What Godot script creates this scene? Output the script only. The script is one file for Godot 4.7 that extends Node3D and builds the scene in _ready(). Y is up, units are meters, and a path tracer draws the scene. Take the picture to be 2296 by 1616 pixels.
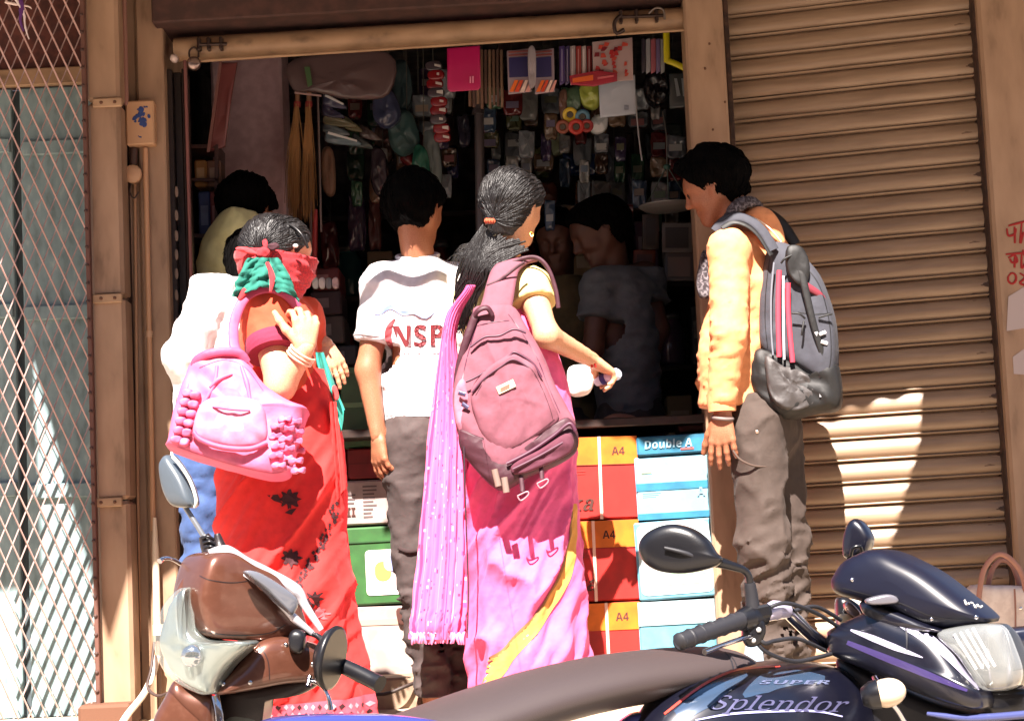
extends Node3D
# A small stationery shop on a market street: facade, shop interior, shoppers, two parked two-wheelers.
# Units are metres, y is up, the camera stands at the origin of the street and looks along -z.

const F := 4284.0
var eye := Vector3(0, 1.1, 0)
var look := Basis(Vector3.RIGHT, deg_to_rad(5.57)) * Basis(Vector3.BACK, -0.045)
var used := {}
var mats := {}
var noise := FastNoiseLite.new()
var rng := RandomNumberGenerator.new()

func numbered(called: String) -> String:
	used[called] = used.get(called, -1) + 1
	return called if used[called] == 0 else "%s_%03d" % [called, used[called]]

# the point at depth z that lies in direction (x, y) of a survey grid 2296 wide and 1616 high
func at(x: float, y: float, z: float) -> Vector3:
	var d: Vector3 = look * Vector3((x - 1148.0) / F, (808.0 - y) / F, -1.0)
	return eye + d * ((z - eye.z) / d.z)

func thing(called: String, label: String, category: String, where := Vector3.ZERO, group := "") -> Node3D:
	var o := Node3D.new()
	o.name = numbered(called)
	o.position = where
	add_child(o, true)
	return tag(o, label, category, group)

func tag(o, label: String, category := "", group := "", kind := ""):
	if label: o.set_meta("label", label)
	if category: o.set_meta("category", category)
	if group: o.set_meta("group", group)
	if kind: o.set_meta("kind", kind)
	return o

# commits a SurfaceTool (its points in world axes) as one named mesh
func obj(called: String, st: SurfaceTool, m: Material, parent: Node3D = null, label := "") -> MeshInstance3D:
	var o := MeshInstance3D.new()
	st.generate_normals()
	o.mesh = st.commit()
	o.material_override = m
	if parent == null:
		o.name = numbered(called)
		add_child(o, true)
	else:
		var n := called
		var k := 0
		while parent.has_node(n):
			k += 1
			n = "%s_%03d" % [called, k]
		o.name = n
		parent.add_child(o, true)
		if parent.get_parent() == self and not parent is MeshInstance3D:
			o.position = -parent.position
	if label: o.set_meta("label", label)
	return o

func struct(called: String, st: SurfaceTool, m: Material, label := "") -> MeshInstance3D:
	var o := obj(called, st, m)
	o.set_meta("kind", "structure")
	if label: o.set_meta("label", label)
	return o

func mb() -> SurfaceTool:
	var st := SurfaceTool.new()
	st.begin(Mesh.PRIMITIVE_TRIANGLES)
	st.set_uv(Vector2.ZERO)
	return st

func C(r: float, g: float, b: float) -> Color:   # 0..255 sRGB
	return Color(r / 255.0, g / 255.0, b / 255.0)

func tri(st: SurfaceTool, a: Vector3, b: Vector3, c: Vector3) -> void:
	st.add_vertex(a); st.add_vertex(b); st.add_vertex(c)

func quad(st: SurfaceTool, a: Vector3, b: Vector3, c: Vector3, d: Vector3) -> void:
	st.set_uv(Vector2(0, 0)); st.add_vertex(a)
	st.set_uv(Vector2(1, 0)); st.add_vertex(b)
	st.set_uv(Vector2(1, 1)); st.add_vertex(c)
	st.set_uv(Vector2(0, 0)); st.add_vertex(a)
	st.set_uv(Vector2(1, 1)); st.add_vertex(c)
	st.set_uv(Vector2(0, 1)); st.add_vertex(d)

# chamfered box
func bx(st: SurfaceTool, c: Vector3, s: Vector3, r := 0.003, basis := Basis()) -> void:
	st.set_smooth_group(-1)
	var h := s * 0.5
	r = minf(r, minf(h.x, minf(h.y, h.z)) * 0.9)
	var v := func(ax: int, i: int, j: int, k: int) -> Vector3:
		var q := Vector3(i, j, k) * (h - Vector3.ONE * r)
		q[ax] += [i, j, k][ax] * r
		return c + basis * q
	for s1 in [-1, 1]:
		var fx := [v.call(0, s1, -1, -1), v.call(0, s1, 1, -1), v.call(0, s1, 1, 1), v.call(0, s1, -1, 1)]
		var fy := [v.call(1, -1, s1, -1), v.call(1, -1, s1, 1), v.call(1, 1, s1, 1), v.call(1, 1, s1, -1)]
		var fz := [v.call(2, -1, -1, s1), v.call(2, 1, -1, s1), v.call(2, 1, 1, s1), v.call(2, -1, 1, s1)]
		for f in [fx, fy, fz]:
			if s1 < 0: quad(st, f[0], f[1], f[2], f[3])
			else: quad(st, f[3], f[2], f[1], f[0])
	for a in [-1, 1]:
		for b in [-1, 1]:
			edge(st, v.call(0, a, b, -1), v.call(0, a, b, 1), v.call(1, a, b, 1), v.call(1, a, b, -1), a * b < 0)
			edge(st, v.call(2, a, -1, b), v.call(2, a, 1, b), v.call(0, a, 1, b), v.call(0, a, -1, b), a * b < 0)
			edge(st, v.call(1, -1, a, b), v.call(1, 1, a, b), v.call(2, 1, a, b), v.call(2, -1, a, b), a * b < 0)
			for d in [-1, 1]:
				if a * b * d > 0: tri(st, v.call(0, a, b, d), v.call(2, a, b, d), v.call(1, a, b, d))
				else: tri(st, v.call(0, a, b, d), v.call(1, a, b, d), v.call(2, a, b, d))

func edge(st, a, b, c, d, flip) -> void:
	if flip: quad(st, a, b, c, d)
	else: quad(st, d, c, b, a)

# rows of points joined into a surface; each row closed into a ring if asked, ends capped if asked
func skin(st: SurfaceTool, rows: Array, ring := true, caps := true, uv := Vector2(1, 1), group := 0) -> void:
	st.set_smooth_group(group)
	var n: int = rows[0].size()
	var m := rows.size()
	for i in m - 1:
		var a: PackedVector3Array = rows[i]
		var b: PackedVector3Array = rows[i + 1]
		for j in (n if ring else n - 1):
			var k := (j + 1) % n
			var u0 := uv.x * j / n
			var u1 := uv.x * (j + 1) / n
			var v0 := uv.y * i / (m - 1.0)
			var v1 := uv.y * (i + 1) / (m - 1.0)
			st.set_uv(Vector2(u0, v0)); st.add_vertex(a[j])
			st.set_uv(Vector2(u1, v0)); st.add_vertex(a[k])
			st.set_uv(Vector2(u1, v1)); st.add_vertex(b[k])
			st.set_uv(Vector2(u0, v0)); st.add_vertex(a[j])
			st.set_uv(Vector2(u1, v1)); st.add_vertex(b[k])
			st.set_uv(Vector2(u0, v1)); st.add_vertex(b[j])
	if caps and ring:
		st.set_smooth_group(group + 1)
		for e in 2:
			var r: PackedVector3Array = rows[0 if e == 0 else m - 1]
			var c := Vector3.ZERO
			for p in r: c += p / n
			for j in n:
				if e == 0: tri(st, c, r[(j + 1) % n], r[j])
				else: tri(st, c, r[j], r[(j + 1) % n])
		st.set_smooth_group(group)

func lerp_list(v, t: float) -> float:
	if not v is Array: return v
	var f: float = clampf(t, 0, 1) * (v.size() - 1)
	var i := mini(int(f), v.size() - 2)
	return lerpf(v[i], v[i + 1], f - i)

func curve(pts: Array, n: int) -> PackedVector3Array:   # Catmull-Rom through the points
	var out := PackedVector3Array()
	var m := pts.size()
	for s in n + 1:
		var f := minf(float(s) / n * (m - 1), m - 1.0001)
		var i := int(f)
		out.append(pts[i].cubic_interpolate(pts[i + 1], pts[maxi(i - 1, 0)], pts[mini(i + 2, m - 1)], f - i))
	return out

# a tube along points; radii a number or a list spread along it; flat squeezes it along the direction "thin"
func tube(st: SurfaceTool, pts, radii, sides := 8, flat := 1.0, thin := Vector3.ZERO, wob = null) -> void:
	var rows := []
	var n: int = pts.size()
	var last := Vector3.ZERO
	for i in n:
		var t: Vector3 = (pts[mini(i + 1, n - 1)] - pts[maxi(i - 1, 0)]).normalized()
		var u: Vector3
		if thin != Vector3.ZERO: u = thin.slide(t).normalized()
		elif i == 0: u = t.cross(Vector3(0.31, 0.9, 0.2) if absf(t.y) < 0.9 else Vector3.RIGHT).normalized()
		else: u = last.slide(t).normalized()
		last = u
		var w := t.cross(u)
		var r := lerp_list(radii, float(i) / (n - 1))
		var row := PackedVector3Array()
		for j in sides:
			var a := TAU * j / sides
			var k := r
			if wob != null: k *= wob.call(float(i) / (n - 1), a)
			row.append(pts[i] + u * cos(a) * k * flat + w * sin(a) * k)
		rows.append(row)
	skin(st, rows)

func ln(a: Vector3, b: Vector3, n := 1) -> PackedVector3Array:
	var o := PackedVector3Array()
	for i in n + 1: o.append(a.lerp(b, float(i) / n))
	return o

# turned profile: list of Vector2(radius, height) along the axis of xf.y
func lathe(st: SurfaceTool, xf: Transform3D, prof: Array, n := 16) -> void:
	var rows := []
	for p in prof:
		var row := PackedVector3Array()
		for j in n: row.append(xf * Vector3(p.x * cos(TAU * j / n), p.y, p.x * sin(TAU * j / n)))
		rows.append(row)
	skin(st, rows)

func axis(o: Vector3, y: Vector3) -> Transform3D:
	y = y.normalized()
	var x := y.cross(Vector3(0.2, 0.1, 1) if absf(y.z) < 0.9 else Vector3.UP).normalized()
	return Transform3D(Basis(x, y, x.cross(y)), o)

func ball(st: SurfaceTool, c: Vector3, r: Vector3, n := 12, basis := Basis()) -> void:
	var rows := []
	for i in range(1, n):
		var row := PackedVector3Array()
		var b := PI * i / n
		for j in n + 4:
			var a := TAU * j / (n + 4)
			row.append(c + basis * (Vector3(sin(b) * cos(a), cos(b), sin(b) * sin(a)) * r))
		rows.append(row)
	skin(st, rows)

# flat list of x, y pairs at depth z0 (at their middle), leaning by zx and zy metres per unit of x and y
func px(a: Array, z0: float, zx := 0.0, zy := 0.0) -> PackedVector3Array:
	var o := PackedVector3Array()
	var mx := 0.0
	var my := 0.0
	for i in range(0, a.size(), 2):
		mx += a[i] * 2.0 / a.size()
		my += a[i + 1] * 2.0 / a.size()
	for i in range(0, a.size(), 2):
		o.append(at(a[i], a[i + 1], z0 + (a[i] - mx) * zx + (a[i + 1] - my) * zy))
	return o

func smooth(p: PackedVector3Array, k := 4) -> PackedVector3Array:   # closed
	var o := PackedVector3Array()
	var n := p.size()
	for i in n:
		for s in k: o.append(p[i].cubic_interpolate(p[(i + 1) % n], p[(i + n - 1) % n], p[(i + 2) % n], float(s) / k))
	return o

func newell(p: PackedVector3Array) -> Vector3:
	var n := Vector3.ZERO
	for i in p.size(): n += p[i].cross(p[(i + 1) % p.size()])
	return n.normalized()

# a cushion-like closed body on an outline: bulges by "front" towards the street and by "back" away from it
func pillow(st: SurfaceTool, p: PackedVector3Array, front: float, back: float, e := 0.6, rings := 6, disp = null) -> void:
	var c := Vector3.ZERO
	for q in p: c += q / p.size()
	var n := newell(p)
	if n.dot(eye - c) < 0:
		n = -n
		p.reverse()
	var rows := []
	for k in range(-rings, rings + 1):
		var t := absf(float(k) / rings) * PI * 0.5 * 0.97
		var s := pow(cos(t), e)
		var h := pow(sin(t), e) * (back if k < 0 else front) * (-1.0 if k < 0 else 1.0)
		var row := PackedVector3Array()
		for q in p:
			var v := c + (q - c) * s + n * h
			if disp != null: v += n * disp.call(v) * (1.0 if k > 0 else -1.0)
			row.append(v)
		rows.append(row)
	skin(st, rows)

# plate of a plane outline with thickness
func plate(st: SurfaceTool, p: PackedVector3Array, thick: float) -> void:
	var n := newell(p)
	var c := p[0]
	if n.dot(eye - c) < 0: n = -n
	var u := (p[1] - p[0]).slide(n).normalized()
	var w := n.cross(u)
	var flat := PackedVector2Array()
	for q in p: flat.append(Vector2((q - c).dot(u), (q - c).dot(w)))
	var ids := Geometry2D.triangulate_polygon(flat)
	st.set_smooth_group(-1)
	for i in range(0, ids.size(), 3):
		tri(st, p[ids[i]] + n * thick, p[ids[i + 1]] + n * thick, p[ids[i + 2]] + n * thick)
		tri(st, p[ids[i + 2]], p[ids[i + 1]], p[ids[i]])
	for i in p.size():
		var a := p[i]
		var b := p[(i + 1) % p.size()]
		quad(st, a, b, b + n * thick, a + n * thick)

# a strip of cloth: rows of points, given thickness along its own normals
func sheet(st: SurfaceTool, rows: Array, thick := 0.003) -> void:
	var m := rows.size()
	var n: int = rows[0].size()
	var top := []
	var low := []
	for i in m:
		var a := PackedVector3Array()
		var b := PackedVector3Array()
		for j in n:
			var du: Vector3 = rows[i][mini(j + 1, n - 1)] - rows[i][maxi(j - 1, 0)]
			var dv: Vector3 = rows[mini(i + 1, m - 1)][j] - rows[maxi(i - 1, 0)][j]
			var q := du.cross(dv).normalized()
			a.append(rows[i][j] + q * thick * 0.5)
			b.append(rows[i][j] - q * thick * 0.5)
		b.reverse()
		a.append_array(b)
		top.append(a)
	skin(st, top, true, false)

# lettering set on a surface: at(u, v) gives a point, u to the right and v up in metres, lift out of the surface
func letters(st: SurfaceTool, text: String, size: float, place: Callable, bold := true, slant := 0.0, serif := false, thick := 0.0015) -> void:
	var f := SystemFont.new()
	f.font_names = PackedStringArray(["Droid Serif" if serif else "Droid Sans"])
	f.font_weight = 700 if bold else 400
	var t := TextMesh.new()
	t.text = text
	t.font = f
	t.font_size = 64
	t.pixel_size = size / 46.0
	t.depth = 0.001
	t.curve_step = 3.0
	var a := t.get_mesh_arrays()
	var v: PackedVector3Array = a[Mesh.ARRAY_VERTEX]
	var ix = a[Mesh.ARRAY_INDEX]
	if ix == null or ix.is_empty(): ix = range(v.size())
	st.set_smooth_group(-1)
	for i in ix:
		var q := v[i]
		st.add_vertex(place.call(q.x + q.y * slant, q.y, thick if q.z > 0 else 0.0))

func on_plane(o: Vector3, u: Vector3, w: Vector3) -> Callable:
	u = u.normalized()
	w = w.slide(u).normalized()
	var n := u.cross(w)
	return func(x: float, y: float, h: float) -> Vector3: return o + u * x + w * y + n * h

# ---- materials -------------------------------------------------------------------------------------------
func noise_tex(freq: float, octaves: int, ramp: Array, size := 512, normal := false, strength := 4.0, kind := FastNoiseLite.TYPE_SIMPLEX_SMOOTH) -> NoiseTexture2D:
	var n := FastNoiseLite.new()
	n.noise_type = kind
	n.frequency = freq
	n.fractal_octaves = octaves
	n.seed = 7 + mats.size()
	var t := NoiseTexture2D.new()
	t.width = size
	t.height = size
	t.seamless = true
	t.noise = n
	if normal:
		t.as_normal_map = true
		t.bump_strength = strength
	elif ramp.size():
		var g := Gradient.new()
		g.offsets = PackedFloat32Array(ramp.map(func(r): return r[0]))
		g.colors = PackedColorArray(ramp.map(func(r): return r[1]))
		t.color_ramp = g
	return t

var bumps := {}
func bump(kind: String) -> Texture2D:
	if not bumps.has(kind):
		match kind:
			"weave":
				var im := Image.create(64, 64, false, Image.FORMAT_RGB8)
				for y in 64:
					for x in 64:
						var v := 0.5 + 0.25 * sin(TAU * x / 4.0) * (1 if (y / 2) % 2 else -1) + 0.2 * rng.randf()
						im.set_pixel(x, y, Color(v, v, v))
				im.bump_map_to_normal_map(2.0)
				bumps[kind] = ImageTexture.create_from_image(im)
			"fine": bumps[kind] = noise_tex(0.08, 4, [], 512, true, 3.0)
			"creased":
				var n := FastNoiseLite.new()
				n.noise_type = FastNoiseLite.TYPE_SIMPLEX_SMOOTH
				n.fractal_type = FastNoiseLite.FRACTAL_RIDGED
				n.frequency = 0.006
				n.fractal_octaves = 3
				n.seed = 4
				var t := NoiseTexture2D.new()
				t.width = 512
				t.height = 512
				t.seamless = true
				t.noise = n
				t.as_normal_map = true
				t.bump_strength = 7.0
				bumps[kind] = t
			"strand":
				var im := Image.create(256, 256, false, Image.FORMAT_RGB8)
				for y in 256:
					for x in 256:
						var v := 0.5 + 0.3 * noise.get_noise_2d(x * 0.35, y * 0.012) + 0.2 * noise.get_noise_2d(x * 0.9 + 50, y * 0.03)
						im.set_pixel(x, y, Color(v, v, v))
				im.bump_map_to_normal_map(6.0)
				bumps[kind] = ImageTexture.create_from_image(im)
			"coarse": bumps[kind] = noise_tex(0.012, 4, [], 512, true, 8.0)
	return bumps[kind]

func mat(c: Color, rough := 0.7, o := {}) -> StandardMaterial3D:
	var m := StandardMaterial3D.new()
	m.albedo_color = c
	m.roughness = rough
	m.metallic = o.get("metal", 0.0)
	if o.has("spec"): m.metallic_specular = o.spec
	if o.has("bump"):
		m.normal_enabled = true
		m.normal_texture = bump(o.bump)
		m.normal_scale = o.get("amount", 0.5)
		m.uv1_triplanar = true
		m.uv1_scale = Vector3.ONE * o.get("scale", 6.0)
	if o.has("tex"):
		m.albedo_texture = o.tex
		if not o.get("uv", false):
			m.uv1_triplanar = true
			m.uv1_world_triplanar = o.get("world", false)
			m.uv1_scale = o.scale if o.get("scale") is Vector3 else Vector3.ONE * o.get("scale", 2.0)
		else:
			m.uv1_triplanar = false
			m.uv1_scale = Vector3.ONE
	if o.has("coat"):
		m.clearcoat_enabled = true
		m.clearcoat = o.coat
		m.clearcoat_roughness = o.get("coat_rough", 0.08)
	if o.has("sheen"):
		m.rim_enabled = true
		m.rim = o.sheen
		m.rim_tint = 0.6
	if o.has("back"):
		m.backlight_enabled = true
		m.backlight = o.back
	if o.has("sss"):
		m.subsurf_scatter_enabled = true
		m.subsurf_scatter_strength = o.sss
	return m

func two_tone(a: Color, b: Color, freq := 0.02, octaves := 4) -> NoiseTexture2D:
	return noise_tex(freq, octaves, [[0.25, a], [0.75, b]])

var mottle: NoiseTexture2D
func worn(m: StandardMaterial3D) -> StandardMaterial3D:   # uneven dye and dust: one shared grey pattern over the colour
	if mottle == null: mottle = noise_tex(0.02, 5, [[0.2, Color(0.92, 0.915, 0.91)], [0.5, Color(0.97, 0.97, 0.97)], [0.8, Color(1, 1, 1)]])
	if m.albedo_texture == null: m.albedo_texture = mottle
	return m

func cloth(c: Color, o := {}) -> StandardMaterial3D:
	return worn(cloth_of(c, o))

func cloth_of(c: Color, o := {}) -> StandardMaterial3D:
	var d := {"bump": "creased", "amount": 0.5, "scale": 2.6, "sheen": 0.25}
	d.merge(o, true)
	return mat(c, o.get("rough", 0.85), d)

# ---- bodies: tapered capsules joined by a smooth minimum on a grid, meshed as surface nets ---------------------
class Field:
	var lo: Vector3
	var c: float
	var nx: int
	var ny: int
	var nz: int
	var f := PackedFloat32Array()

	func _init(a: Vector3, b: Vector3, cell: float) -> void:
		lo = a
		c = cell
		nx = int(ceil((b.x - a.x) / cell)) + 1
		ny = int(ceil((b.y - a.y) / cell)) + 1
		nz = int(ceil((b.z - a.z) / cell)) + 1
		f.resize(nx * ny * nz)
		f.fill(1.0)

	# thin: direction in which the limb is squeezed, s: by how much (1 = round)
	func cone(a: Vector3, b: Vector3, ra: float, rb: float, k := 0.03, thin := Vector3.ZERO, s := 1.0) -> void:
		var big := maxf(ra, rb) + k + c * 2.0
		var l := a.min(b) - Vector3.ONE * big - lo
		var h := a.max(b) + Vector3.ONE * big - lo
		var x0 := maxi(0, int(l.x / c)); var x1 := mini(nx - 1, int(h.x / c) + 1)
		var y0 := maxi(0, int(l.y / c)); var y1 := mini(ny - 1, int(h.y / c) + 1)
		var z0 := maxi(0, int(l.z / c)); var z1 := mini(nz - 1, int(h.z / c) + 1)
		var ba := b - a
		var inv := 1.0 / maxf(ba.length_squared(), 1e-9)
		var flat := s != 1.0
		for z in range(z0, z1 + 1):
			for y in range(y0, y1 + 1):
				var i := (z * ny + y) * nx + x0
				var p := lo + Vector3(x0, y, z) * c - a
				for x in range(x0, x1 + 1):
					var t := clampf(p.dot(ba) * inv, 0.0, 1.0)
					var q := p - ba * t
					if flat: q += thin * (q.dot(thin) * (s - 1.0))
					var d := q.length() - lerpf(ra, rb, t)
					var e := f[i]
					var g := k - absf(d - e)
					f[i] = minf(d, e) - (g * g / k * 0.25 if g > 0.0 else 0.0)
					i += 1
					p.x += c

	func carve(a: Vector3, r: float, k := 0.01) -> void:
		var big := r + k + c
		var l := a - Vector3.ONE * big - lo
		var h := a + Vector3.ONE * big - lo
		for z in range(maxi(0, int(l.z / c)), mini(nz - 1, int(h.z / c) + 1) + 1):
			for y in range(maxi(0, int(l.y / c)), mini(ny - 1, int(h.y / c) + 1) + 1):
				for x in range(maxi(0, int(l.x / c)), mini(nx - 1, int(h.x / c) + 1) + 1):
					var i := (z * ny + y) * nx + x
					var d := r - (lo + Vector3(x, y, z) * c).distance_to(a)
					var g := k - absf(d - f[i])
					f[i] = maxf(d, f[i]) + (g * g / k * 0.25 if g > 0.0 else 0.0)

	# keeps what lies on the side of the plane that n points away from
	func cut(o: Vector3, n: Vector3) -> void:
		n = n.normalized()
		for z in nz:
			for y in ny:
				var i := (z * ny + y) * nx
				var d := n.dot(lo + Vector3(0, y, z) * c - o)
				for x in nx:
					if d > f[i]: f[i] = d
					i += 1
					d += n.x * c

	func near_cut(o: Vector3, n: Vector3, r: float) -> void:   # the same, only within r of o
		n = n.normalized()
		for z in nz:
			for y in ny:
				for x in nx:
					var p := lo + Vector3(x, y, z) * c - o
					if p.length_squared() < r * r:
						var i := (z * ny + y) * nx + x
						f[i] = maxf(f[i], n.dot(p))

	# pushes the surface out by fold(p), metres
	func crease(fold: Callable) -> void:
		for z in nz:
			for y in ny:
				var i := (z * ny + y) * nx
				for x in nx:
					if absf(f[i]) < c * 3.5: f[i] -= fold.call(lo + Vector3(x, y, z) * c)
					i += 1

	func sample(p: Vector3) -> float:
		var q := (p - lo) / c
		var x := int(q.x)
		var y := int(q.y)
		var z := int(q.z)
		if q.x < 0 or q.y < 0 or q.z < 0 or x >= nx - 1 or y >= ny - 1 or z >= nz - 1: return 1.0
		var t := q - Vector3(x, y, z)
		var i := (z * ny + y) * nx + x
		var j := i + nx * ny
		return lerpf(lerpf(lerpf(f[i], f[i + 1], t.x), lerpf(f[i + nx], f[i + nx + 1], t.x), t.y), lerpf(lerpf(f[j], f[j + 1], t.x), lerpf(f[j + nx], f[j + nx + 1], t.x), t.y), t.z)

	# first point of the surface on the way from a to b
	func hit(a: Vector3, b: Vector3) -> Vector3:
		var n := int(a.distance_to(b) / (c * 0.4))
		for i in n:
			if sample(a.lerp(b, float(i) / n)) < 0.0: return a.lerp(b, (i - 0.5) / n)
		return b

	func net(st: SurfaceTool) -> void:
		var ids := PackedInt32Array()
		ids.resize(f.size())
		ids.fill(-1)
		var vs := PackedVector3Array()
		var off := [0, 1, nx, nx + 1, nx * ny, nx * ny + 1, nx * ny + nx, nx * ny + nx + 1]
		var e := [0, 1, 0, 2, 0, 4, 1, 3, 1, 5, 2, 3, 2, 6, 3, 7, 4, 5, 4, 6, 5, 7, 6, 7]
		var cells := PackedInt32Array()
		for z in nz - 1:
			for y in ny - 1:
				var i0 := (z * ny + y) * nx
				for x in nx - 1:
					var i := i0 + x
					if absf(f[i]) > c * 2.6: continue
					var m := 0
					for k in 8:
						if f[i + off[k]] < 0.0: m |= 1 << k
					if m == 0 or m == 255: continue
					var p := Vector3.ZERO
					var n := 0
					for k in range(0, 24, 2):
						var a: int = e[k]
						var b: int = e[k + 1]
						var fa := f[i + off[a]]
						var fb := f[i + off[b]]
						if (fa < 0.0) == (fb < 0.0): continue
						var t := fa / (fa - fb)
						p += Vector3(a & 1, (a >> 1) & 1, a >> 2).lerp(Vector3(b & 1, (b >> 1) & 1, b >> 2), t)
						n += 1
					p = lo + (Vector3(x, y, z) + p / n) * c
					ids[i] = vs.size()
					vs.append(p)
					cells.append(i)
		var sx := nx
		var sz := nx * ny
		st.set_smooth_group(0)
		for i in cells:
			var s := f[i] < 0.0
			for ax in 3:
				var d: int = [1, sx, sz][ax]
				var u: int = [sx, sz, 1][ax]
				var w: int = [sz, 1, sx][ax]
				if (f[i + d] < 0.0) == s or i - u - w < 0: continue
				var a := ids[i]
				var b := ids[i - u]
				var q := ids[i - u - w]
				var r := ids[i - w]
				if b < 0 or q < 0 or r < 0: continue
				if s:
					st.add_vertex(vs[a]); st.add_vertex(vs[q]); st.add_vertex(vs[b])
					st.add_vertex(vs[a]); st.add_vertex(vs[r]); st.add_vertex(vs[q])
				else:
					st.add_vertex(vs[a]); st.add_vertex(vs[b]); st.add_vertex(vs[q])
					st.add_vertex(vs[a]); st.add_vertex(vs[q]); st.add_vertex(vs[r])

func field_round(pts: Array, pad: float, cell: float) -> Field:
	var a: Vector3 = pts[0]
	var b: Vector3 = pts[0]
	for p in pts:
		a = a.min(p)
		b = b.max(p)
	return Field.new(a - Vector3.ONE * pad, b + Vector3.ONE * pad, cell)

func _ready() -> void:
	rng.seed = 11
	noise.seed = 5
	noise.frequency = 1.0
	noise.noise_type = FastNoiseLite.TYPE_SIMPLEX_SMOOTH
	noise.fractal_octaves = 2
	var cam := Camera3D.new()
	cam.name = "camera"
	cam.fov = rad_to_deg(2.0 * atan(808.0 / F))
	cam.near = 0.05
	cam.far = 200.0
	cam.transform = Transform3D(look, eye)
	add_child(cam)
	var env := Environment.new()
	env.background_mode = Environment.BG_SKY
	var sky := ProceduralSkyMaterial.new()
	sky.sky_top_color = C(120, 160, 215)
	sky.sky_horizon_color = C(228, 218, 216)
	sky.sky_curve = 0.2
	sky.ground_horizon_color = C(150, 135, 115)
	sky.ground_bottom_color = C(110, 98, 82)
	sky.sky_energy_multiplier = 1.0
	env.sky = Sky.new()
	env.sky.sky_material = sky
	env.background_energy_multiplier = 0.26
	env.tonemap_mode = Environment.TONE_MAPPER_LINEAR
	env.tonemap_exposure = 4.8
	env.sdfgi_enabled = true
	env.ssao_enabled = true
	env.ssil_enabled = true
	var we := WorldEnvironment.new()
	we.name = "world_environment"
	we.environment = env
	add_child(we)
	var sun := DirectionalLight3D.new()
	sun.name = "sun"
	sun.light_energy = 1.6
	sun.light_color = Color(1.0, 0.955, 0.915)
	sun.light_angular_distance = 0.5
	sun.shadow_enabled = true
	var el := deg_to_rad(51.6)
	var az := deg_to_rad(8.0)
	sun.transform.basis = Basis.looking_at(-Vector3(-sin(az) * cos(el), sin(el), cos(az) * cos(el)))
	add_child(sun)
	street()
	facade()
	lattice()
	shutter()
	canopies()
	opposite()
	interior()
	hanging_goods()
	counter()
	people()
	scooter()
	motorcycle()
	small_things()

# ---- street and facade ------------------------------------------------------------------------------------
var paint: StandardMaterial3D
var paint2: StandardMaterial3D
var dark_brown: StandardMaterial3D

func street() -> void:
	var st := mb()
	bx(st, Vector3(0, -0.1, 0), Vector3(60, 0.2, 60), 0.0)
	struct("road", st, mat(Color.WHITE, 0.95, {"tex": two_tone(C(138, 126, 112), C(172, 158, 140)), "scale": 0.6, "world": true}))
	var stone := mat(Color.WHITE, 0.9, {"tex": two_tone(C(196, 180, 155), C(160, 142, 118)), "scale": 1.3, "world": true})
	# the raised step before the shops, laid with stone slabs
	var step := Node3D.new()
	step.name = "shop_step"
	add_child(step)
	tag(step, "", "", "", "structure")
	for row in 2:
		var x := -3.2
		while x < 3.0:
			var w := rng.randf_range(0.52, 0.72)
			var s := mb()
			bx(s, Vector3(x + w / 2, 0.295, -5.68 - 0.52 * row), Vector3(w - 0.006, 0.59 + rng.randf_range(-0.004, 0.004), 0.514), 0.008)
			obj("slab", s, stone, step)
			x += w
	st = mb()
	bx(st, Vector3(-0.1, 0.14, -5.22), Vector3(6.0, 0.28, 0.39), 0.01)
	struct("lower_step", st, stone)
	# plinth under the shop, front edge just behind the posts
	st = mb()
	bx(st, Vector3(-0.13, 0.345, -7.85), Vector3(2.1, 0.69, 3.0), 0.008)
	struct("shop_floor", st, mat(Color.WHITE, 0.8, {"tex": two_tone(C(150, 128, 108), C(118, 98, 82)), "scale": 1.0, "world": true}))

func upright(x0: float, x1: float, z: float, depth: float, y0 := 0.55, y1 := 3.7) -> Array:
	var a := at(x0, 808, z)
	var b := at(x1, 808, z)
	return [Vector3((a.x + b.x) / 2, (y0 + y1) / 2, z - depth / 2), Vector3(b.x - a.x, y1 - y0, depth)]

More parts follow.
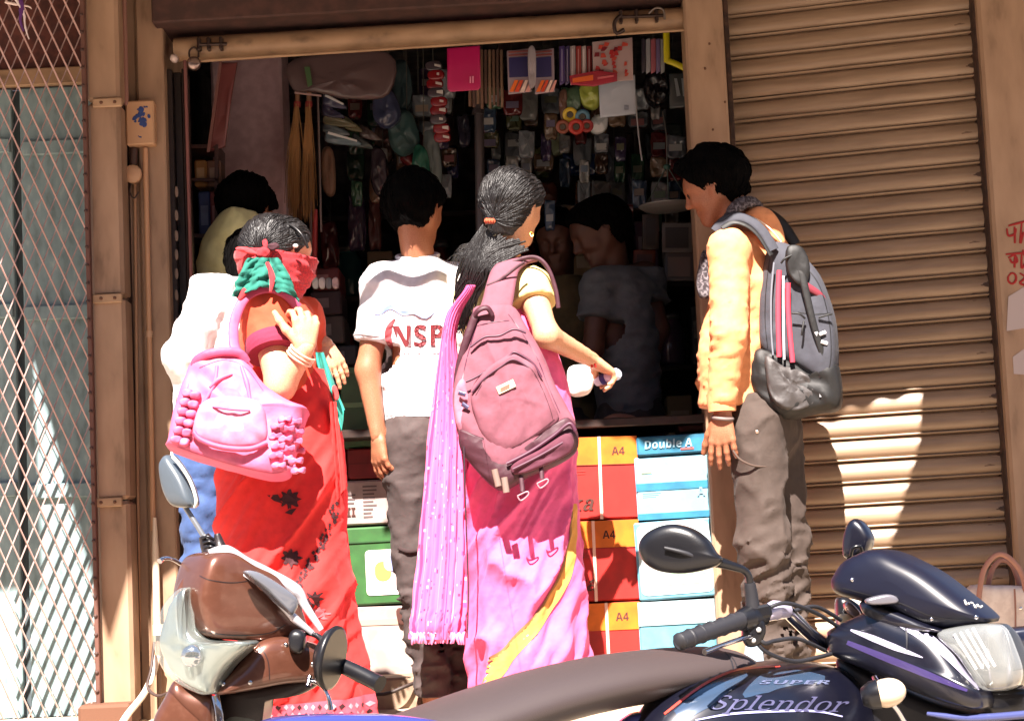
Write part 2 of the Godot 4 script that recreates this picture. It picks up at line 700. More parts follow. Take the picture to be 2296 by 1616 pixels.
func facade() -> void:
	paint = mat(Color.WHITE, 0.6, {"tex": noise_tex(0.012, 5, [[0.0, C(120, 94, 73)], [0.3, C(151, 121, 97)], [0.55, C(159, 128, 103)], [1.0, C(170, 139, 114)]]), "scale": Vector3(1.6, 0.5, 1.6), "world": true})
	paint2 = mat(Color.WHITE, 0.55, {"tex": noise_tex(0.012, 5, [[0.0, C(88, 67, 50)], [0.28, C(144, 114, 86)], [0.6, C(163, 130, 100)], [1.0, C(176, 145, 114)]]), "scale": Vector3(0.8, 1.2, 1.2), "world": true})
	dark_brown = mat(Color.WHITE, 0.75, {"tex": two_tone(C(46, 30, 24), C(78, 52, 40)), "scale": 2.0, "world": true})  # mottled dark brown for the groove, guide channels, bottom bar and backing
	var rust := mat(C(96, 62, 44), 0.8, {"bump": "fine", "amount": 0.4})
	# steel post beside the lattice gate, in four lengths of folded sheet joined by riveted straps
	var t := thing("steel_gate_post", "wide tan steel post with riveted straps, right of the lattice gate", "post", Vector3(at(243, 808, -6.25).x, 0.59, -6.3))
	var ys := [-260.0, 226.0, 665.0, 1122.0, 1600.0]
	for i in 4:
		var p := upright(205, 282, -6.22, 0.12, at(243, ys[i + 1], -6.22).y + 0.002, at(243, ys[i], -6.22).y - 0.002)
		p[0].z -= 0.004 * (i % 2)
		p[1].x -= 0.004 * (i % 2)
		var s := mb()
		bx(s, p[0], p[1], 0.012)
		obj("sheet_length", s, paint, t)
		if i > 0:
			s = mb()
			var c := at(240, ys[i] + 4, -6.213)
			bx(s, c, Vector3(0.098, 0.03, 0.012), 0.003)
			var strap := obj("strap", s, paint2, t)
			for k in [-0.02, 0.025]:
				s = mb()
				ball(s, c + Vector3(k, 0, 0.006), Vector3(0.006, 0.006, 0.004), 6)
				obj("rivet", s, rust, strap)
	var s := mb()
	bx(s, at(245, 1600, -6.2), Vector3(0.17, 0.07, 0.16), 0.01)
	obj("base_plate", s, rust, t)
	# masonry pillar with the recess that carries conduit and meter box
	t = thing("shop_pillar", "tan painted pillar left of the shop opening, conduit fixed to it", "pillar", Vector3(at(338, 808, -6.36).x, 0.59, -6.4))
	for e in [[322, 384, -6.36, 0.5, "face"], [290, 322, -6.385, 0.4, "recess"], [281, 290, -6.31, 0.3, "groove"]]:
		var p := upright(e[0], e[1], e[2], e[3])
		s = mb()
		bx(s, p[0], p[1], 0.006)
		obj(e[4], s, dark_brown if e[4] == "groove" else paint, t)
	# dark guide rail of the open shutter with its pinkish edge strip
	t = thing("shutter_guide_rail", "dark greasy steel guide channel at left edge of shop opening", "guide rail", Vector3(at(406, 808, -6.45).x, 0.7, -6.45))
	for e in [[386, 402, -6.42, 0.10, "channel"], [402, 424, -6.47, 0.06, "channel"], [424, 429, -6.42, 0.12, "channel"]]:
		var p := upright(e[0], e[1], e[2], e[3], 0.7, at(400, 150, -6.4).y)
		s = mb()
		bx(s, p[0], p[1], 0.003)
		obj(e[4], s, mat(C(40, 28, 25), 0.45, {"bump": "fine"}), t)
	var p := upright(429, 436, -6.41, 0.02, 0.7, at(400, 125, -6.4).y)
	s = mb()
	bx(s, p[0], p[1], 0.003)
	obj("edge_strip", s, mat(C(125, 78, 74), 0.6), t)
	for k in 14:
		s = mb()
		var y := 420.0 + k * 48.0 + rng.randf_range(-14, 14)
		pillow(s, smooth(px([393, y, 398, y + 4, 399, y + 20, 394, y + 24, 391, y + 12], -6.415)), 0.003, 0.001)
		obj("paint_flake", s, mat(C(130, 110, 98), 0.7), t)
	# post between the shop and the closed shutter
	t = thing("door_post", "tan steel post between the open shop and closed shutter", "post", Vector3(at(1628, 808, -6.36).x, 0.59, -6.4))
	p = upright(1576, 1666, -6.36, 0.14)
	s = mb()
	bx(s, p[0], p[1], 0.008)
	obj("shaft", s, paint, t)
	p = upright(1666, 1678, -6.42, 0.1)
	s = mb()
	bx(s, p[0], p[1], 0.003)
	obj("guide_channel", s, dark_brown, t)
	for k in 9:
		s = mb()
		ball(s, at(1640 - rng.randf() * 60, 90 + k * 62 + rng.randf() * 20, -6.359), Vector3(0.004, 0.005, 0.002), 5)
		obj("screw", s, rust, t)
	# right hand pillar with red brush lettering
	t = thing("lettered_pillar", "tan pillar with red brush lettering at right edge of closed shutter", "pillar", Vector3(at(2300, 808, -6.2).x, 0.59, -6.3))
	p = upright(2249, 2420, -6.22, 0.3)
	s = mb()
	bx(s, p[0], p[1], 0.01)
	obj("face", s, paint, t)
	p = upright(2239, 2249, -6.26, 0.2)
	s = mb()
	bx(s, p[0], p[1], 0.003)
	obj("guide_channel", s, dark_brown, t)
	var red := mat(C(150, 22, 20), 0.7)
	for stroke in [[2259, 512, 2262, 528, 2276, 524, 2279, 512], [2276, 508, 2277, 545], [2262, 506, 2300, 496], [2292, 500, 2289, 545, 2296, 520], [2256, 570, 2310, 566], [2262, 578, 2276, 572, 2282, 586, 2270, 588, 2266, 580], [2277, 570, 2276, 600], [2292, 568, 2292, 600, 2300, 590],
			[2262, 620, 2269, 612, 2278, 616, 2279, 628, 2271, 636, 2262, 630, 2262, 620], [2288, 612, 2300, 622, 2288, 634, 2302, 640], [2294, 560, 2300, 575]]:
		var pts := []
		for i in range(0, stroke.size(), 2): pts.append(at(stroke[i], stroke[i + 1], -6.2185))
		s = mb()
		tube(s, curve(pts, 14) if pts.size() > 2 else ln(pts[0], pts[1], 6), [0.0028, 0.0042, 0.0035], 8, 0.25, Vector3.BACK)
		obj("letter_stroke", s, red, t)
	for patch in [[2262, 665, 2302, 640, 2302, 735, 2258, 742], [2272, 800, 2300, 780, 2300, 840, 2274, 838]]:
		s = mb()
		plate(s, px(patch, -6.2195), 0.0012)
		obj("paper_scrap", s, mat(C(176, 160, 158), 0.9), t, "grey torn paper scrap pasted under the lettering")
	# wall above the opening, with the dark casing of the roller shutter
	s = mb()
	var a := at(338, 20, -6.3)
	var b := at(1545, 0, -6.3)
	bx(s, Vector3((a.x + b.x) / 2, 3.13, -6.42), Vector3(b.x - a.x, 0.42, 0.26), 0.006, Basis(Vector3.BACK, 0.012))
	tag(obj("shutter_casing", s, mat(Color.WHITE, 0.8, {"tex": two_tone(C(74, 46, 40), C(58, 36, 31)), "scale": 1.2, "world": true})), "dark brown casing across the top of the shop opening", "casing")
	s = mb()
	bx(s, Vector3(0, 3.75, -6.75), Vector3(5.4, 0.9, 0.3), 0.01)
	tag(obj("upper_wall", s, paint), "tan wall above the shops, over the shutter casing", "wall")
	# rolled shutter: a drum of curtain, its bottom rail and two latches
	t = thing("rolled_shutter", "tan rolled-up shutter with bottom rail and latches over the opening", "shutter", at(1000, 90, -6.4))
	s = mb()
	var l0 := at(392, 112, -6.42)
	var l1 := at(1548, 42, -6.42)
	tube(s, ln(l0, l1, 24), 0.041, 20, 1.0, Vector3.ZERO, func(u, q): return 1.0 + 0.03 * sin(u * 40.0) * noise.get_noise_2d(u * 9.0, q))
	obj("curtain_roll", s, paint2, t)
	s = mb()
	tube(s, ln(at(440, 137, -6.38), at(1545, 66, -6.38), 6), 0.006, 6)
	obj("bottom_rail", s, paint2, t)
	var iron := mat(C(58, 44, 40), 0.35, {"metal": 0.6, "bump": "fine"})
	for e in [[446, 100, 508, 98], [1392, 38, 1492, 34]]:
		s = mb()
		tube(s, ln(at(e[0], e[1], -6.355), at(e[2], e[3], -6.355), 4), 0.006, 8)
		obj("latch_bolt", s, iron, t)
		for k in [0.0, 0.35, 0.8]:
			s = mb()
			var q := at(lerpf(e[0], e[2], k), lerpf(e[1], e[3], k), -6.365)
			bx(s, q, Vector3(0.012, 0.045, 0.03), 0.003)
			obj("latch_keeper", s, iron, t)
	s = mb()
	tube(s, curve([at(1392, 34, -6.35), at(1378, 50, -6.34), at(1382, 74, -6.34), at(1400, 66, -6.34)], 10), 0.007, 8)
	obj("latch_handle", s, iron, t)
	s = mb()
	tube(s, curve([at(1455, 30, -6.35), at(1470, 18, -6.34), at(1488, 22, -6.34), at(1490, 44, -6.34)], 10), 0.004, 8)
	obj("latch_ring", s, mat(C(120, 110, 104), 0.3, {"metal": 0.8}), t)
	# round padlock hanging at the left end and a white knob beside it
	t = thing("round_padlock", "round steel padlock hanging under the left end of rolled shutter", "padlock", at(434, 142, -6.36))
	s = mb()
	lathe(s, Transform3D(Basis(Vector3.RIGHT, PI / 2), at(434, 142, -6.37)), [Vector2(0.002, -0.012), Vector2(0.019, -0.012), Vector2(0.024, -0.006), Vector2(0.024, 0.006), Vector2(0.019, 0.013), Vector2(0.002, 0.015)], 20)
	obj("lock_body", s, mat(C(150, 130, 124), 0.25, {"metal": 0.9}), t)
	s = mb()
	tube(s, curve([at(424, 128, -6.365), at(424, 114, -6.365), at(434, 106, -6.365), at(444, 114, -6.365), at(444, 128, -6.365)], 12), 0.0035, 8)
	obj("shackle", s, iron, t)
	t = thing("porcelain_insulator", "small white porcelain knob at the top left corner of opening", "insulator", at(390, 131, -6.35))
	s = mb()
	lathe(s, Transform3D(Basis(Vector3.RIGHT, PI / 2), at(390, 131, -6.36)), [Vector2(0.002, -0.01), Vector2(0.014, -0.01), Vector2(0.009, 0.0), Vector2(0.014, 0.01), Vector2(0.006, 0.018), Vector2(0.001, 0.019)], 16)
	obj("cap", s, mat(C(205, 185, 178), 0.3), t)
	# meter box, its conduit and the junction box below
	t = thing("meter_box", "tan switch box smeared with blue paint, on left pillar", "switch box", at(316, 278, -6.36))
	s = mb()
	bx(s, at(316, 278, -6.335), Vector3(0.095, 0.152, 0.05), 0.005)
	obj("lid", s, mat(C(190, 148, 112), 0.5), t)
	var blue := mat(C(38, 62, 120), 0.6)
	for k in 26:
		s = mb()
		var q := at(318 + rng.randfn(0, 9), 258 + rng.randfn(0, 11), -6.3095)
		if k > 21: q = at(308 + rng.randf() * 8, 303 + rng.randf() * 8, -6.3095)
		var r := rng.randf_range(0.003, 0.011) if k < 22 else 0.003
		var pts := PackedVector3Array()
		for j in 7: pts.append(q + Vector3(cos(TAU * j / 7), sin(TAU * j / 7), 0) * r * rng.randf_range(0.5, 1.2))
		pillow(s, smooth(pts, 3), 0.0015, 0.0005, 0.4, 3)
		obj("blue_smear", s, blue, t)
	t = thing("junction_box", "round tan conduit box below the switch box on pillar", "junction box", at(300, 395, -6.36))
	s = mb()
	lathe(s, Transform3D(Basis(Vector3.RIGHT, PI / 2), at(300, 393, -6.36)), [Vector2(0.002, 0.0), Vector2(0.03, 0.0), Vector2(0.031, 0.03), Vector2(0.027, 0.036), Vector2(0.002, 0.037)], 20)
	obj("cap", s, mat(C(196, 156, 122), 0.5), t)
	s = mb()
	tube(s, ln(at(299, 332, -6.35), at(299, 370, -6.35)), 0.014, 10)
	obj("socket", s, mat(C(70, 48, 40), 0.6), t)
	s = mb()
	tube(s, curve([at(292, 412, -6.34), at(290, 432, -6.33), at(300, 444, -6.33), at(310, 430, -6.33)], 10), 0.003, 6)
	obj("wire_end", s, mat(C(60, 40, 34), 0.6), t)
	for e in [[277, -30, 282, 236, -6.315, 0.009, "purplish conduit running down beside the steel gate post"], [325, 332, 343, 1190, -6.345, 0.009, "long tan conduit running down the left pillar from switch box"], [301, 336, 312, 1500, -6.375, 0.006, "thin tan cable running down the pillar recess"]]:
		s = mb()
		tube(s, ln(at(e[0], e[1], e[4]), at(e[2], e[3], e[4]), 8), e[5], 10)
		tag(obj("conduit", s, mat(C(140, 100, 88) if e[5] > 0.008 and e[0] < 300 else C(190, 145, 110), 0.5)), e[6], "conduit")
	t = thing("clamp_ring", "pale clamp holding the long conduit on the left pillar", "clamp", at(338, 745, -6.34))
	s = mb()
	tube(s, ln(at(334, 742, -6.345), at(334, 756, -6.345)), 0.012, 10)
	obj("band", s, mat(C(196, 158, 126), 0.5), t)
	# white pipe and hose low on the pillar, lit by the sun
	t = thing("white_pipe", "white plastic water pipe with coupling low on left pillar", "pipe", at(350, 1300, -6.3))
	s = mb()
	tube(s, ln(at(346, 1160, -6.33), at(352, 1412, -6.33), 6), [0.006, 0.012, 0.012, 0.012], 12)
	obj("pipe", s, mat(C(225, 205, 180), 0.4), t)
	s = mb()
	tube(s, ln(at(353, 1400, -6.33), at(354, 1424, -6.33), 2), 0.018, 12)
	obj("coupling", s, mat(C(215, 195, 172), 0.45), t)
	s = mb()
	tube(s, ln(at(354, 1424, -6.335), at(357, 1590, -6.335), 4), 0.008, 10)
	obj("riser", s, mat(C(120, 96, 80), 0.6), t)
	s = mb()
	tube(s, curve([at(352, 1470, -6.3), at(342, 1510, -6.28), at(322, 1555, -6.2), at(285, 1602, -6.05), at(262, 1640, -6.0)], 24), 0.011, 10)
	tag(obj("white_hose", s, mat(C(230, 215, 200), 0.5)), "white hose curving down to the step beside the left pillar", "hose")
	s = mb()
	tube(s, curve([at(345, 1440, -6.28), at(338, 1500, -6.22), at(330, 1540, -6.2), at(355, 1560, -6.15), at(390, 1545, -6.1)], 24), 0.005, 8)
	tag(obj("black_cable", s, mat(C(60, 44, 40), 0.6)), "thin dark cable looping beside the white hose", "cable")

func lattice() -> void:
	var t := thing("lattice_gate", "rusty pink diamond lattice grille at left edge, before a teal door", "grille", at(90, 1500, -6.2))
	var m := [mat(C(176, 138, 130), 0.5, {"metal": 0.1, "bump": "fine"}), mat(C(190, 152, 144), 0.5, {"metal": 0.1, "bump": "fine"}), mat(C(176, 148, 142), 0.5, {"metal": 0.1, "bump": "fine"})]
	var z := -6.2
	var x0 := at(-60, 808, z).x
	var x1 := at(200, 808, z).x
	var y0 := 0.62
	var y1 := 3.2
	var k := 2.3
	for family in 2:
		var sgn := -1.0 if family == 0 else 1.0
		var c := -4.0
		while c < 8.0:
			c += 0.108
			# line y = sgn * k * x + c
			var pts := []
			for xx in [x0, x1]:
				var yy: float = sgn * k * xx + c
				if yy >= y0 and yy <= y1: pts.append(Vector3(xx, yy, 0))
			for yy in [y0, y1]:
				var xx: float = (yy - c) / (sgn * k)
				if xx > x0 and xx < x1: pts.append(Vector3(xx, yy, 0))
			if pts.size() < 2: continue
			var zz := z + (0.0 if family == 0 else -0.012)
			var a := Vector3(pts[0].x, pts[0].y, zz)
			var b := Vector3(pts[1].x, pts[1].y, zz)
			if a.distance_to(b) < 0.03: continue
			var st := mb()
			var w := (b - a).normalized()
			# strands of expanded sheet: those rising to the right face up, the others face down
			var n := Vector3.BACK.cross(w)
			if (n.y > 0) != (family == 1): n = -n
			var face := (n * 0.87 + Vector3.BACK * 0.5).normalized()
			bx(st, (a + b) / 2, Vector3(a.distance_to(b), 0.0125, 0.0018), 0.0006, Basis(w, face.cross(w), face))
			obj("bar", st, m[rng.randi() % 2] if family == 0 else m[2], t)
	var st := mb()
	bx(st, Vector3(x1 + 0.004, 1.9, z - 0.005), Vector3(0.014, 2.6, 0.03), 0.002)
	obj("edge_frame", st, mat(C(96, 62, 52), 0.7), t)
	for i in 40:
		st = mb()
		ball(st, Vector3(x1 + 0.002, 0.7 + i * 0.06, z + 0.012), Vector3(0.007, 0.006, 0.005), 5)
		obj("rivet", st, mat(C(70, 46, 40), 0.7), t)
	# teal door behind
	t = thing("teal_door", "weathered teal double door behind the lattice grille", "door", at(80, 1500, -6.6))
	var teal := mat(Color.WHITE, 0.7, {"tex": noise_tex(0.02, 5, [[0.0, C(98, 116, 118)], [0.4, C(122, 144, 148)], [0.75, C(132, 154, 158)], [1.0, C(158, 172, 172)]]), "scale": Vector3(2, 0.8, 2), "world": true})
	for e in [[-120, 36, -6.5], [54, 240, -6.5]]:
		st = mb()
		var p := upright(e[0], e[1], e[2], 0.04, 0.6, at(80, 196, -6.5).y)
		bx(st, p[0], p[1], 0.004)
		var leaf := obj("leaf", st, teal, t)
		for yy in [330, 700, 1100]:
			st = mb()
			var q := at((e[0] + e[1]) * 0.5, yy, e[2])
			bx(st, Vector3(p[0].x, q.y, e[2] + 0.008), Vector3(p[1].x * 0.96, 0.05, 0.02), 0.004)
			obj("rail", st, teal, leaf)
	st = mb()
	var p := upright(34, 56, -6.53, 0.05, 0.6, at(80, 196, -6.5).y)
	bx(st, p[0], p[1], 0.003)
	obj("meeting_stile", st, mat(C(64, 74, 78), 0.7), t)
	st = mb()
	p = upright(-120, 242, -6.48, 0.08, at(80, 192, -6.5).y, 3.4)
	bx(st, p[0], p[1], 0.004)
	var over := obj("overdoor_panel", st, mat(Color.WHITE, 0.8, {"tex": two_tone(C(98, 52, 44), C(72, 38, 34)), "scale": 2.0, "world": true}), t, "reddish brown board above the teal door")
	st = mb()
	bx(st, Vector3(p[0].x, at(80, 172, -6.46).y, -6.468), Vector3(p[1].x, 0.06, 0.03), 0.004)
	obj("ledge", st, paint2, over)
	# torn ribbon hanging at the top left
	t = thing("hanging_ribbon", "torn violet and white ribbon hanging at the top of grille", "ribbon", at(50, 20, -6.1))
	for e in [[[24, -20, 40, 6, 52, 30, 56, 62, 64, 88], C(220, 205, 205), 0.008], [[40, -20, 48, 14, 44, 44, 52, 70], C(88, 40, 110), 0.012], [[10, 4, 36, 10, 62, 14, 70, 20], C(225, 205, 200), 0.006]]:
		var pts := []
		for i in range(0, e[0].size(), 2): pts.append(at(e[0][i], e[0][i + 1], -6.1))
		st = mb()
		tube(st, curve(pts, 16), [e[2], e[2] * 0.9, e[2] * 0.5, e[2] * 0.3], 8, 0.3, Vector3.BACK, func(u, a): return 0.8 + 0.5 * noise.get_noise_2d(u * 6.0, a + e[2] * 90.0))
		obj("strand", st, mat(e[1], 0.6), t)

func slat_texture(seed_: int) -> ImageTexture:
	var im := Image.create(512, 64, false, Image.FORMAT_RGB8)
	var n := FastNoiseLite.new()
	n.seed = seed_
	n.frequency = 0.02
	n.fractal_octaves = 4
	var a := C(142, 117, 95)
	var b := C(160, 134, 110)
	var dirt := C(62, 40, 28)
	for y in 64:
		for x in 512:
			var v := n.get_noise_2d(x * 0.25, y * 2.5 + 90)
			var c := a.lerp(b, clampf(v + 0.5, 0, 1))
			# grease smears with ragged outlines near the right guide, and scratches along the slat
			var g := n.get_noise_2d(x * 0.6 + 700, y * 3.0) + (0.5 if x > 482 - 60 * n.get_noise_2d(y * 2.0, 3 + seed_) else -0.4 if x > 430 else -0.75)
			var w := n.get_noise_2d(x * 0.3 + 40, y * 14.0 + 200) - 0.7
			c = c.lerp(dirt, clampf(g * 4.0, 0, 0.85))
			c = c.lerp(dirt, clampf(w * 5.0, 0, 0.35))
			im.set_pixel(x, y, c)
	return ImageTexture.create_from_image(im)

func shutter() -> void:
	var l := at(1672, 808, -6.5)
	var r := at(2244, 808, -6.32)
	var w := Vector2(r.x - l.x, r.z - l.z).length()
	var turn := Basis(Vector3.UP, -atan2(r.z - l.z, r.x - l.x)) * Basis(Vector3.BACK, 0.013)
	var mid := Vector3((l.x + r.x) / 2, 0, (l.z + r.z) / 2)
	var t := thing("closed_shutter", "closed tan rolling shutter with greasy slat ends, right of the shop", "shutter", Vector3(mid.x, 0.6, mid.z))
	var looks := []
	for i in 5: looks.append(mat(Color.WHITE, 0.42, {"tex": slat_texture(20 + i), "uv": true}))
	var prof := []
	var h := 0.0745
	# rounded belly, then a flat land and the rolled hook at the joint
	for i in 9:
		var u := i / 8.0
		prof.append(Vector2(u * h * 0.78, 0.013 * sin(PI * pow(u, 0.8))))
	prof.append(Vector2(h * 0.795, -0.014))
	prof.append(Vector2(h * 0.875, -0.015))
	prof.append(Vector2(h * 0.89, 0.007))
	prof.append(Vector2(h * 0.935, 0.0105))
	prof.append(Vector2(h * 0.985, 0.002))
	prof.append(Vector2(h * 1.0, -0.005))
	var meshes := []
	for v in 3:
		var st := mb()
		st.set_smooth_group(0)
		var rows := []
		for q in prof:
			var row := PackedVector3Array()
			for j in 13:
				var x := (j / 12.0 - 0.5) * w
				var dent := 0.0026 * noise.get_noise_2d(x * 3.0 + v * 20.0, q.x * 8.0)
				row.append(Vector3(x, q.x, q.y + dent))
			rows.append(row)
		var back := PackedVector3Array()
		rows.reverse()
		skin(st, rows, false, false, Vector2(1, 1))
		st.generate_normals()
		meshes.append(st.commit())
	for i in 35:
		var o := MeshInstance3D.new()
		o.mesh = meshes[i % 3]
		o.material_override = looks[(i * 3) % 5]
		o.name = "slat" if i == 0 else "slat_%03d" % i
		t.add_child(o, true)
		o.transform = Transform3D(turn * Basis(Vector3.BACK, rng.randf_range(-0.0014, 0.0014)), Vector3(rng.randf_range(-0.001, 0.001), 0.0 + i * h, rng.randf_range(-0.0015, 0.0015)))
	var st := mb()
	bx(st, Vector3(mid.x, 0.61, mid.z), Vector3(w, 0.05, 0.03), 0.004, turn)
	obj("bottom_bar", st, dark_brown, t)
	st = mb()
	bx(st, Vector3(mid.x, 2.0, mid.z - 0.06), Vector3(w + 0.1, 2.9, 0.03), 0.002, Basis(Vector3.UP, -atan2(r.z - l.z, r.x - l.x)))
	obj("backing", st, dark_brown, t)

func canopies() -> void:
	# corrugated sheet roof over the shop front, above the frame; its wavy edge draws the scalloped shade
	var tin := mat(C(150, 140, 128), 0.5, {"metal": 0.3})
	var rows := []
	var a := Vector3(-1.5, 3.42, -6.6)
	var b := Vector3(1.48, 3.05, -5.2)
	for i in 2:
		var row := PackedVector3Array()
		for j in 300:
			var x := lerpf(a.x, b.x, j / 299.0)
			row.append(Vector3(x, (a.y if i == 0 else b.y - 0.11 * exp(-pow((x - 0.34) / 0.17, 2.0))) + 0.013 * cos(TAU * x / 0.106), a.z if i == 0 else b.z))  # edge sags to lower the shade line on the cartons
		rows.append(row)
	var st := mb()
	sheet(st, rows, 0.002)
	tag(obj("corrugated_canopy", st, tin), "corrugated sheet canopy over the shop front, above the picture", "canopy")
	# unseen strip below the edge, placed for the wavy shade on the shirt
	rows = []
	for i in 2:
		var row := PackedVector3Array()
		for j in 60:
			var x := lerpf(-0.66, -0.3, j / 59.0)
			row.append(Vector3(x, 2.95 - 0.045 * i + 0.02 * cos(TAU * x / 0.16), -5.19 + 0.01 * i))
		rows.append(row)
	st = mb()
	sheet(st, rows, 0.002)
	var loose := obj("unseen_edge_strip", st, tin)
	tag(loose, "unseen wavy strip under the canopy edge, shading a band of the white T-shirt", "shade strip")
	for x in [-0.64, -0.48, -0.32]:
		st = mb()
		tube(st, ln(Vector3(x, 3.05, -5.2), Vector3(x, 2.94, -5.19)), 0.0012, 5)
		var wire := obj("wire", st, tin, loose)
	# awnings out of view, outlines cut for the shade on gate and shutter
	var canvas := mat(C(120, 112, 104), 0.9)
	st = mb()
	plate(st, PackedVector3Array([Vector3(-2.8, 3.2, -6.6), Vector3(-1.335, 3.2, -6.6), Vector3(-1.335, 3.2, -4.72), Vector3(-1.45, 3.2, -4.66), Vector3(-1.6, 3.2, -4.38), Vector3(-1.675, 3.2, -4.75), Vector3(-1.72, 3.2, -5.0), Vector3(-1.79, 3.2, -5.42), Vector3(-1.86, 3.2, -4.8), Vector3(-2.8, 3.2, -4.8)]), 0.006)
	tag(obj("unseen_left_awning", st, canvas), "unseen grey awning above the picture, shading the lattice gate and left pillar", "awning")
	st = mb()
	plate(st, PackedVector3Array([Vector3(1.4, 3.4, -6.6), Vector3(2.8, 3.4, -6.6), Vector3(2.8, 3.2, -3.6), Vector3(1.16, 3.2, -3.6), Vector3(1.0, 3.2, -4.3), Vector3(0.975, 3.2, -4.68), Vector3(1.145, 3.2, -4.95), Vector3(1.2, 3.2, -5.14), Vector3(1.4, 3.2, -5.2)]), 0.006)
	tag(obj("unseen_right_awning", st, canvas), "unseen grey awning above the picture, shading the right shutter and pillar", "awning")

# unseen house behind the viewer, blocks the low sky so the shop darkens
func opposite() -> void:
	var t := thing("unseen_house", "unseen house across the street behind the viewer, keeps low sky out of the shop", "house", Vector3(0, 0, 5.2))
	var wall := mat(Color.WHITE, 0.85, {"tex": two_tone(C(176, 150, 126), C(140, 116, 98), 0.01), "scale": 0.4, "world": true})
	var st := mb()
	bx(st, Vector3(0, 2.9, 6.2), Vector3(26, 5.8, 2.0), 0.02)
	var w := obj("wall", st, wall, t)
	var pane := mat(C(30, 34, 40), 0.15)
	for i in 12:
		st = mb()
		bx(st, Vector3(-10.5 + (i % 6) * 4.2, 1.3 + 2.7 * (i / 6), 5.17), Vector3(1.5, 1.7 if i < 6 else 1.3, 0.08), 0.01)
		obj("window", st, pane, w)

func interior() -> void:
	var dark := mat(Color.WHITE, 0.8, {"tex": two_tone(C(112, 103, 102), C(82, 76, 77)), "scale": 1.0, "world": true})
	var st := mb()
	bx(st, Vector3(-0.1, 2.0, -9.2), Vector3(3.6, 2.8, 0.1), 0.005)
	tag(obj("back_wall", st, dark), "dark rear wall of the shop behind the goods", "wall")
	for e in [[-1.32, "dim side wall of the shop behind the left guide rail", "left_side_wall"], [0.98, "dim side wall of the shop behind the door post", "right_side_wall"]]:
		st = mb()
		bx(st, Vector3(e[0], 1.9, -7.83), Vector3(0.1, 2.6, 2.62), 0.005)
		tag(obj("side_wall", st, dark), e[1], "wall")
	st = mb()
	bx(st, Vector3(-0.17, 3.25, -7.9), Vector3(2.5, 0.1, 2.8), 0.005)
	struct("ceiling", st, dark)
	# pink plastered pier inside, on the left
	st = mb()
	var p := upright(490, 652, -7.2, 0.25, 0.7, 3.2)
	bx(st, p[0], p[1], 0.01)
	tag(obj("pink_pier", st, mat(Color.WHITE, 0.8, {"tex": two_tone(C(214, 180, 186), C(198, 162, 168)), "scale": 1.5, "world": true})), "pink plastered pier inside the shop at left", "pier")

# ---- counter, cartons and goods ---------------------------------------------------------------------------
# a carton whose front shows at the given places; parts: body, band or lid, straps, print
func carton(called: String, label: String, r: Array, z: float, col: Color, depth: float, tilt := 0.0, group := "") -> Node3D:
	var a := at(r[0], r[3], z)
	var b := at(r[2], r[1], z)
	var w := b.x - a.x
	var h := at((r[0] + r[2]) * 0.5, r[1], z).y - at((r[0] + r[2]) * 0.5, r[3], z).y
	var c := (a + b) * 0.5 + Vector3(0, 0, -depth * 0.5)
	var t := thing(called, label, "carton", Vector3(c.x, c.y - h * 0.5, c.z), group)
	t.set_meta("size", Vector3(w, h, depth))
	t.set_meta("mid", c)
	t.set_meta("turn", Basis(Vector3.BACK, tilt))
	var st := mb()
	bx(st, c, Vector3(w, h, depth), 0.006, Basis(Vector3.BACK, tilt))
	obj("body", st, card(col), t)
	return t

var ord := ["first", "second", "third", "fourth", "fifth", "sixth", "seventh", "eighth", "ninth", "tenth", "eleventh", "twelfth", "thirteenth", "fourteenth", "fifteenth", "sixteenth", "seventeenth", "eighteenth", "nineteenth"]
var cards := {}
func card(c: Color) -> StandardMaterial3D:
	if not cards.has(c):
		cards[c] = mat(Color.WHITE, 0.55, {"tex": two_tone(c, c.darkened(0.13), 0.012), "scale": 1.7})
	return cards[c]

# a printed or taped rectangle on the front of a carton, in shares of its width and height
func panel(t: Node3D, called: String, u0: float, v0: float, u1: float, v1: float, m: Material, lift := 0.002, round_ := 0.0) -> void:
	var s: Vector3 = t.get_meta("size")
	var b: Basis = t.get_meta("turn")
	var c: Vector3 = t.get_meta("mid")
	var p := PackedVector3Array()
	var q := [[u0, v0], [u1, v0], [u1, v1], [u0, v1]]
	if round_ > 0.0:
		q = []
		for k in 4:
			var cu: float = [u1 - round_, u0 + round_, u0 + round_, u1 - round_][k]
			var rv := round_ * s.x / s.y
			var cv: float = [v1 - rv, v1 - rv, v0 + rv, v0 + rv][k]
			for i in 6:
				var an := PI * 0.5 * (k + i / 5.0)
				q.append([cu + round_ * cos(an), cv + rv * sin(an)])
	for e in q: p.append(c + b * Vector3((e[0] - 0.5) * s.x, (e[1] - 0.5) * s.y, s.z * 0.5 + 0.0005))
	var st := mb()
	plate(st, p, lift)
	obj(called, st, m, t)

func print_on(t: Node3D, text: String, u: float, v: float, size: float, m: Material, bold := true, slant := 0.0, serif := false) -> void:
	var s: Vector3 = t.get_meta("size")
	var b: Basis = t.get_meta("turn")
	var c: Vector3 = t.get_meta("mid")
	var st := mb()
	letters(st, text, size, on_plane(c + b * Vector3((u - 0.5) * s.x, (v - 0.5) * s.y, s.z * 0.5 + 0.0026), b.x, b.y), bold, slant, serif, 0.001)
	obj("lettering", st, m, t)

func fine_print(t: Node3D, u: float, v: float, w: float, n: int, m: Material, step := 0.03) -> void:
	for i in n:
		panel(t, "print_line", u, v - i * step, u + w * rng.randf_range(0.5, 1.0), v - i * step + step * 0.45, m, 0.0012)

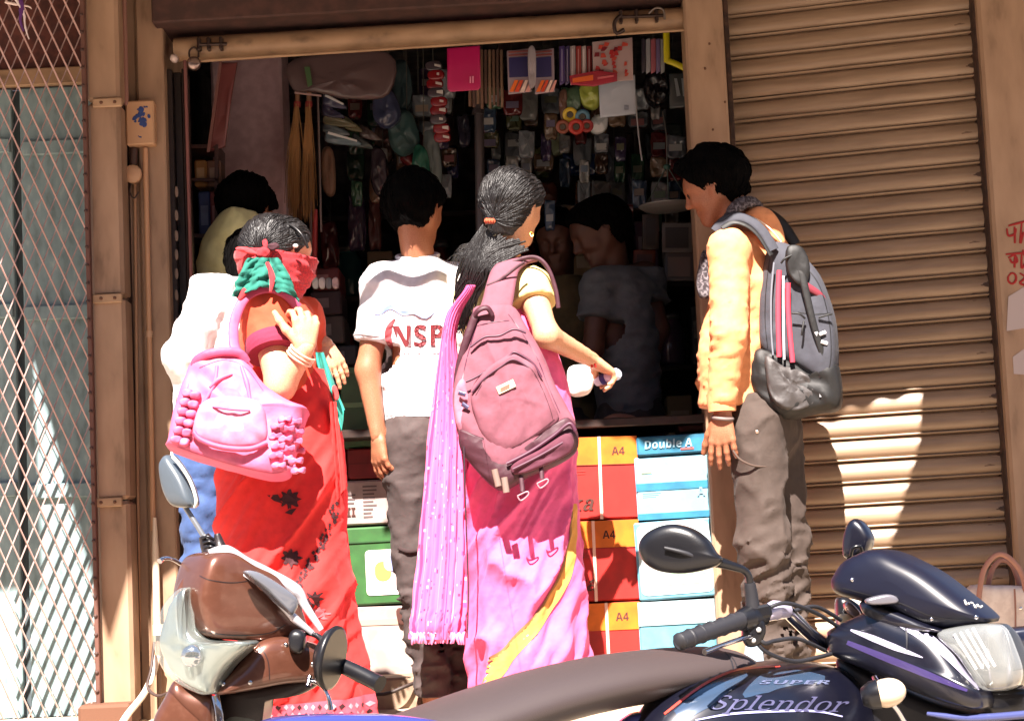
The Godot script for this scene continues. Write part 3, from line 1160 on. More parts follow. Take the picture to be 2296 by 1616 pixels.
func counter() -> void:
	var t := thing("shop_counter", "dark wooden counter above the paper cartons at shop front", "counter", Vector3(0.1, 0.69, -6.8))
	var wood := mat(Color.WHITE, 0.45, {"tex": two_tone(C(52, 36, 30), C(34, 25, 23)), "scale": 1.6, "world": true})
	var a := at(765, 972, -6.5)
	var b := at(1592, 962, -6.5)
	var st := mb()
	bx(st, Vector3((a.x + b.x) / 2, (a.y + b.y) / 2 + 0.012, -6.66), Vector3(b.x - a.x, 0.03, 0.5), 0.004, Basis(Vector3.BACK, 0.0))
	obj("counter_top", st, wood, t)
	st = mb()
	bx(st, Vector3((a.x + b.x) / 2, 1.05, -6.88), Vector3(b.x - a.x, 0.7, 0.03), 0.003)
	obj("counter_front", st, wood, t)
	var black := mat(C(70, 34, 26), 0.8)
	var white := mat(C(232, 226, 220), 0.6)
	var orange := card(C(216, 110, 16))
	var strap := mat(C(236, 196, 176), 0.35)
	# right hand stacks
	var rows := [[1196, 980, 1427, 1165, "top"], [1200, 1168, 1431, 1349, "middle"], [1206, 1353, 1437, 1535, "lowest"]]
	for i in 3:
		var r: Array = rows[i]
		var c := carton("paper_carton", "red and orange paper carton marked A4, %s of its stack" % r[4], [r[0], r[1], r[2], r[3]], -6.420, C(176, 32, 26), 0.3, -0.012 + 0.006 * i, "red A4 paper cartons")
		panel(c, "orange_band", 0.001, 0.66, 0.999, 0.997, orange)
		var u: float = [0.63, 0.56, 0.66][i]
		panel(c, "strap", u, 0.0, u + 0.028, 1.0, strap, 0.004)
		print_on(c, "A4", 0.82 - 0.1 * (i % 2), 0.82, 0.026, black)
		print_on(c, ["ka", "ka", "ka"][i], 0.47 + 0.02 * i, [0.2, 0.22, 0.14][i], 0.05, black, true, 0.3, true)
		fine_print(c, 0.4, 0.58, 0.14, 2, mat(C(150, 40, 34), 0.6))
		fine_print(c, 0.42, 0.74, 0.12, 2, black)
		if i < 2: panel(c, "seam", 0.0, 0.655, 1.0, 0.662, mat(C(120, 24, 24), 0.7), 0.0026)
	var blue := card(C(40, 116, 148))
	var pale := card(C(214, 226, 232))
	var d := carton("paper_ream_box", "blue box lettered Double A at the top of right stack", [1429, 975, 1590, 1018], -6.400, C(44, 118, 150), 0.3, 0.02)
	print_on(d, "Double A", 0.43, 0.56, 0.027, mat(C(150, 190, 208), 0.5), true, 0.1)
	panel(d, "red_mark", 0.6, 0.2, 0.78, 0.3, mat(C(190, 80, 80), 0.6))
	d = carton("paper_ream_box", "white and blue box with pale bands, second in the right stack", [1430, 1021, 1591, 1162], -6.410, C(130, 186, 208), 0.3, 0.015)
	panel(d, "blue_band", 0.0, 0.46, 1.0, 0.58, blue)
	panel(d, "blue_band", 0.0, 0.0, 1.0, 0.1, blue)
	panel(d, "yellow_mark", 0.08, 0.74, 0.22, 0.8, mat(C(206, 214, 130), 0.6))
	fine_print(d, 0.08, 0.42, 0.3, 3, mat(C(120, 170, 190), 0.6))
	print_on(d, "A", 0.86, 0.4, 0.03, mat(C(110, 130, 150), 0.6))
	d = carton("paper_ream_box", "white box with rounded green-edged label behind the dark mirror", [1432, 1166, 1597, 1342], -6.400, C(104, 168, 196), 0.3, 0.03)
	panel(d, "rounded_label", 0.03, 0.06, 0.97, 0.97, mat(C(176, 200, 204), 0.45), 0.002, 0.09)
	panel(d, "green_stripe", 0.08, 0.3, 0.9, 0.33, mat(C(150, 206, 180), 0.5), 0.004)
	panel(d, "green_stripe", 0.3, 0.18, 0.9, 0.24, mat(C(170, 214, 170), 0.5), 0.004)
	fine_print(d, 0.12, 0.46, 0.3, 2, mat(C(140, 160, 170), 0.6))
	d = carton("paper_ream_box", "pale blue box with torn flap, lowest in the right stack", [1440, 1346, 1602, 1535], -6.410, C(96, 164, 190), 0.3, 0.01)
	panel(d, "white_flap", 0.0, 0.72, 1.0, 1.0, mat(C(168, 196, 204), 0.5), 0.004)
	for e in [[1593, 1000, 1640, 1158, C(216, 208, 130), "yellowish box end showing beside the Double A box"], [1596, 1160, 1645, 1292, C(226, 206, 196), "pale pink box end beside the box with rounded label"], [1600, 1294, 1648, 1346, C(206, 84, 76), "red box end beside the rounded label box"], [1603, 1348, 1652, 1470, C(230, 214, 204), "white box end beside the lowest pale blue box"]]:
		d = carton("box", e[5], [e[0], e[1], e[2], e[3]], -6.6, e[4], 0.2, 0.01)
		panel(d, "flap", 0.0, 0.9, 1.0, 1.0, card(e[4].lightened(0.2)))
	# left hand stack
	d = carton("green_carton", "plain dark green carton at the top of left stack", [768, 822, 905, 1001], -6.58, C(60, 88, 60), 0.3)
	panel(d, "tape", 0.0, 0.5, 1.0, 0.56, mat(C(96, 130, 96), 0.3))
	panel(d, "lid_edge", 0.0, 0.93, 1.0, 1.0, card(C(70, 100, 72)), 0.005)
	d = carton("red_box", "small red box between green and printed cartons", [780, 1004, 880, 1072], -6.57, C(110, 20, 24), 0.28)
	panel(d, "fold_line", 0.0, 0.48, 1.0, 0.52, mat(C(90, 20, 24), 0.7))
	d = carton("printed_carton", "whitish carton with printed columns of text in left stack", [766, 1076, 900, 1176], -6.57, C(168, 150, 146), 0.3)
	fine_print(d, 0.36, 0.84, 0.26, 9, mat(C(90, 76, 76), 0.7), 0.085)
	fine_print(d, 0.08, 0.66, 0.16, 3, mat(C(90, 76, 76), 0.7), 0.09)
	print_on(d, "III", 0.12, 0.3, 0.03, black)
	d = carton("green_carton", "green carton with white rounded logo panel in left stack", [778, 1180, 925, 1355], -6.56, C(44, 92, 40), 0.3, 0.01)
	panel(d, "logo_panel", 0.29, 0.12, 0.92, 0.7, mat(C(222, 206, 206), 0.5), 0.002, 0.06)
	panel(d, "logo_disc", 0.42, 0.3, 0.66, 0.55, mat(C(196, 170, 76), 0.5), 0.004, 0.11)
	panel(d, "logo_disc", 0.56, 0.42, 0.78, 0.62, mat(C(130, 140, 186), 0.5), 0.005, 0.1)
	panel(d, "lid_edge", 0.0, 0.8, 1.0, 0.82, card(C(36, 78, 36)), 0.004)
	d = carton("white_carton", "large whitish carton at the bottom of left stack", [792, 1359, 950, 1548], -6.55, C(172, 154, 146), 0.34, -0.01)
	panel(d, "tape", 0.0, 0.78, 1.0, 0.85, mat(C(166, 144, 130), 0.25))
	st = mb()
	pillow(st, smooth(px([888, 1370, 898, 1362, 906, 1380, 900, 1392, 908, 1400, 894, 1398], -6.535), 3), 0.003, 0.001)
	obj("bird_mark", st, black, d)
	st = mb()
	tube(st, curve([at(800, 1552, -6.35), at(860, 1556, -6.3), at(905, 1540, -6.3), at(940, 1526, -6.35)], 12), 0.006, 8)
	tag(obj("floor_cable", st, mat(C(52, 38, 34), 0.6)), "dark cable on the step before the white carton", "cable")
	# things on the counter
	d = carton("brown_box", "open brown box at the right end of counter", [1522, 936, 1592, 966], -6.55, C(150, 112, 96), 0.2, 0.06)
	panel(d, "flap", 0.0, 0.8, 1.0, 1.0, card(C(168, 130, 112)), 0.01)
	for e in [[1350, 928, 1430, 946, C(126, 92, 78), "brown paper packet lying on counter before shopkeeper"], [1300, 940, 1350, 954, C(92, 58, 48), "small reddish packet lying on the counter by the white bag"], [1430, 940, 1490, 958, C(70, 66, 74), "grey folded paper lying on the counter near the brown box"]]:
		st = mb()
		pillow(st, smooth(px([e[0], e[3], e[0] + 14, e[1] + 4, (e[0] + e[2]) * 0.5, e[1], e[2] - 8, e[1] + 6, e[2], e[3]], -6.62), 3), 0.06, 0.04, 0.5, 5, wrinkle(Vector3(30, 30, 30), 0.006))
		tag(obj("paper_packet", st, mat(e[4], 0.6)), e[5], "packet")

# a limp packet or bag hanging in the shop: outline bulged and crumpled
func packet(called: String, label: String, cat: String, p: Array, z: float, c: Color, o := {}) -> Node3D:
	var q := px(p, z, o.get("zx", 0.0))
	var low := q[0]
	for v in q: low = v if v.y < low.y else low
	var t := thing(called, label, cat, low, o.get("group", ""))
	var st := mb()
	var body := smooth(q, 4) if o.get("soft", true) else q
	var seed_ := rng.randf() * 90.0
	pillow(st, body, o.get("bulge", 0.02), o.get("bulge", 0.02), o.get("e", 0.4), 6, wrinkle(Vector3(26, 26, 26), o.get("crumple", 0.008), seed_))
	obj(o.get("part", "pouch"), st, mat(c, o.get("rough", 0.22), {"coat": o.get("coat", 0.0)}), t)
	return t

func strip(t: Node3D, called: String, p: Array, z: float, c: Color, thick := 0.003, rough := 0.4) -> void:
	var st := mb()
	plate(st, px(p, z), thick)
	obj(called, st, mat(c, rough), t)

func cord(t: Node3D, pts: Array, z: float, r := 0.002, c := Color(0.35, 0.33, 0.3), called := "cord") -> void:
	var q := []
	for i in range(0, pts.size(), 2): q.append(at(pts[i], pts[i + 1], z))
	var st := mb()
	tube(st, curve(q, 12) if q.size() > 2 else ln(q[0], q[1], 2), r, 6)
	obj(called, st, mat(c, 0.5), t)

func hanging_goods() -> void:
	var t: Node3D
	var st: SurfaceTool
	# rod behind the shutter that the goods hang from
	st = mb()
	tube(st, ln(at(430, 112, -6.6), at(1560, 40, -6.6), 4), 0.009, 8)
	tag(obj("hanging_rod", st, mat(C(60, 50, 46), 0.4, {"metal": 0.6})), "steel rod behind the rolled shutter, goods hang from it", "rod")
	# at the left: tinted sheet, cubby shelf, pink sheet
	t = packet("film_roll_sheet", "reddish tinted plastic sheet hanging aslant left of pink pier", "plastic sheet", [470, 340, 496, 140, 532, 140, 522, 200, 504, 330], -6.75, C(122, 66, 64), {"bulge": 0.012, "rough": 0.3, "soft": false})
	strip(t, "edge", [463, 342, 470, 340, 497, 138, 491, 138], -6.735, C(150, 104, 98))
	t = thing("cubby_shelf", "small wall shelf with yellow and blue goods at far left", "shelf", at(466, 560, -6.9))
	for e in [[430, 344, 504, 352], [430, 418, 504, 424], [430, 540, 504, 548]]:
		strip(t, "board", [e[0], e[3], e[2], e[3], e[2], e[1], e[0], e[1]], -6.9, C(70, 44, 40), 0.16)
	strip(t, "upright", [496, 548, 504, 548, 504, 346, 496, 346], -6.9, C(70, 44, 40), 0.16)
	for e in [[436, 418, 462, 416, C(150, 104, 54), "yellow box on the upper board of cubby shelf"], [464, 418, 494, 416, C(120, 84, 66), "brown box on the upper board of cubby shelf"], [446, 538, 470, 530, C(46, 62, 110), "blue box on the lower board of cubby shelf"], [472, 538, 494, 530, C(110, 46, 50), "dark red box on lower board of the cubby shelf"]]:
		var h: float = 60.0 if e[1] < 500 else 110.0
		t = carton("small_box", e[5], [e[0], e[1] - h, e[2], e[1]], -6.76, e[4], 0.1)
		panel(t, "label", 0.2, 0.3, 0.8, 0.7, card(e[4].lightened(0.25)))
	# clear pouch and the two grass brooms
	t = packet("clear_pouch", "large dim plastic pouch hanging beside the pink pier", "pouch", [658, 132, 870, 118, 872, 210, 790, 222, 705, 206, 656, 200], -6.72, C(84, 66, 66), {"bulge": 0.02, "rough": 0.25})
	strip(t, "hem", [660, 206, 720, 213, 720, 217, 660, 210], -6.69, C(150, 120, 116))
	strip(t, "green_print", [682, 150, 694, 150, 700, 190, 690, 196], -6.69, C(66, 92, 58))
	for e in [[662, "left of the two grass brooms hanging by the pink pier"], [688, "right of the two grass brooms hanging by the pink pier"]]:
		t = thing("grass_broom", e[1], "broom", at(e[0], 470, -6.8), "grass brooms")
		st = mb()
		tube(st, ln(at(e[0] + 6, 170, -6.8), at(e[0] + 4, 236, -6.8)), 0.009, 8)
		obj("handle", st, mat(C(120, 84, 60), 0.6), t)
		st = mb()
		for k in 70:
			var x: float = e[0] + rng.randfn(0, 9.0)
			tube(st, curve([at(e[0] + 4 + rng.randfn(0, 2.0), 232, -6.8 + rng.randfn(0, 0.006)), at(lerpf(e[0], x, 0.7), 330, -6.8), at(x + rng.randfn(0, 2), 440 + rng.randf() * 60, -6.8 + rng.randfn(0, 0.02))], 6), [0.0022, 0.0016, 0.0008], 4)
		tag(obj("bristles", st, mat(C(142, 100, 58), 0.8), t), "", "", "", "stuff")
		st = mb()
		tube(st, ln(at(e[0] + 4, 228, -6.8), at(e[0] + 4, 240, -6.8)), 0.0125, 8)
		obj("binding", st, mat(C(130, 40, 40), 0.5), t)
	# dark upright frames and red tube at x 690-720
	for e in [[690, 206, 700, 640, 0.006, C(96, 76, 70), "thin steel upright hanging right of the grass brooms"], [712, 214, 720, 520, 0.004, C(120, 104, 100), "pale cord hanging right of the steel upright"], [706, 470, 704, 640, 0.010, C(150, 40, 36), "red plastic tube hanging above woman in red's hair"]]:
		st = mb()
		tube(st, ln(at(e[0], e[1], -6.85), at(e[2], e[3], -6.85), 3), e[4], 8)
		tag(obj("hanging_tube", st, mat(e[5], 0.4)), e[6], "tube")
	# folded packets stacked aslant
	var n := 0
	for e in [[724, 212, 770, 240, C(70, 70, 92), 1], [722, 234, 766, 262, C(60, 56, 76), 0], [726, 256, 790, 282, C(110, 104, 82), 0], [724, 276, 776, 300, C(96, 106, 112), 0], [730, 296, 800, 322, C(120, 140, 150), 1], [770, 262, 806, 292, C(104, 100, 74), 0], [790, 300, 830, 330, C(64, 70, 70), 0], [806, 280, 850, 312, C(74, 62, 60), 0]]:
		n += 1
		t = packet("folded_packet", "%s folded plastic packet, %s from top of the slanting stack by the brooms" % [["dull blue", "dark violet", "olive", "grey", "pale blue", "khaki", "dark grey", "brownish"][n - 1], ord[n - 1]], "packet", [e[0], e[1] + 6, e[0] + 6, e[1], e[2], e[3] - 6, e[2] + 4, e[3] + 4, e[0] + 4, e[3] - 2], -6.9 - 0.01 * n, e[4], {"bulge": 0.018, "rough": 0.15, "group": "folded packets in the slanting stack"})
		if e[5]: strip(t, "bright_edge", [e[0] + 6, e[1] - 1, e[2], e[3] - 8, e[2], e[3] - 4, e[0] + 4, e[1] + 4], -6.875, C(206, 206, 206))
	t = packet("paper_roll", "upright cream paper roll hanging under the folded packets", "roll", [722, 340, 746, 338, 752, 420, 740, 440, 724, 420], -7.0, C(120, 90, 72), {"bulge": 0.03, "rough": 0.6})
	# crumpled plastic bundles in the middle
	n = 0
	for e in [[836, 128, 872, 124, 878, 200, 850, 214, 834, 190, C(52, 54, 78), "dark blue"], [880, 150, 912, 140, 926, 200, 910, 250, 884, 240, C(66, 84, 88), "bluish grey"], [890, 180, 916, 176, 924, 236, 906, 250, 886, 236, C(140, 158, 160), "silvery"], [840, 210, 880, 204, 900, 262, 870, 290, 838, 270, C(58, 62, 86), "slate blue"], [872, 262, 920, 250, 942, 320, 910, 352, 876, 330, C(60, 84, 84), "teal grey"], [900, 300, 946, 300, 956, 352, 930, 380, 898, 360, C(96, 34, 36), "maroon"], [844, 286, 876, 290, 884, 350, 862, 372, 842, 340, C(78, 60, 54), "brown"], [930, 330, 958, 340, 966, 420, 940, 440, 924, 392, C(40, 90, 74), "green"], [950, 300, 980, 310, 992, 400, 972, 450, 952, 400, C(120, 130, 130), "grey foil"], [836, 330, 866, 350, 872, 420, 850, 440, 832, 410, C(58, 48, 56), "plum"]]:
		n += 1
		t = packet("plastic_bundle", "%s crumpled plastic bundle hanging above man in white T-shirt" % e[11], "bundle", e.slice(0, 10), -7.0 - 0.06 * (n % 4), e[10], {"bulge": 0.05, "crumple": 0.02, "rough": 0.16, "e": 0.55, "group": "crumpled bundles"})
		cord(t, [e[2] - 8, e[3] + 4, e[2] - 10, 70], -7.0 - 0.06 * (n % 4))
	# chain of sachets
	t = thing("sachet_strip", "strip of red sachets with white bars left of the magenta folder", "sachet strip", at(985, 300, -6.75))
	for k in 9:
		var x := 972.0 + 2.2 * k + 3.0 * sin(k * 1.9)
		var y := 140.0 + k * 20
		st = mb()
		pillow(st, smooth(px([x - 15, y, x + 15, y - 2, x + 16, y + 16, x - 14, y + 18], -6.75 + 0.008 * sin(k * 2.2), 0.0006), 3), 0.008, 0.008, 0.4, 4)
		obj("sachet", st, mat(C(120, 24, 30) if k % 3 else C(70, 60, 66), 0.2), t)
		strip(t, "white_bar", [x + 2, y + 3, x + 16, y + 6 - 4 * (k % 2), x + 16, y + 11, x + 2, y + 8], -6.734, C(190, 180, 176), 0.003)
	# top row right behind the shutter
	t = packet("magenta_folder", "magenta plastic folder hanging at the middle of the shop front", "folder", [1002, 108, 1076, 102, 1078, 196, 1072, 202, 1010, 206, 1003, 200], -6.58, C(172, 22, 84), {"bulge": 0.006, "crumple": 0.003, "rough": 0.35, "soft": false})
	strip(t, "tag", [1053, 172, 1056, 172, 1056, 186, 1053, 186], -6.568, C(226, 140, 170))
	strip(t, "tag", [1059, 171, 1062, 171, 1062, 186, 1059, 186], -6.568, C(226, 140, 170))
	t = thing("stick_bundle", "bundle of thin brown sticks hanging right of the magenta folder", "bundle", at(1090, 245, -6.66))
	for k in 9:
		st = mb()
		var x := 1054.0 + k * 9.0
		tube(st, ln(at(x - 2, 112, -6.66), at(x, 238 + 6 * sin(k * 2.7), -6.66 + 0.003 * (k % 2)), 3), 0.0062, 6)
		obj("stick", st, mat([C(112, 82, 66), C(92, 66, 56), C(126, 98, 78)][k % 3], 0.6), t)
	for e in [[1136, 1190, "left of the two card packs with orange stripes below the shutter"], [1196, 1242, "right of the two card packs with orange stripes below the shutter"]]:
		t = packet("card_pack", e[2], "card pack", [e[0], 114, e[1], 108, e[1] + 2, 206, e[0] + 4, 212], -6.6, C(150, 132, 140), {"bulge": 0.006, "crumple": 0.002, "rough": 0.2, "soft": false, "group": "card packs with orange stripes"})
		var w: float = e[1] - e[0]
		strip(t, "blue_panel", [e[0] + 5, 130, e[1] - 6, 127, e[1] - 5, 172, e[0] + 6, 174], -6.59, C(44, 40, 86))
		for k in 4: strip(t, "stripe", [e[0] + 6 + k * w * 0.22, 206, e[0] + 18 + k * w * 0.22, 180, e[0] + 18 + (k + 0.8) * w * 0.2, 180, e[0] + 6 + (k + 0.8) * w * 0.22, 206], -6.588, [C(224, 104, 34), C(206, 70, 40), C(226, 196, 184), C(214, 150, 140)][k])
		for k in 2: strip(t, "top_band", [e[0] + 4, 116 + k * 7, e[1] - 4, 113 + k * 7, e[1] - 4, 116 + k * 7, e[0] + 4, 119 + k * 7], -6.589, C(130, 62, 56))
	t = packet("grey_sachet", "grey sachet hanging between the two striped card packs", "sachet", [1184, 112, 1200, 110, 1202, 178, 1196, 196, 1186, 190], -6.56, C(150, 140, 144), {"bulge": 0.01, "rough": 0.2})
	n = 0
	for e in [[1254, 1266, C(76, 60, 110), "violet"], [1267, 1277, C(60, 50, 84), "dark violet"], [1278, 1290, C(166, 150, 152), "pale grey"], [1291, 1303, C(150, 60, 56), "red"], [1304, 1314, C(190, 170, 168), "whitish"], [1315, 1327, C(120, 48, 50), "brick red"]]:
		n += 1
		t = packet("pen_pack", "%s narrow pen pack in the row left of the red printed poster" % e[3], "pen pack", [e[0], 104, e[1], 102, e[1] + 1, 186, e[0] + 1, 192], -6.6, e[2], {"bulge": 0.008, "crumple": 0.002, "rough": 0.2, "soft": false, "group": "narrow pen packs"})
		strip(t, "pen", [(e[0] + e[1]) * 0.5 - 1.2, 110, (e[0] + e[1]) * 0.5 + 1.2, 110, (e[0] + e[1]) * 0.5 + 1.6, 182, (e[0] + e[1]) * 0.5 - 0.8, 182], -6.59, e[2].lightened(0.3))
	t = packet("red_poster", "red and white printed poster hanging under the right latch", "poster", [1328, 94, 1418, 84, 1420, 180, 1330, 186], -6.58, C(176, 150, 148), {"bulge": 0.004, "crumple": 0.002, "rough": 0.4, "soft": false, "part": "paper"})
	for k in 26:
		var x := 1332.0 + rng.randf() * 72
		var y := 92.0 + rng.randf() * 78
		strip(t, "print_block", [x, y + 8, x + 4 + rng.randf() * 10, y + 7, x + 6 + rng.randf() * 8, y + 2 - rng.randf() * 6, x + 2, y - 2], -6.5735 + 0.0002 * k, [C(170, 44, 44), C(186, 70, 56), C(120, 30, 40)][k % 3], 0.001)
	t = packet("orange_ticket", "orange and crimson card strip below the red poster", "card", [1276, 170, 1340, 158, 1384, 164, 1384, 182, 1330, 194, 1280, 190], -6.55, C(150, 34, 52), {"bulge": 0.005, "crumple": 0.002, "rough": 0.35, "soft": false})
	strip(t, "orange_band", [1284, 186, 1330, 180, 1330, 168, 1284, 176], -6.542, C(206, 90, 36))
	strip(t, "print_line", [1340, 178, 1376, 172, 1376, 168, 1340, 173], -6.542, C(190, 90, 96))
	t = packet("white_bag", "whitish plastic bag hanging right below the red poster", "bag", [1342, 190, 1380, 172, 1424, 168, 1426, 256, 1346, 264], -6.62, C(176, 184, 196), {"bulge": 0.012, "crumple": 0.005, "rough": 0.2, "soft": false})
	strip(t, "ring_print", [1400, 236, 1410, 236, 1410, 246, 1400, 246], -6.6, C(130, 136, 150))
	cord(t, [1424, 200, 1432, 300, 1440, 360], -6.62, 0.003, Color(0.6, 0.6, 0.62))
	for e in [[[1300, 196, 1340, 190, 1346, 232, 1330, 246, 1306, 236], C(150, 160, 70), "lime green crumpled packet above the tape rolls"], [[1272, 204, 1298, 196, 1302, 240, 1282, 256, 1268, 240], C(70, 92, 70), "dull green packet left of the lime green one"], [[1254, 210, 1270, 204, 1272, 260, 1262, 276, 1254, 250], C(96, 70, 60), "brown packet left of the dull green one"]]:
		packet("crumpled_packet", e[2], "packet", e[0], -6.66, e[1], {"bulge": 0.025, "crumple": 0.012, "rough": 0.2})
	for e in [[1278, 257, 17, C(190, 160, 40), "yellow"], [1306, 262, 17, C(70, 110, 130), "blue"], [1292, 284, 18, C(166, 40, 30), "red"], [1316, 282, 15, C(140, 36, 34), "dark red"], [1262, 284, 16, C(120, 60, 40), "brown"]]:
		t = thing("tape_roll", "%s tape roll hanging under the lime green packet" % e[4], "tape roll", at(e[0], e[1], -6.64), "tape rolls")
		st = mb()
		var r: float = e[2] / F * 6.64
		lathe(st, Transform3D(Basis(Vector3.RIGHT, PI / 2 + 0.2), at(e[0], e[1], -6.64)), [Vector2(r * 0.45, -0.012), Vector2(r, -0.012), Vector2(r, 0.012), Vector2(r * 0.45, 0.012), Vector2(r * 0.45, -0.012)], 24)
		obj("ring", st, mat(e[3], 0.35), t)
		st = mb()
		lathe(st, Transform3D(Basis(Vector3.RIGHT, PI / 2 + 0.2), at(e[0], e[1], -6.64)), [Vector2(r * 0.3, -0.01), Vector2(r * 0.44, -0.01), Vector2(r * 0.44, 0.013), Vector2(r * 0.3, 0.013)], 20)
		obj("core", st, mat(C(60, 50, 40), 0.6), t)
	t = packet("pale_lump", "small pale silvery lump right of the tape rolls", "pouch", [1326, 268, 1344, 258, 1362, 264, 1360, 290, 1340, 300, 1324, 292], -6.7, C(190, 196, 200), {"bulge": 0.03, "crumple": 0.01, "rough": 0.12})  # pale silvery lump, rounded and slightly crumpled
	n = 0
	for e in [[1438, 1447, C(60, 54, 66), "dark"], [1448, 1458, C(150, 150, 156), "silver"], [1459, 1470, C(160, 90, 100), "rose"], [1471, 1480, C(110, 96, 130), "lilac"], [1481, 1490, C(140, 140, 140), "grey"]]:
		t = packet("pencil_pack", "%s long pencil pack hanging left of the yellow hanger" % e[3], "pencil pack", [e[0], 88, e[1], 86, e[1] + 1, 160, e[0] + 1, 166], -6.62, e[2], {"bulge": 0.008, "crumple": 0.002, "rough": 0.2, "soft": false, "group": "long pencil packs"})
	t = thing("yellow_hanger", "yellow plastic coat hanger hanging at top right of shop", "hanger", at(1515, 150, -6.58))
	for e in [[[1494, 60, 1496, 140], 0.0115], [[1496, 136, 1514, 142, 1550, 160, 1574, 172], 0.011]]:
		var pts := []
		for i in range(0, e[0].size(), 2): pts.append(at(e[0][i], e[0][i + 1], -6.56))
		st = mb()
		tube(st, curve(pts, 12) if pts.size() > 2 else ln(pts[0], pts[1], 3), e[1], 8, 0.4, Vector3.BACK)
		obj("bar", st, mat(C(196, 184, 24), 0.4), t)
	packet("black_bag", "black plastic bag under the long pencil packs", "bag", [1446, 172, 1490, 166, 1498, 214, 1476, 240, 1450, 224], -6.72, C(26, 24, 28), {"bulge": 0.04, "crumple": 0.018, "rough": 0.2})
	t = packet("grey_case", "grey case with pale strips under the yellow hanger", "case", [1500, 166, 1556, 164, 1560, 238, 1502, 244], -6.7, C(70, 74, 76), {"bulge": 0.012, "crumple": 0.003, "rough": 0.2, "soft": false})
	for k in 3: strip(t, "pale_strip", [1512 + k * 16, 176, 1518 + k * 16, 176, 1526 + k * 14, 214, 1518 + k * 14, 216], -6.685, C(130, 136, 140))  # pale slanted strips laid on the case
	# steel pole in the middle of the shop
	t = thing("steel_pole", "grey steel pole standing in the middle of shop", "pole", at(1076, 700, -6.9))
	st = mb()
	tube(st, ln(at(1072, 60, -6.95), at(1082, 960, -6.95), 6), 0.018, 14)
	obj("shaft", st, mat(C(96, 88, 90), 0.35, {"metal": 0.5}), t)
	st = mb()
	tube(st, ln(at(1072, 246, -6.945), at(1072, 256, -6.945), 2), 0.024, 14)
	obj("collar", st, mat(C(80, 72, 74), 0.4, {"metal": 0.5}), t)
	# shelves along the back and what stands on them
	t = thing("back_shelf", "dark wooden shelving along the rear wall of shop", "shelf", Vector3(0, 0.7, -8.6))
	var wood := mat(C(54, 42, 38), 0.6)
	for y in [1.05, 1.45, 1.85, 2.22, 2.58]:
		st = mb()
		bx(st, Vector3(0.05, y, -8.55), Vector3(1.8, 0.025, 0.4), 0.003)
		obj("board", st, wood, t)
	for x in [-0.84, -0.1, 0.5, 0.94]:
		st = mb()
		bx(st, Vector3(x, 1.7, -8.57), Vector3(0.03, 2.0, 0.38), 0.003)
		obj("upright", st, wood, t)
	var names := ["dark red", "navy", "olive", "grey", "brown", "teal", "mauve", "cream"]
	var cols := [C(120, 40, 40), C(44, 54, 96), C(96, 96, 60), C(120, 122, 124), C(110, 82, 64), C(50, 100, 104), C(110, 84, 110), C(176, 160, 130)]
	var tall := ["top", "second", "third", "fourth"]
	var nth := {}
	for row in 4:
		var y: float = [2.22, 1.85, 1.45, 1.05][row]
		var x := -0.78
		var k := 0
		while x < 0.86:
			var w := rng.randf_range(0.07, 0.15)
			var i := rng.randi() % 8
			k += 1
			if k % 3 == 1:
				t = thing("goods_jar", "%s lidded jar, %s from left on the %s of four rear shelves" % [names[i], ord[k - 1], tall[row]], "jar", Vector3(x + w / 2, y + 0.013, -8.46), "jars on the rear shelves")
				st = mb()
				lathe(st, Transform3D(Basis(), Vector3(x + w / 2, y + 0.013, -8.46)), [Vector2(0.001, 0), Vector2(w * 0.42, 0), Vector2(w * 0.45, 0.02), Vector2(w * 0.45, 0.17), Vector2(w * 0.3, 0.2), Vector2(w * 0.3, 0.21)], 14)
				obj("glass", st, mat(cols[i], 0.1, {"coat": 1.0}), t)
				st = mb()
				lathe(st, Transform3D(Basis(), Vector3(x + w / 2, y + 0.223, -8.46)), [Vector2(0.001, 0), Vector2(w * 0.34, 0), Vector2(w * 0.34, 0.03), Vector2(0.001, 0.034)], 14)
				obj("lid", st, mat(C(150, 150, 150), 0.2, {"metal": 0.6}), t)
			else:
				var h := rng.randf_range(0.14, 0.3)
				t = thing("goods_box", "%s box, %s from left on the %s of four rear shelves" % [names[i], ord[k - 1], tall[row]], "box", Vector3(x + w / 2, y + 0.013, -8.46), "boxes on the rear shelves")
				st = mb()
				bx(st, Vector3(x + w / 2, y + 0.013 + h / 2, -8.46), Vector3(w * 0.94, h, 0.16), 0.003)
				obj("body", st, mat(cols[i], 0.35), t)
				st = mb()
				bx(st, Vector3(x + w / 2, y + 0.013 + h * 0.6, -8.378), Vector3(w * 0.7, h * 0.3, 0.003), 0.001)
				obj("label", st, mat(cols[i].lightened(0.4), 0.4), t)
			x += w + 0.012
	# glossy packets hung in the depth of the shop
	n = 0
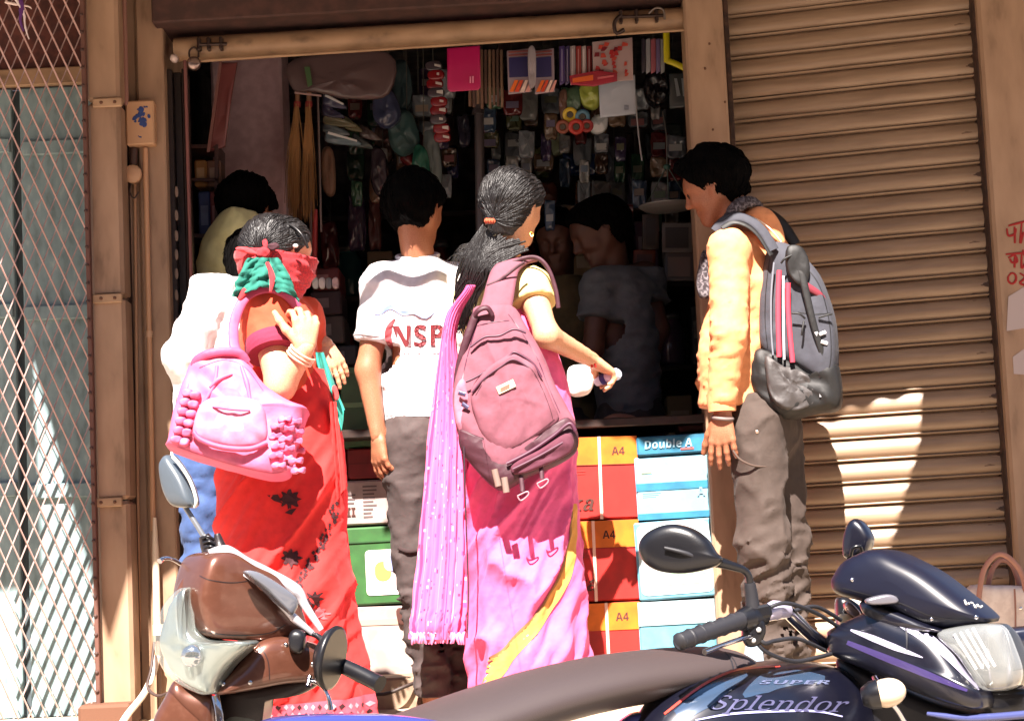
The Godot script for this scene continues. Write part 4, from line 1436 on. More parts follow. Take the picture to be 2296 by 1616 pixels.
	for e in [[1100, 300, 1126, 360, C(110, 116, 118), "grey"], [1128, 300, 1160, 380, C(54, 60, 62), "dark grey"], [1166, 270, 1190, 340, C(44, 44, 48), "black"], [1196, 330, 1232, 400, C(84, 90, 50), "olive"], [1236, 300, 1262, 350, C(150, 160, 130), "pale green"], [1262, 346, 1352, 396, C(40, 64, 110), "blue"], [1356, 330, 1398, 420, C(120, 124, 132), "pale grey"], [1350, 430, 1400, 500, C(150, 152, 160), "whitish"], [1402, 300, 1424, 372, C(90, 66, 66), "brownish"], [1406, 390, 1440, 470, C(84, 76, 96), "violet grey"], [1446, 300, 1476, 360, C(60, 62, 64), "smoky"], [1480, 280, 1530, 350, C(76, 84, 80), "sea grey"], [1160, 390, 1200, 450, C(60, 80, 60), "dark green"], [1210, 410, 1250, 460, C(110, 60, 50), "rust"], [1290, 410, 1330, 470, C(100, 64, 48), "tan"], [780, 440, 820, 560, C(70, 56, 80), "purple"], [826, 450, 856, 560, C(100, 60, 56), "dull red"], [720, 500, 760, 600, C(90, 40, 44), "crimson"], [1000, 330, 1030, 400, C(56, 58, 96), "indigo"], [1026, 260, 1056, 330, C(80, 76, 96), "heather"]]:
		n += 1
		t = packet("hanging_packet", "%s shiny packet hanging deep inside the shop" % e[5], "packet", [e[0], e[1] + 4, e[0] + 8, e[1], e[2] - 4, e[1] + 2, e[2], e[3] - 8, (e[0] + e[2]) * 0.5, e[3], e[0] + 2, e[3] - 6], -7.5 - 0.05 * (n % 5), e[4], {"bulge": 0.035, "crumple": 0.014, "rough": 0.1, "coat": 0.6, "e": 0.5, "group": "shiny packets in the dark"})
		cord(t, [(e[0] + e[2]) * 0.5, e[1] + 2, (e[0] + e[2]) * 0.5 + 4, 60], -7.5 - 0.05 * (n % 5), 0.0018)
	# more stock, hung in columns right of the pole and left of it, overlapping
	var shade_of := ["grey", "steel blue", "olive", "tan", "dull red", "pale", "green", "violet", "brown", "silver"]
	var tone := [C(92, 96, 102), C(60, 76, 98), C(80, 82, 54), C(108, 88, 70), C(102, 38, 40), C(138, 138, 136), C(50, 82, 62), C(74, 62, 94), C(80, 60, 48), C(122, 128, 134)]
	for side in 2:
		for col in (11 if side == 0 else 5):
			for row in (6 if side == 0 else 5):
				if rng.randf() < 0.12: continue
				var x := (1104.0 + col * 41.0 if side == 0 else 800.0 + col * 50.0) + rng.randf_range(-9, 9)
				var y := (200.0 if side == 0 else 150.0) + row * (52.0 if side == 0 else 62.0) + rng.randf_range(-10, 10)
				var w := rng.randf_range(11, 23)
				var h := rng.randf_range(20, 40)
				var i := rng.randi() % 10
				var z := -7.12 - 0.09 * ((row + col) % 4)
				t = packet("stock_packet", "%s packet, %s from top in the %s column %s the steel pole" % [shade_of[i], ord[row], ord[col], "right of" if side == 0 else "left of"], "packet",
					[x - w, y + 3, x - w * 0.6, y - 2, x + w * 0.7, y, x + w, y + 5, x + w * 0.92, y + h * 1.6, x + w * 0.2, y + h * 1.7, x - w * 0.9, y + h * 1.62], z, tone[i], {"bulge": 0.02, "crumple": 0.012, "rough": 0.12, "coat": 0.7, "e": 0.4, "group": "stock packets by the pole"})
				if rng.randf() < 0.75:
					var k: Color = tone[(i + 3 + row) % 10].lightened(0.25)
					var v := y + h * rng.randf_range(0.3, 0.8)
					strip(t, "label", [x - w * 0.7, v + 16, x + w * 0.6, v + 15, x + w * 0.6, v, x - w * 0.7, v + 1], z + 0.0235, k, 0.0015, 0.3)
	# hanging balance with a pan on three cords
	t = thing("balance_pan", "pale scale pan hanging on cords left of man in orange", "scale", at(1495, 470, -6.85))
	cord(t, [1486, 250, 1494, 300, 1496, 372], -6.85, 0.0025, Color(0.4, 0.38, 0.36))
	for x in [1448, 1500, 1552]: cord(t, [1496, 372, x, 462], -6.85 + (0.05 if x == 1500 else 0.0), 0.002, Color(0.3, 0.36, 0.34))
	st = mb()
	ball(st, at(1496, 374, -6.85), Vector3(0.014, 0.01, 0.014), 8)
	obj("knot", st, mat(C(50, 90, 80), 0.6), t)
	st = mb()
	lathe(st, Transform3D(Basis(Vector3.BACK, 0.02), at(1498, 470, -6.85)), [Vector2(0.001, 0), Vector2(0.085, 0.0), Vector2(0.104, 0.014), Vector2(0.107, 0.016), Vector2(0.104, 0.019), Vector2(0.084, 0.005), Vector2(0.001, 0.005)], 28)
	obj("pan", st, mat(C(150, 148, 146), 0.35, {"metal": 0.5}), t)
	n = 0
	for e in [[1484, 500, 1552, 566, C(116, 110, 108), C(64, 60, 62), "framed grey picture card below the scale pan"], [1490, 566, 1556, 630, C(86, 78, 74), C(120, 100, 90), "brownish picture card below the framed grey one"], [1440, 480, 1478, 560, C(76, 62, 56), C(50, 44, 44), "dark card left of the framed grey picture card"], [1420, 560, 1470, 640, C(130, 60, 40), C(90, 40, 32), "rust coloured card behind the shopkeeper's shoulder"]]:
		t = packet("picture_card", e[6], "card", [e[0], e[1], e[2], e[1], e[2], e[3], e[0], e[3]], -7.15, e[4], {"bulge": 0.008, "crumple": 0.002, "soft": false, "rough": 0.35})
		strip(t, "picture", [e[0] + 8, e[3] - 10, e[2] - 8, e[3] - 10, e[2] - 8, e[1] + 10, e[0] + 8, e[1] + 10], -7.138, e[5])
	# dim stock on the floor at the left, behind the woman in red
	n = 0
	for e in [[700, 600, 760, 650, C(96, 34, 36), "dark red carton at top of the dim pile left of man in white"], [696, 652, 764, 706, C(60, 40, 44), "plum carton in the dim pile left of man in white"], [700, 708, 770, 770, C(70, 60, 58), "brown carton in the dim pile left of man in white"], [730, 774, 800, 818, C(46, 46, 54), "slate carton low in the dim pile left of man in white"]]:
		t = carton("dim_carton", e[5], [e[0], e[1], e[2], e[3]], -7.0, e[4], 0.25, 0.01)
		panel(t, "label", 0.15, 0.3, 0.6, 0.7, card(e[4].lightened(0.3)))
	for k in 4:
		t = packet("foil_pack", "%s small foil pack on the dim pile left of man in white" % ["silver", "whitish", "grey", "pale"][k], "foil pack", [700 + k * 15, 628, 708 + k * 15, 622, 714 + k * 15, 628, 713 + k * 15, 646, 702 + k * 15, 646], -6.72, [C(190, 190, 190), C(210, 200, 200), C(120, 120, 124), C(200, 170, 170)][k], {"bulge": 0.014, "crumple": 0.008, "rough": 0.12, "group": "foil packs"})

# ---- people ------------------------------------------------------------------------------------------------
func wrinkle(scale: Vector3, amp: float, seed_ := 0.0) -> Callable:
	var o := Vector3(seed_, seed_ * 1.7, seed_ * 0.6)
	return func(p: Vector3) -> float: return noise.get_noise_3dv(p * scale + o) * amp

# cloth folds: sharp ridges between hollows
func crease(scale: Vector3, amp: float, seed_ := 0.0) -> Callable:
	var o := Vector3(seed_, seed_ * 1.7, seed_ * 0.6)
	return func(p: Vector3) -> float:
		var v := 1.0 - 2.4 * absf(noise.get_noise_3dv(p * scale + o))
		return amp * (v * absf(v) - 0.25)

func frame_of(fwd: Vector3, up: Vector3) -> Basis:   # x: to the figure's left, y: up, z: the way it looks
	fwd = fwd.normalized()
	up = up.slide(fwd).normalized()
	return Basis(up.cross(fwd), up, fwd)

# head with face, ears and neck, about 0.225 high for s = 1; c is the middle of the skull
func head(st: SurfaceTool, c: Vector3, b: Basis, s: float, neck: Vector3, cell := 0.0045) -> void:
	var L := func(x: float, y: float, z: float) -> Vector3: return c + b * (Vector3(x, y, z) * s)
	var f := Field.new(c - Vector3.ONE * 0.17 * s - Vector3(0, 0.03, 0), c + Vector3.ONE * 0.16 * s, cell)
	f.cone(L.call(0, 0.03, 0.02), L.call(0, 0.03, -0.03), 0.079 * s, 0.078 * s, 0.02)
	f.cone(L.call(0, 0.02, 0.045), L.call(0, -0.06, 0.055), 0.056 * s, 0.04 * s, 0.03)
	for e in [-1.0, 1.0]:
		f.cone(L.call(0.045 * e, -0.03, 0.0), L.call(0.012 * e, -0.092, 0.07), 0.03 * s, 0.02 * s, 0.025)
		f.cone(L.call(0.034 * e, -0.02, 0.075), L.call(0.04 * e, -0.03, 0.05), 0.02 * s, 0.024 * s, 0.02)
		f.cone(L.call(0.012 * e, 0.03, 0.094), L.call(0.042 * e, 0.026, 0.078), 0.009 * s, 0.01 * s, 0.012)
		# ear: shell with rim
		f.cone(L.call(0.079 * e, 0.012, -0.012), L.call(0.074 * e, -0.022, -0.002), 0.021 * s, 0.014 * s, 0.006, b.x, 2.4)
		f.carve(L.call(0.09 * e, 0.004, -0.004), 0.012 * s, 0.004)
	f.cone(L.call(0, 0.02, 0.094), L.call(0, -0.018, 0.116), 0.009 * s, 0.012 * s, 0.012)
	for e in [-1.0, 1.0]:
		f.cone(L.call(0.009 * e, -0.024, 0.102), L.call(0.009 * e, -0.024, 0.1), 0.0085 * s, 0.0085 * s, 0.008)
		f.carve(L.call(0.031 * e, 0.008, 0.108), 0.018 * s, 0.012)
		f.cone(L.call(0.031 * e, 0.008, 0.083), L.call(0.031 * e, 0.008, 0.0831), 0.012 * s, 0.012 * s, 0.002)
	f.cone(L.call(-0.018, -0.051, 0.093), L.call(0.018, -0.051, 0.093), 0.006 * s, 0.006 * s, 0.006)
	f.cone(L.call(-0.014, -0.062, 0.092), L.call(0.014, -0.062, 0.092), 0.0065 * s, 0.0065 * s, 0.006)
	f.cone(L.call(0, -0.088, 0.078), L.call(0, -0.09, 0.078), 0.017 * s, 0.017 * s, 0.015)
	f.cone(L.call(0, -0.03, -0.02), neck, 0.052 * s, 0.054 * s, 0.025)
	f.net(st)

# a hand: wrist, direction of the fingers, direction out of the back of the hand, towards the thumb
func hand(st: SurfaceTool, wrist: Vector3, d: Vector3, n: Vector3, t: Vector3, s: float, curl: Array, spread := 0.12, thumb_out := 0.7, fore := Vector3.ZERO) -> void:
	d = d.normalized()
	n = n.slide(d).normalized()
	t = t.slide(d).slide(n).normalized()
	var f := Field.new(wrist + d * 0.07 * s - Vector3.ONE * 0.135 * s, wrist + d * 0.07 * s + Vector3.ONE * 0.135 * s, 0.0034)
	if fore != Vector3.ZERO: f.cone(wrist + (fore - wrist).normalized() * 0.055, wrist + d * 0.012, 0.029 * s, 0.025 * s, 0.015, n, 1.25)
	f.cone(wrist + d * 0.02 * s, wrist + d * 0.045 * s, 0.03 * s, 0.034 * s, 0.015, n, 2.0)
	for i in 4:
		f.cone(wrist + d * 0.018 * s + t * (0.014 - i * 0.009) * s, wrist + d * (0.083 - 0.005 * absf(i - 1)) * s + t * (0.031 - i * 0.0205) * s, 0.014 * s, 0.0115 * s, 0.012)
	var len_ := [0.068, 0.076, 0.071, 0.055]
	for i in 4:
		var p := wrist + d * (0.083 - 0.005 * absf(i - 1)) * s + t * (0.031 - i * 0.0205) * s
		var dir := (d + t * (1.3 - i) * spread).normalized()
		var side := dir.cross(n).normalized()
		for k in 3:
			dir = dir.rotated(side, -curl[i] * [0.8, 1.0, 0.7][k])
			var q: Vector3 = p + dir * len_[i] * s * [0.46, 0.31, 0.25][k]
			f.cone(p, q, (0.0094 - 0.0009 * k) * s, (0.0086 - 0.0009 * k) * s, 0.004)
			p = q
	var p := wrist + d * 0.022 * s + t * 0.024 * s - n * 0.006 * s
	var dir := (d * 0.75 + t * thumb_out - n * 0.25).normalized()
	for k in 3:
		var q: Vector3 = p + dir * s * [0.042, 0.033, 0.027][k]
		f.cone(p, q, (0.0145 - 0.002 * k) * s, (0.012 - 0.0018 * k) * s, 0.007)
		p = q
		dir = (dir + d * 0.28 - n * 0.12).normalized()
	f.net(st)

# the whole body as one surface; j holds the joints in world axes
func body_of(t: Node3D, j: Dictionary, skin_: Material, g := 1.0, hands := [], heads := true) -> MeshInstance3D:
	var st := mb()
	var f := field_round([j.pelvis, j.chest, j.lsh, j.rsh, j.lel, j.rel, j.lwr, j.rwr, j.lan, j.ran, j.neck], 0.2, 0.013)
	var side: Vector3 = (j.lsh - j.rsh).normalized()
	var front: Vector3 = side.cross(Vector3.UP).normalized()
	var mid: Vector3 = j.pelvis.lerp(j.chest, 0.45)
	f.cone(j.pelvis, mid, 0.115 * g, 0.095 * g, 0.05, front, 1.5)
	f.cone(mid, j.chest, 0.096 * g, 0.112 * g, 0.05, front, 1.6)
	f.cone(j.chest, j.neck, 0.085 * g, 0.048 * g, 0.05, front, 1.3)
	f.cone(j.lsh, j.rsh, 0.052 * g, 0.052 * g, 0.05)
	for e in ["l", "r"]:
		f.cone(j[e + "sh"], j[e + "el"], 0.05 * g, 0.039 * g, 0.03)
		f.cone(j[e + "el"], j[e + "wr"], 0.041 * g, 0.026 * g, 0.02)
		f.cone(j[e + "hip"], j[e + "kn"], 0.07 * g, 0.05 * g, 0.03)
		f.cone(j[e + "kn"], j[e + "an"], 0.05 * g, 0.035 * g, 0.02)
		f.cone(j[e + "an"] + Vector3(0, -0.03, 0), j[e + "toe"], 0.038, 0.026, 0.02)
	f.net(st)
	if heads: head(st, j.head, j.look, j.get("hs", 1.0), j.neck)
	for h in hands: hand(st, h[0], h[1], h[2], h[3], h[4], h[5], h[6], h[7], h[8])
	var o := obj("body", st, skin_, t)
	return o

func garment(called: String, t: Node3D, m: Material, bones: Array, cuts: Array, cell: float, fold = null, label := "") -> Field:
	var pts := []
	for b in bones: pts.append_array([b[0], b[1]])
	var f := field_round(pts, 0.17, cell)
	for b in bones: f.cone(b[0], b[1], b[2], b[3], b[4] if b.size() > 4 else 0.03, b[5] if b.size() > 5 else Vector3.ZERO, b[6] if b.size() > 6 else 1.0)
	if fold != null: f.crease(fold)
	for k in cuts:
		if k.size() > 2: f.near_cut(k[0], k[1], k[2])
		else: f.cut(k[0], k[1])
	var st := mb()
	f.net(st)
	obj(called, st, m, t, label)
	return f

# hair on a skull: an inflated cap kept behind the hair line, with a grain
func hair(t: Node3D, m: Material, c: Vector3, b: Basis, s: float, o := {}) -> MeshInstance3D:
	var L := func(x: float, y: float, z: float) -> Vector3: return c + b * (Vector3(x, y, z) * s)
	var f := Field.new(c - Vector3.ONE * 0.16, c + Vector3.ONE * 0.17, 0.005)
	var th: float = o.get("thick", 0.016)
	f.cone(L.call(0, 0.035, 0.02), L.call(0, 0.032, -0.032), (0.079 + th) * s, (0.079 + th) * s, 0.02)
	f.cone(L.call(0, 0.0, -0.04), L.call(0, -0.05, -0.045), (0.066 + th * 0.6) * s, (0.05 + th * 0.5) * s, 0.03)
	for k in o.get("lumps", []): f.cone(L.call(k[0], k[1], k[2]), L.call(k[3], k[4], k[5]), k[6] * s, k[7] * s, 0.025)
	# face and ears stay free
	f.cut(L.call(0, 0.075, 0.083), b * Vector3(0, -0.62, 0.78))
	f.cut(L.call(0, o.get("nape", -0.085), 0), b * Vector3(0, -1, -0.15))
	for e in [-1.0, 1.0]: f.carve(L.call(0.092 * e, -0.012, 0.008), 0.026 * s, 0.006)
	var freq: float = o.get("grain", 90.0)
	var amp: float = o.get("amp", 0.004)
	var flow: Basis = o.get("flow", b)
	f.crease(func(p: Vector3) -> float:
		var q := flow.inverse() * (p - c)
		return noise.get_noise_3d(q.x * freq, q.y * freq * 0.14, q.z * freq * 0.6) * amp + noise.get_noise_3d(q.x * 18.0, q.y * 18.0, q.z * 18.0) * amp)
	var st := mb()
	f.net(st)
	var cap := obj("hair", st, m, t)
	# loose locks lying on the cap, combed away from the crown or towards a tie
	st = mb()
	var crown: Vector3 = L.call(0.0, 0.13, -0.035)
	for i in o.get("locks", 170):
		var d := b * Vector3(rng.randfn(), rng.randf_range(-0.55, 1.3), rng.randf_range(-1.4, 0.75)).normalized()
		var p := f.hit(c + d * 0.2, c)
		if f.sample(p - d * 0.004) > 0.004 or p.distance_to(c) < 0.05: continue
		var path := [p]
		var steps: int = o.get("steps", 5)
		var wander := Vector3(rng.randfn(), rng.randfn(), rng.randfn()) * (0.08 if o.has("tie") else 0.25)
		for k in steps:
			var n := (p - c).normalized()
			var g: Vector3 = ((o.tie - p) if o.has("tie") else (p - crown + b * Vector3(0, -0.05, 0.02))).normalized() + wander
			p += g.slide(n).normalized() * 0.0115
			n = (p - c).normalized()
			var h := f.hit(c + n * 0.2, c)
			if h.distance_to(p) > 0.03: break
			p = h
			path.append(p + n * ((0.0006 + 0.0012 * rng.randf()) if o.has("tie") else (0.001 + 0.0004 * k * k * rng.randf())))
		if path.size() > 2: tube(st, curve(path, path.size() * 2), [0.0016, 0.0026, 0.0018, 0.0005], 5)
	tag(obj("hair_locks", st, m, cap), "", "", "", "stuff")
	return cap

# a draped garment: rings given as [y, left x, right x, depth, z]
class Drape:
	var rows: Array
	var fold: Callable
	var host

	func at_y(y: float) -> Array:
		var i := 0
		while i < rows.size() - 2 and rows[i + 1][0] < y: i += 1
		var t := clampf((y - rows[i][0]) / (rows[i + 1][0] - rows[i][0]), 0.0, 1.0)
		var out := []
		var p: Array = rows[maxi(i - 1, 0)]
		var q: Array = rows[mini(i + 2, rows.size() - 1)]
		for k in 5: out.append(cubic_interpolate(rows[i][k], rows[i + 1][k], p[k], q[k], t) if k else y)
		return out

	func point(y: float, a: float) -> Vector3:
		var r := at_y(y)
		var l: Vector3 = host.at(r[1], y, r[4])
		var e: Vector3 = host.at(r[2], y, r[4])
		var u := (e - l) * 0.5
		var p := (l + e) * 0.5 + u * cos(a) + Vector3(0, 0, r[3] * sin(a))
		var n := (u.normalized() * cos(a) / u.length() + Vector3(0, 0, sin(a) / r[3])).normalized()
		return p + n * fold.call(p, a, y)

	# the point of the side towards the street that is seen at (x, y)
	func front(x: float, y: float, lift := 0.0) -> Vector3:
		var r := at_y(y)
		var k := clampf((x - (r[1] + r[2]) * 0.5) / ((r[2] - r[1]) * 0.5), -1.0, 1.0)
		var p := point(y, acos(k))
		return p + (host.eye - p).normalized() * lift

func drape(called: String, t: Node3D, m: Material, rows: Array, fold: Callable, n := 96, m_rows := 70, uv := Vector2(1, 1)) -> Drape:
	var d := Drape.new()
	d.rows = rows
	d.fold = fold
	d.host = self
	var st := mb()
	var out := []
	for i in m_rows + 1:
		var y := lerpf(rows[0][0], rows[rows.size() - 1][0], float(i) / m_rows)
		var row := PackedVector3Array()
		for k in n: row.append(d.point(y, TAU * k / n))
		out.append(row)
	skin(st, out, true, true, uv)
	obj(called, st, m, t)
	return d

# a flat printed or stitched motif on a drape
func motif(d: Drape, t: Node3D, called: String, m: Material, pts: Array, lift := 0.003) -> void:
	var st := mb()
	st.set_smooth_group(-1)
	var flat := PackedVector2Array()
	for i in range(0, pts.size(), 2): flat.append(Vector2(pts[i], pts[i + 1]))
	var ids := Geometry2D.triangulate_polygon(flat)
	for i in ids: st.add_vertex(d.front(flat[i].x, flat[i].y, lift))
	obj(called, st, m, t)

# a band along a line on a drape
func band(d: Drape, st: SurfaceTool, pts: Array, w0: float, w1: float, lift := 0.003, n := 60) -> void:
	var line := []
	for i in range(0, pts.size(), 2): line.append(Vector3(pts[i], pts[i + 1], 0))
	var c := curve(line, n)
	var rows := []
	for i in c.size():
		var tg := (c[mini(i + 1, n)] - c[maxi(i - 1, 0)]).normalized()
		var w := Vector3(-tg.y, tg.x, 0) * lerpf(w0, w1, float(i) / n) * 0.5
		var row := PackedVector3Array()
		for k in 7:
			var q := c[i] + w * (k / 3.0 - 1.0)
			row.append(d.front(q.x, q.y, lift))
		rows.append(row)
	skin(st, rows, false, false)

func flower(d: Drape, t: Node3D, m: Material, x: float, y: float, r: float) -> void:
	var pts := []
	for i in 44:
		var a := TAU * i / 44
		var k := r * (0.8 + 0.2 * cos(a * 8.0)) * (0.9 + 0.25 * noise.get_noise_2d(i * 0.45, x))
		pts.append_array([x + cos(a) * k, y + sin(a) * k * 0.95])
	motif(d, t, "flower", m, pts)

func lock(st: SurfaceTool, pts: Array, r0: float, r1: float, n := 14) -> void:
	tube(st, curve(pts, n), [r0, r0, lerpf(r0, r1, 0.4), r1], 7, 0.6)

var skin_tan: StandardMaterial3D
var skin_brown: StandardMaterial3D
var skin_dark: StandardMaterial3D
var black_hair: StandardMaterial3D
var soft_hair: StandardMaterial3D

func people() -> void:
	skin_tan = mat(Color.WHITE, 0.5, {"tex": two_tone(C(210, 158, 124), C(190, 136, 104), 0.03), "bump": "fine", "amount": 0.12, "scale": 12.0, "sss": 0.12})
	skin_brown = mat(Color.WHITE, 0.5, {"tex": two_tone(C(164, 108, 80), C(144, 90, 64), 0.03), "bump": "fine", "amount": 0.12, "scale": 12.0, "sss": 0.12})
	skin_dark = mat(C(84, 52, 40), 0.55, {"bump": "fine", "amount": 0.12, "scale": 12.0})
	black_hair = mat(C(9, 8, 8), 0.85, {"bump": "strand", "amount": 0.7, "scale": 5.0, "spec": 0.12})
	soft_hair = mat(C(20, 17, 18), 0.46, {"bump": "strand", "amount": 0.8, "scale": 5.0, "spec": 0.5})
	man_in_white()
	woman_in_pink()
	woman_in_red()
	man_in_orange()
	person_in_long_sleeves()
	person_by_pier()
	shopkeepers()

func man_in_white() -> void:
	var t := thing("person", "man seen from behind in white T-shirt printed NSP and grey trousers, arms hanging", "person", at(950, 1597, -6.05))
	var j := {
		"head": at(930, 470, -6.02), "look": frame_of(Vector3(0.42, -0.1, -0.9), Vector3.UP), "neck": at(938, 578, -6.04), "chest": at(946, 690, -6.04), "pelvis": at(955, 965, -6.05),
		"lsh": at(858, 640, -6.02), "lel": at(824, 830, -6.0), "lwr": at(848, 980, -5.98), "rsh": at(1034, 640, -6.08), "rel": at(1066, 830, -6.12), "rwr": at(1060, 960, -6.25),
		"lhip": at(915, 985, -6.03), "lkn": at(930, 1240, -6.04), "lan": at(972, 1545, -6.03), "rhip": at(1003, 985, -6.08), "rkn": at(1020, 1240, -6.12), "ran": at(1028, 1545, -6.1),
		"ltoe": at(985, 1578, -6.2), "rtoe": at(1040, 1578, -6.28), "hs": 0.98}
	body_of(t, j, skin_brown, 0.96, [[j.lwr, Vector3(0.02, -1, 0.0), Vector3(-0.75, 0, 0.6), Vector3(0.5, 0, -0.8), 0.95, [0.35, 0.4, 0.45, 0.5], 0.08, 0.35, j.lel]])
	hair(t, black_hair, j.head, j.look, 0.98, {"thick": 0.014, "nape": -0.075, "lumps": [[0, 0.09, 0.05, 0, 0.09, -0.03, 0.05, 0.05]]})
	var up := Vector3.UP
	var shirt := cloth(C(226, 222, 226), {"sheen": 0.1, "amount": 0.25})
	var front := Vector3(0.1, 0, -1).normalized()
	var sl: Vector3 = j.lsh.lerp(j.lel, 0.68)
	var sr: Vector3 = j.rsh.lerp(j.rel, 0.66)
	var k1 := crease(Vector3(4, 9, 4), 0.008, 3.0)
	var k2 := crease(Vector3(12, 24, 12), 0.0025, 8.0)
	var f := garment("t_shirt", t, shirt, [
		[at(958, 985, -6.05), at(952, 870, -6.05), 0.146, 0.136, 0.05, front, 1.35], [at(952, 870, -6.05), j.chest, 0.134, 0.15, 0.05, front, 1.4], [j.chest, at(938, 590, -6.04), 0.11, 0.055, 0.05, front, 1.2],
		[j.lsh, j.rsh, 0.066, 0.066, 0.05], [j.lsh, sl, 0.066, 0.06, 0.03], [j.rsh, sr, 0.066, 0.06, 0.03]],
		[[at(955, 942, -6.05), Vector3(0.03, -1, 0)], [at(938, 570, -6.04), Vector3(0, 1, 0.25)], [sl, j.lel - j.lsh, 0.1], [sr, j.rel - j.rsh, 0.1]], 0.0095,
		func(p: Vector3) -> float: return k1.call(p) * (1.35 if p.y < 1.75 else 0.7) + k2.call(p))
	# the print on the back: a crescent and the letters NSP over a thin rule
	var place := func(x: float, y: float, lift: float) -> Vector3:
		var d := at(x, y, -5.7)
		var q := f.hit(d, at(x, y, -6.15))
		return q + (d - q).normalized() * lift
	var ink := mat(C(150, 60, 66), 0.8)
	var shade := mat(C(150, 130, 134), 0.8)
	var st := mb()
	st.set_smooth_group(-1)
	var rows := []
	for i in 25:
		var a := lerpf(-1.15, 1.15, i / 24.0)
		var w := 15.0 * cos(a * 1.25) + 1.0
		var row := PackedVector3Array()
		for k in 4:
			row.append(place.call(900.0 - cos(a) * 38.0 + w * k / 3.0, 748.0 - sin(a) * 40.0 + 3.0, 0.003))
		rows.append(row)
	skin(st, rows, false, false)
	obj("crescent_print", st, ink, t)
	for e in [[1.5, 1.0, 0.0022, "letter_outline", shade], [0.0, 0.0, 0.0036, "letter", ink]]:
		st = mb()
		letters(st, "NSP", 46.0, func(x: float, y: float, h: float) -> Vector3: return place.call(936.0 + x * 1.0 + e[0], 753.0 - y + x * -0.03 + e[1], e[2]), true)
		obj(e[3] + "ing", st, e[4], t)
	st = mb()
	rows = []
	for i in 30:
		var row := PackedVector3Array()
		for k in 2: row.append(place.call(880.0 + i * 3.8, 790.0 + k * (2.0 + sin(i * 2.1)), 0.003))
		rows.append(row)
	skin(st, rows, false, false)
	obj("rule_print", st, mat(C(190, 120, 125), 0.8), t)
	st = mb()
	rows = []
	for i in 16:
		var row := PackedVector3Array()
		for k in 3: row.append(place.call(838.0 + i * 9.0, 694.0 + k * 5.0 + 5.0 * sin(i * 1.1) - 6.0 * sin(i * 0.4), 0.003))
		rows.append(row)
	skin(st, rows, false, false)
	obj("painted_shade_band", st, mat(C(120, 138, 178), 0.8), t)  # bluish wavy band painted in for the shade across the back
	# hems of the sleeves and shirt, ribbed collar
	for e in [[sl, j.lel - j.lsh, 0.0625], [sr, j.rel - j.rsh, 0.0625]]:
		st = mb()
		var xf := axis(e[0] - e[1].normalized() * 0.014, e[1])
		var ring := []
		for i in 29: ring.append(xf * Vector3(cos(TAU * i / 28.0) * e[2], 0, sin(TAU * i / 28.0) * e[2]))
		tube(st, PackedVector3Array(ring), 0.0022, 6)
		obj("sleeve_hem", st, shirt, t)
	st = mb()
	var nf := axis(at(936, 574, -6.05), Vector3(0.0, 1, 0.3))
	var collar := []
	for i in 29: collar.append(nf * Vector3(cos(TAU * i / 28.0) * 0.066, 0, sin(TAU * i / 28.0) * 0.058))
	tube(st, PackedVector3Array(collar), 0.007, 8)
	obj("collar", st, shirt, t)
	rows = []
	for i in 24:
		var row := PackedVector3Array()
		for k in 2: row.append(place.call(862.0 + i * 5.0, 931.0 + k * 1.6, 0.002))
		rows.append(row)
	st = mb()
	skin(st, rows, false, false)
	obj("hem_stitch", st, mat(C(178, 172, 176), 0.8), t)
	# trousers
	var tr := cloth(C(66, 55, 54), {"sheen": 0.1})
	var w1 := crease(Vector3(5, 18, 5), 0.014, 11.0)
	var w2 := crease(Vector3(7, 4, 7), 0.012, 2.0)
	var low: float = at(950, 1400, -6.03).y
	garment("trousers", t, tr, [[at(955, 930, -6.05), at(957, 985, -6.05), 0.128, 0.134, 0.03, front, 1.25], [j.lhip, j.lkn, 0.092, 0.068, 0.03], [j.lkn, j.lan, 0.068, 0.056, 0.03], [j.rhip, j.rkn, 0.092, 0.068, 0.03], [j.rkn, j.ran, 0.068, 0.056, 0.03]],
		[[at(955, 930, -6.05), Vector3.UP], [at(975, 1562, -6.03), Vector3.DOWN]], 0.0105,
		func(p: Vector3) -> float: return w2.call(p) * 0.8 + w1.call(p) * (1.2 if p.y < low + 0.12 else 0.35))
	st = mb()
	tube(st, curve([at(893, 1228, -5.975), at(915, 1236, -5.96), at(945, 1232, -5.965), at(975, 1226, -5.98)], 10), 0.006, 8, 0.4, Vector3.BACK)
	obj("knee_seam", st, mat(C(48, 32, 32), 0.9), t)
	for e in [j.lan, j.ran]:
		var sole := mat(C(70, 46, 36), 0.7)
		var foot := at(972, 1595, -6.08) if e == j.lan else at(1032, 1592, -6.2)
		st = mb()
		bx(st, foot + Vector3(0.005, 0.012, -0.03), Vector3(0.085, 0.02, 0.25), 0.008)
		obj("sandal", st, sole, t)
		for k in [-0.06, 0.05]:
			st = mb()
			tube(st, curve([foot + Vector3(-0.045, 0.012, k), foot + Vector3(-0.03, 0.06, k), foot + Vector3(0.02, 0.075, k), foot + Vector3(0.05, 0.05, k), foot + Vector3(0.05, 0.012, k)], 12), 0.008, 8, 0.4)
			obj("sandal_strap", st, sole, t)

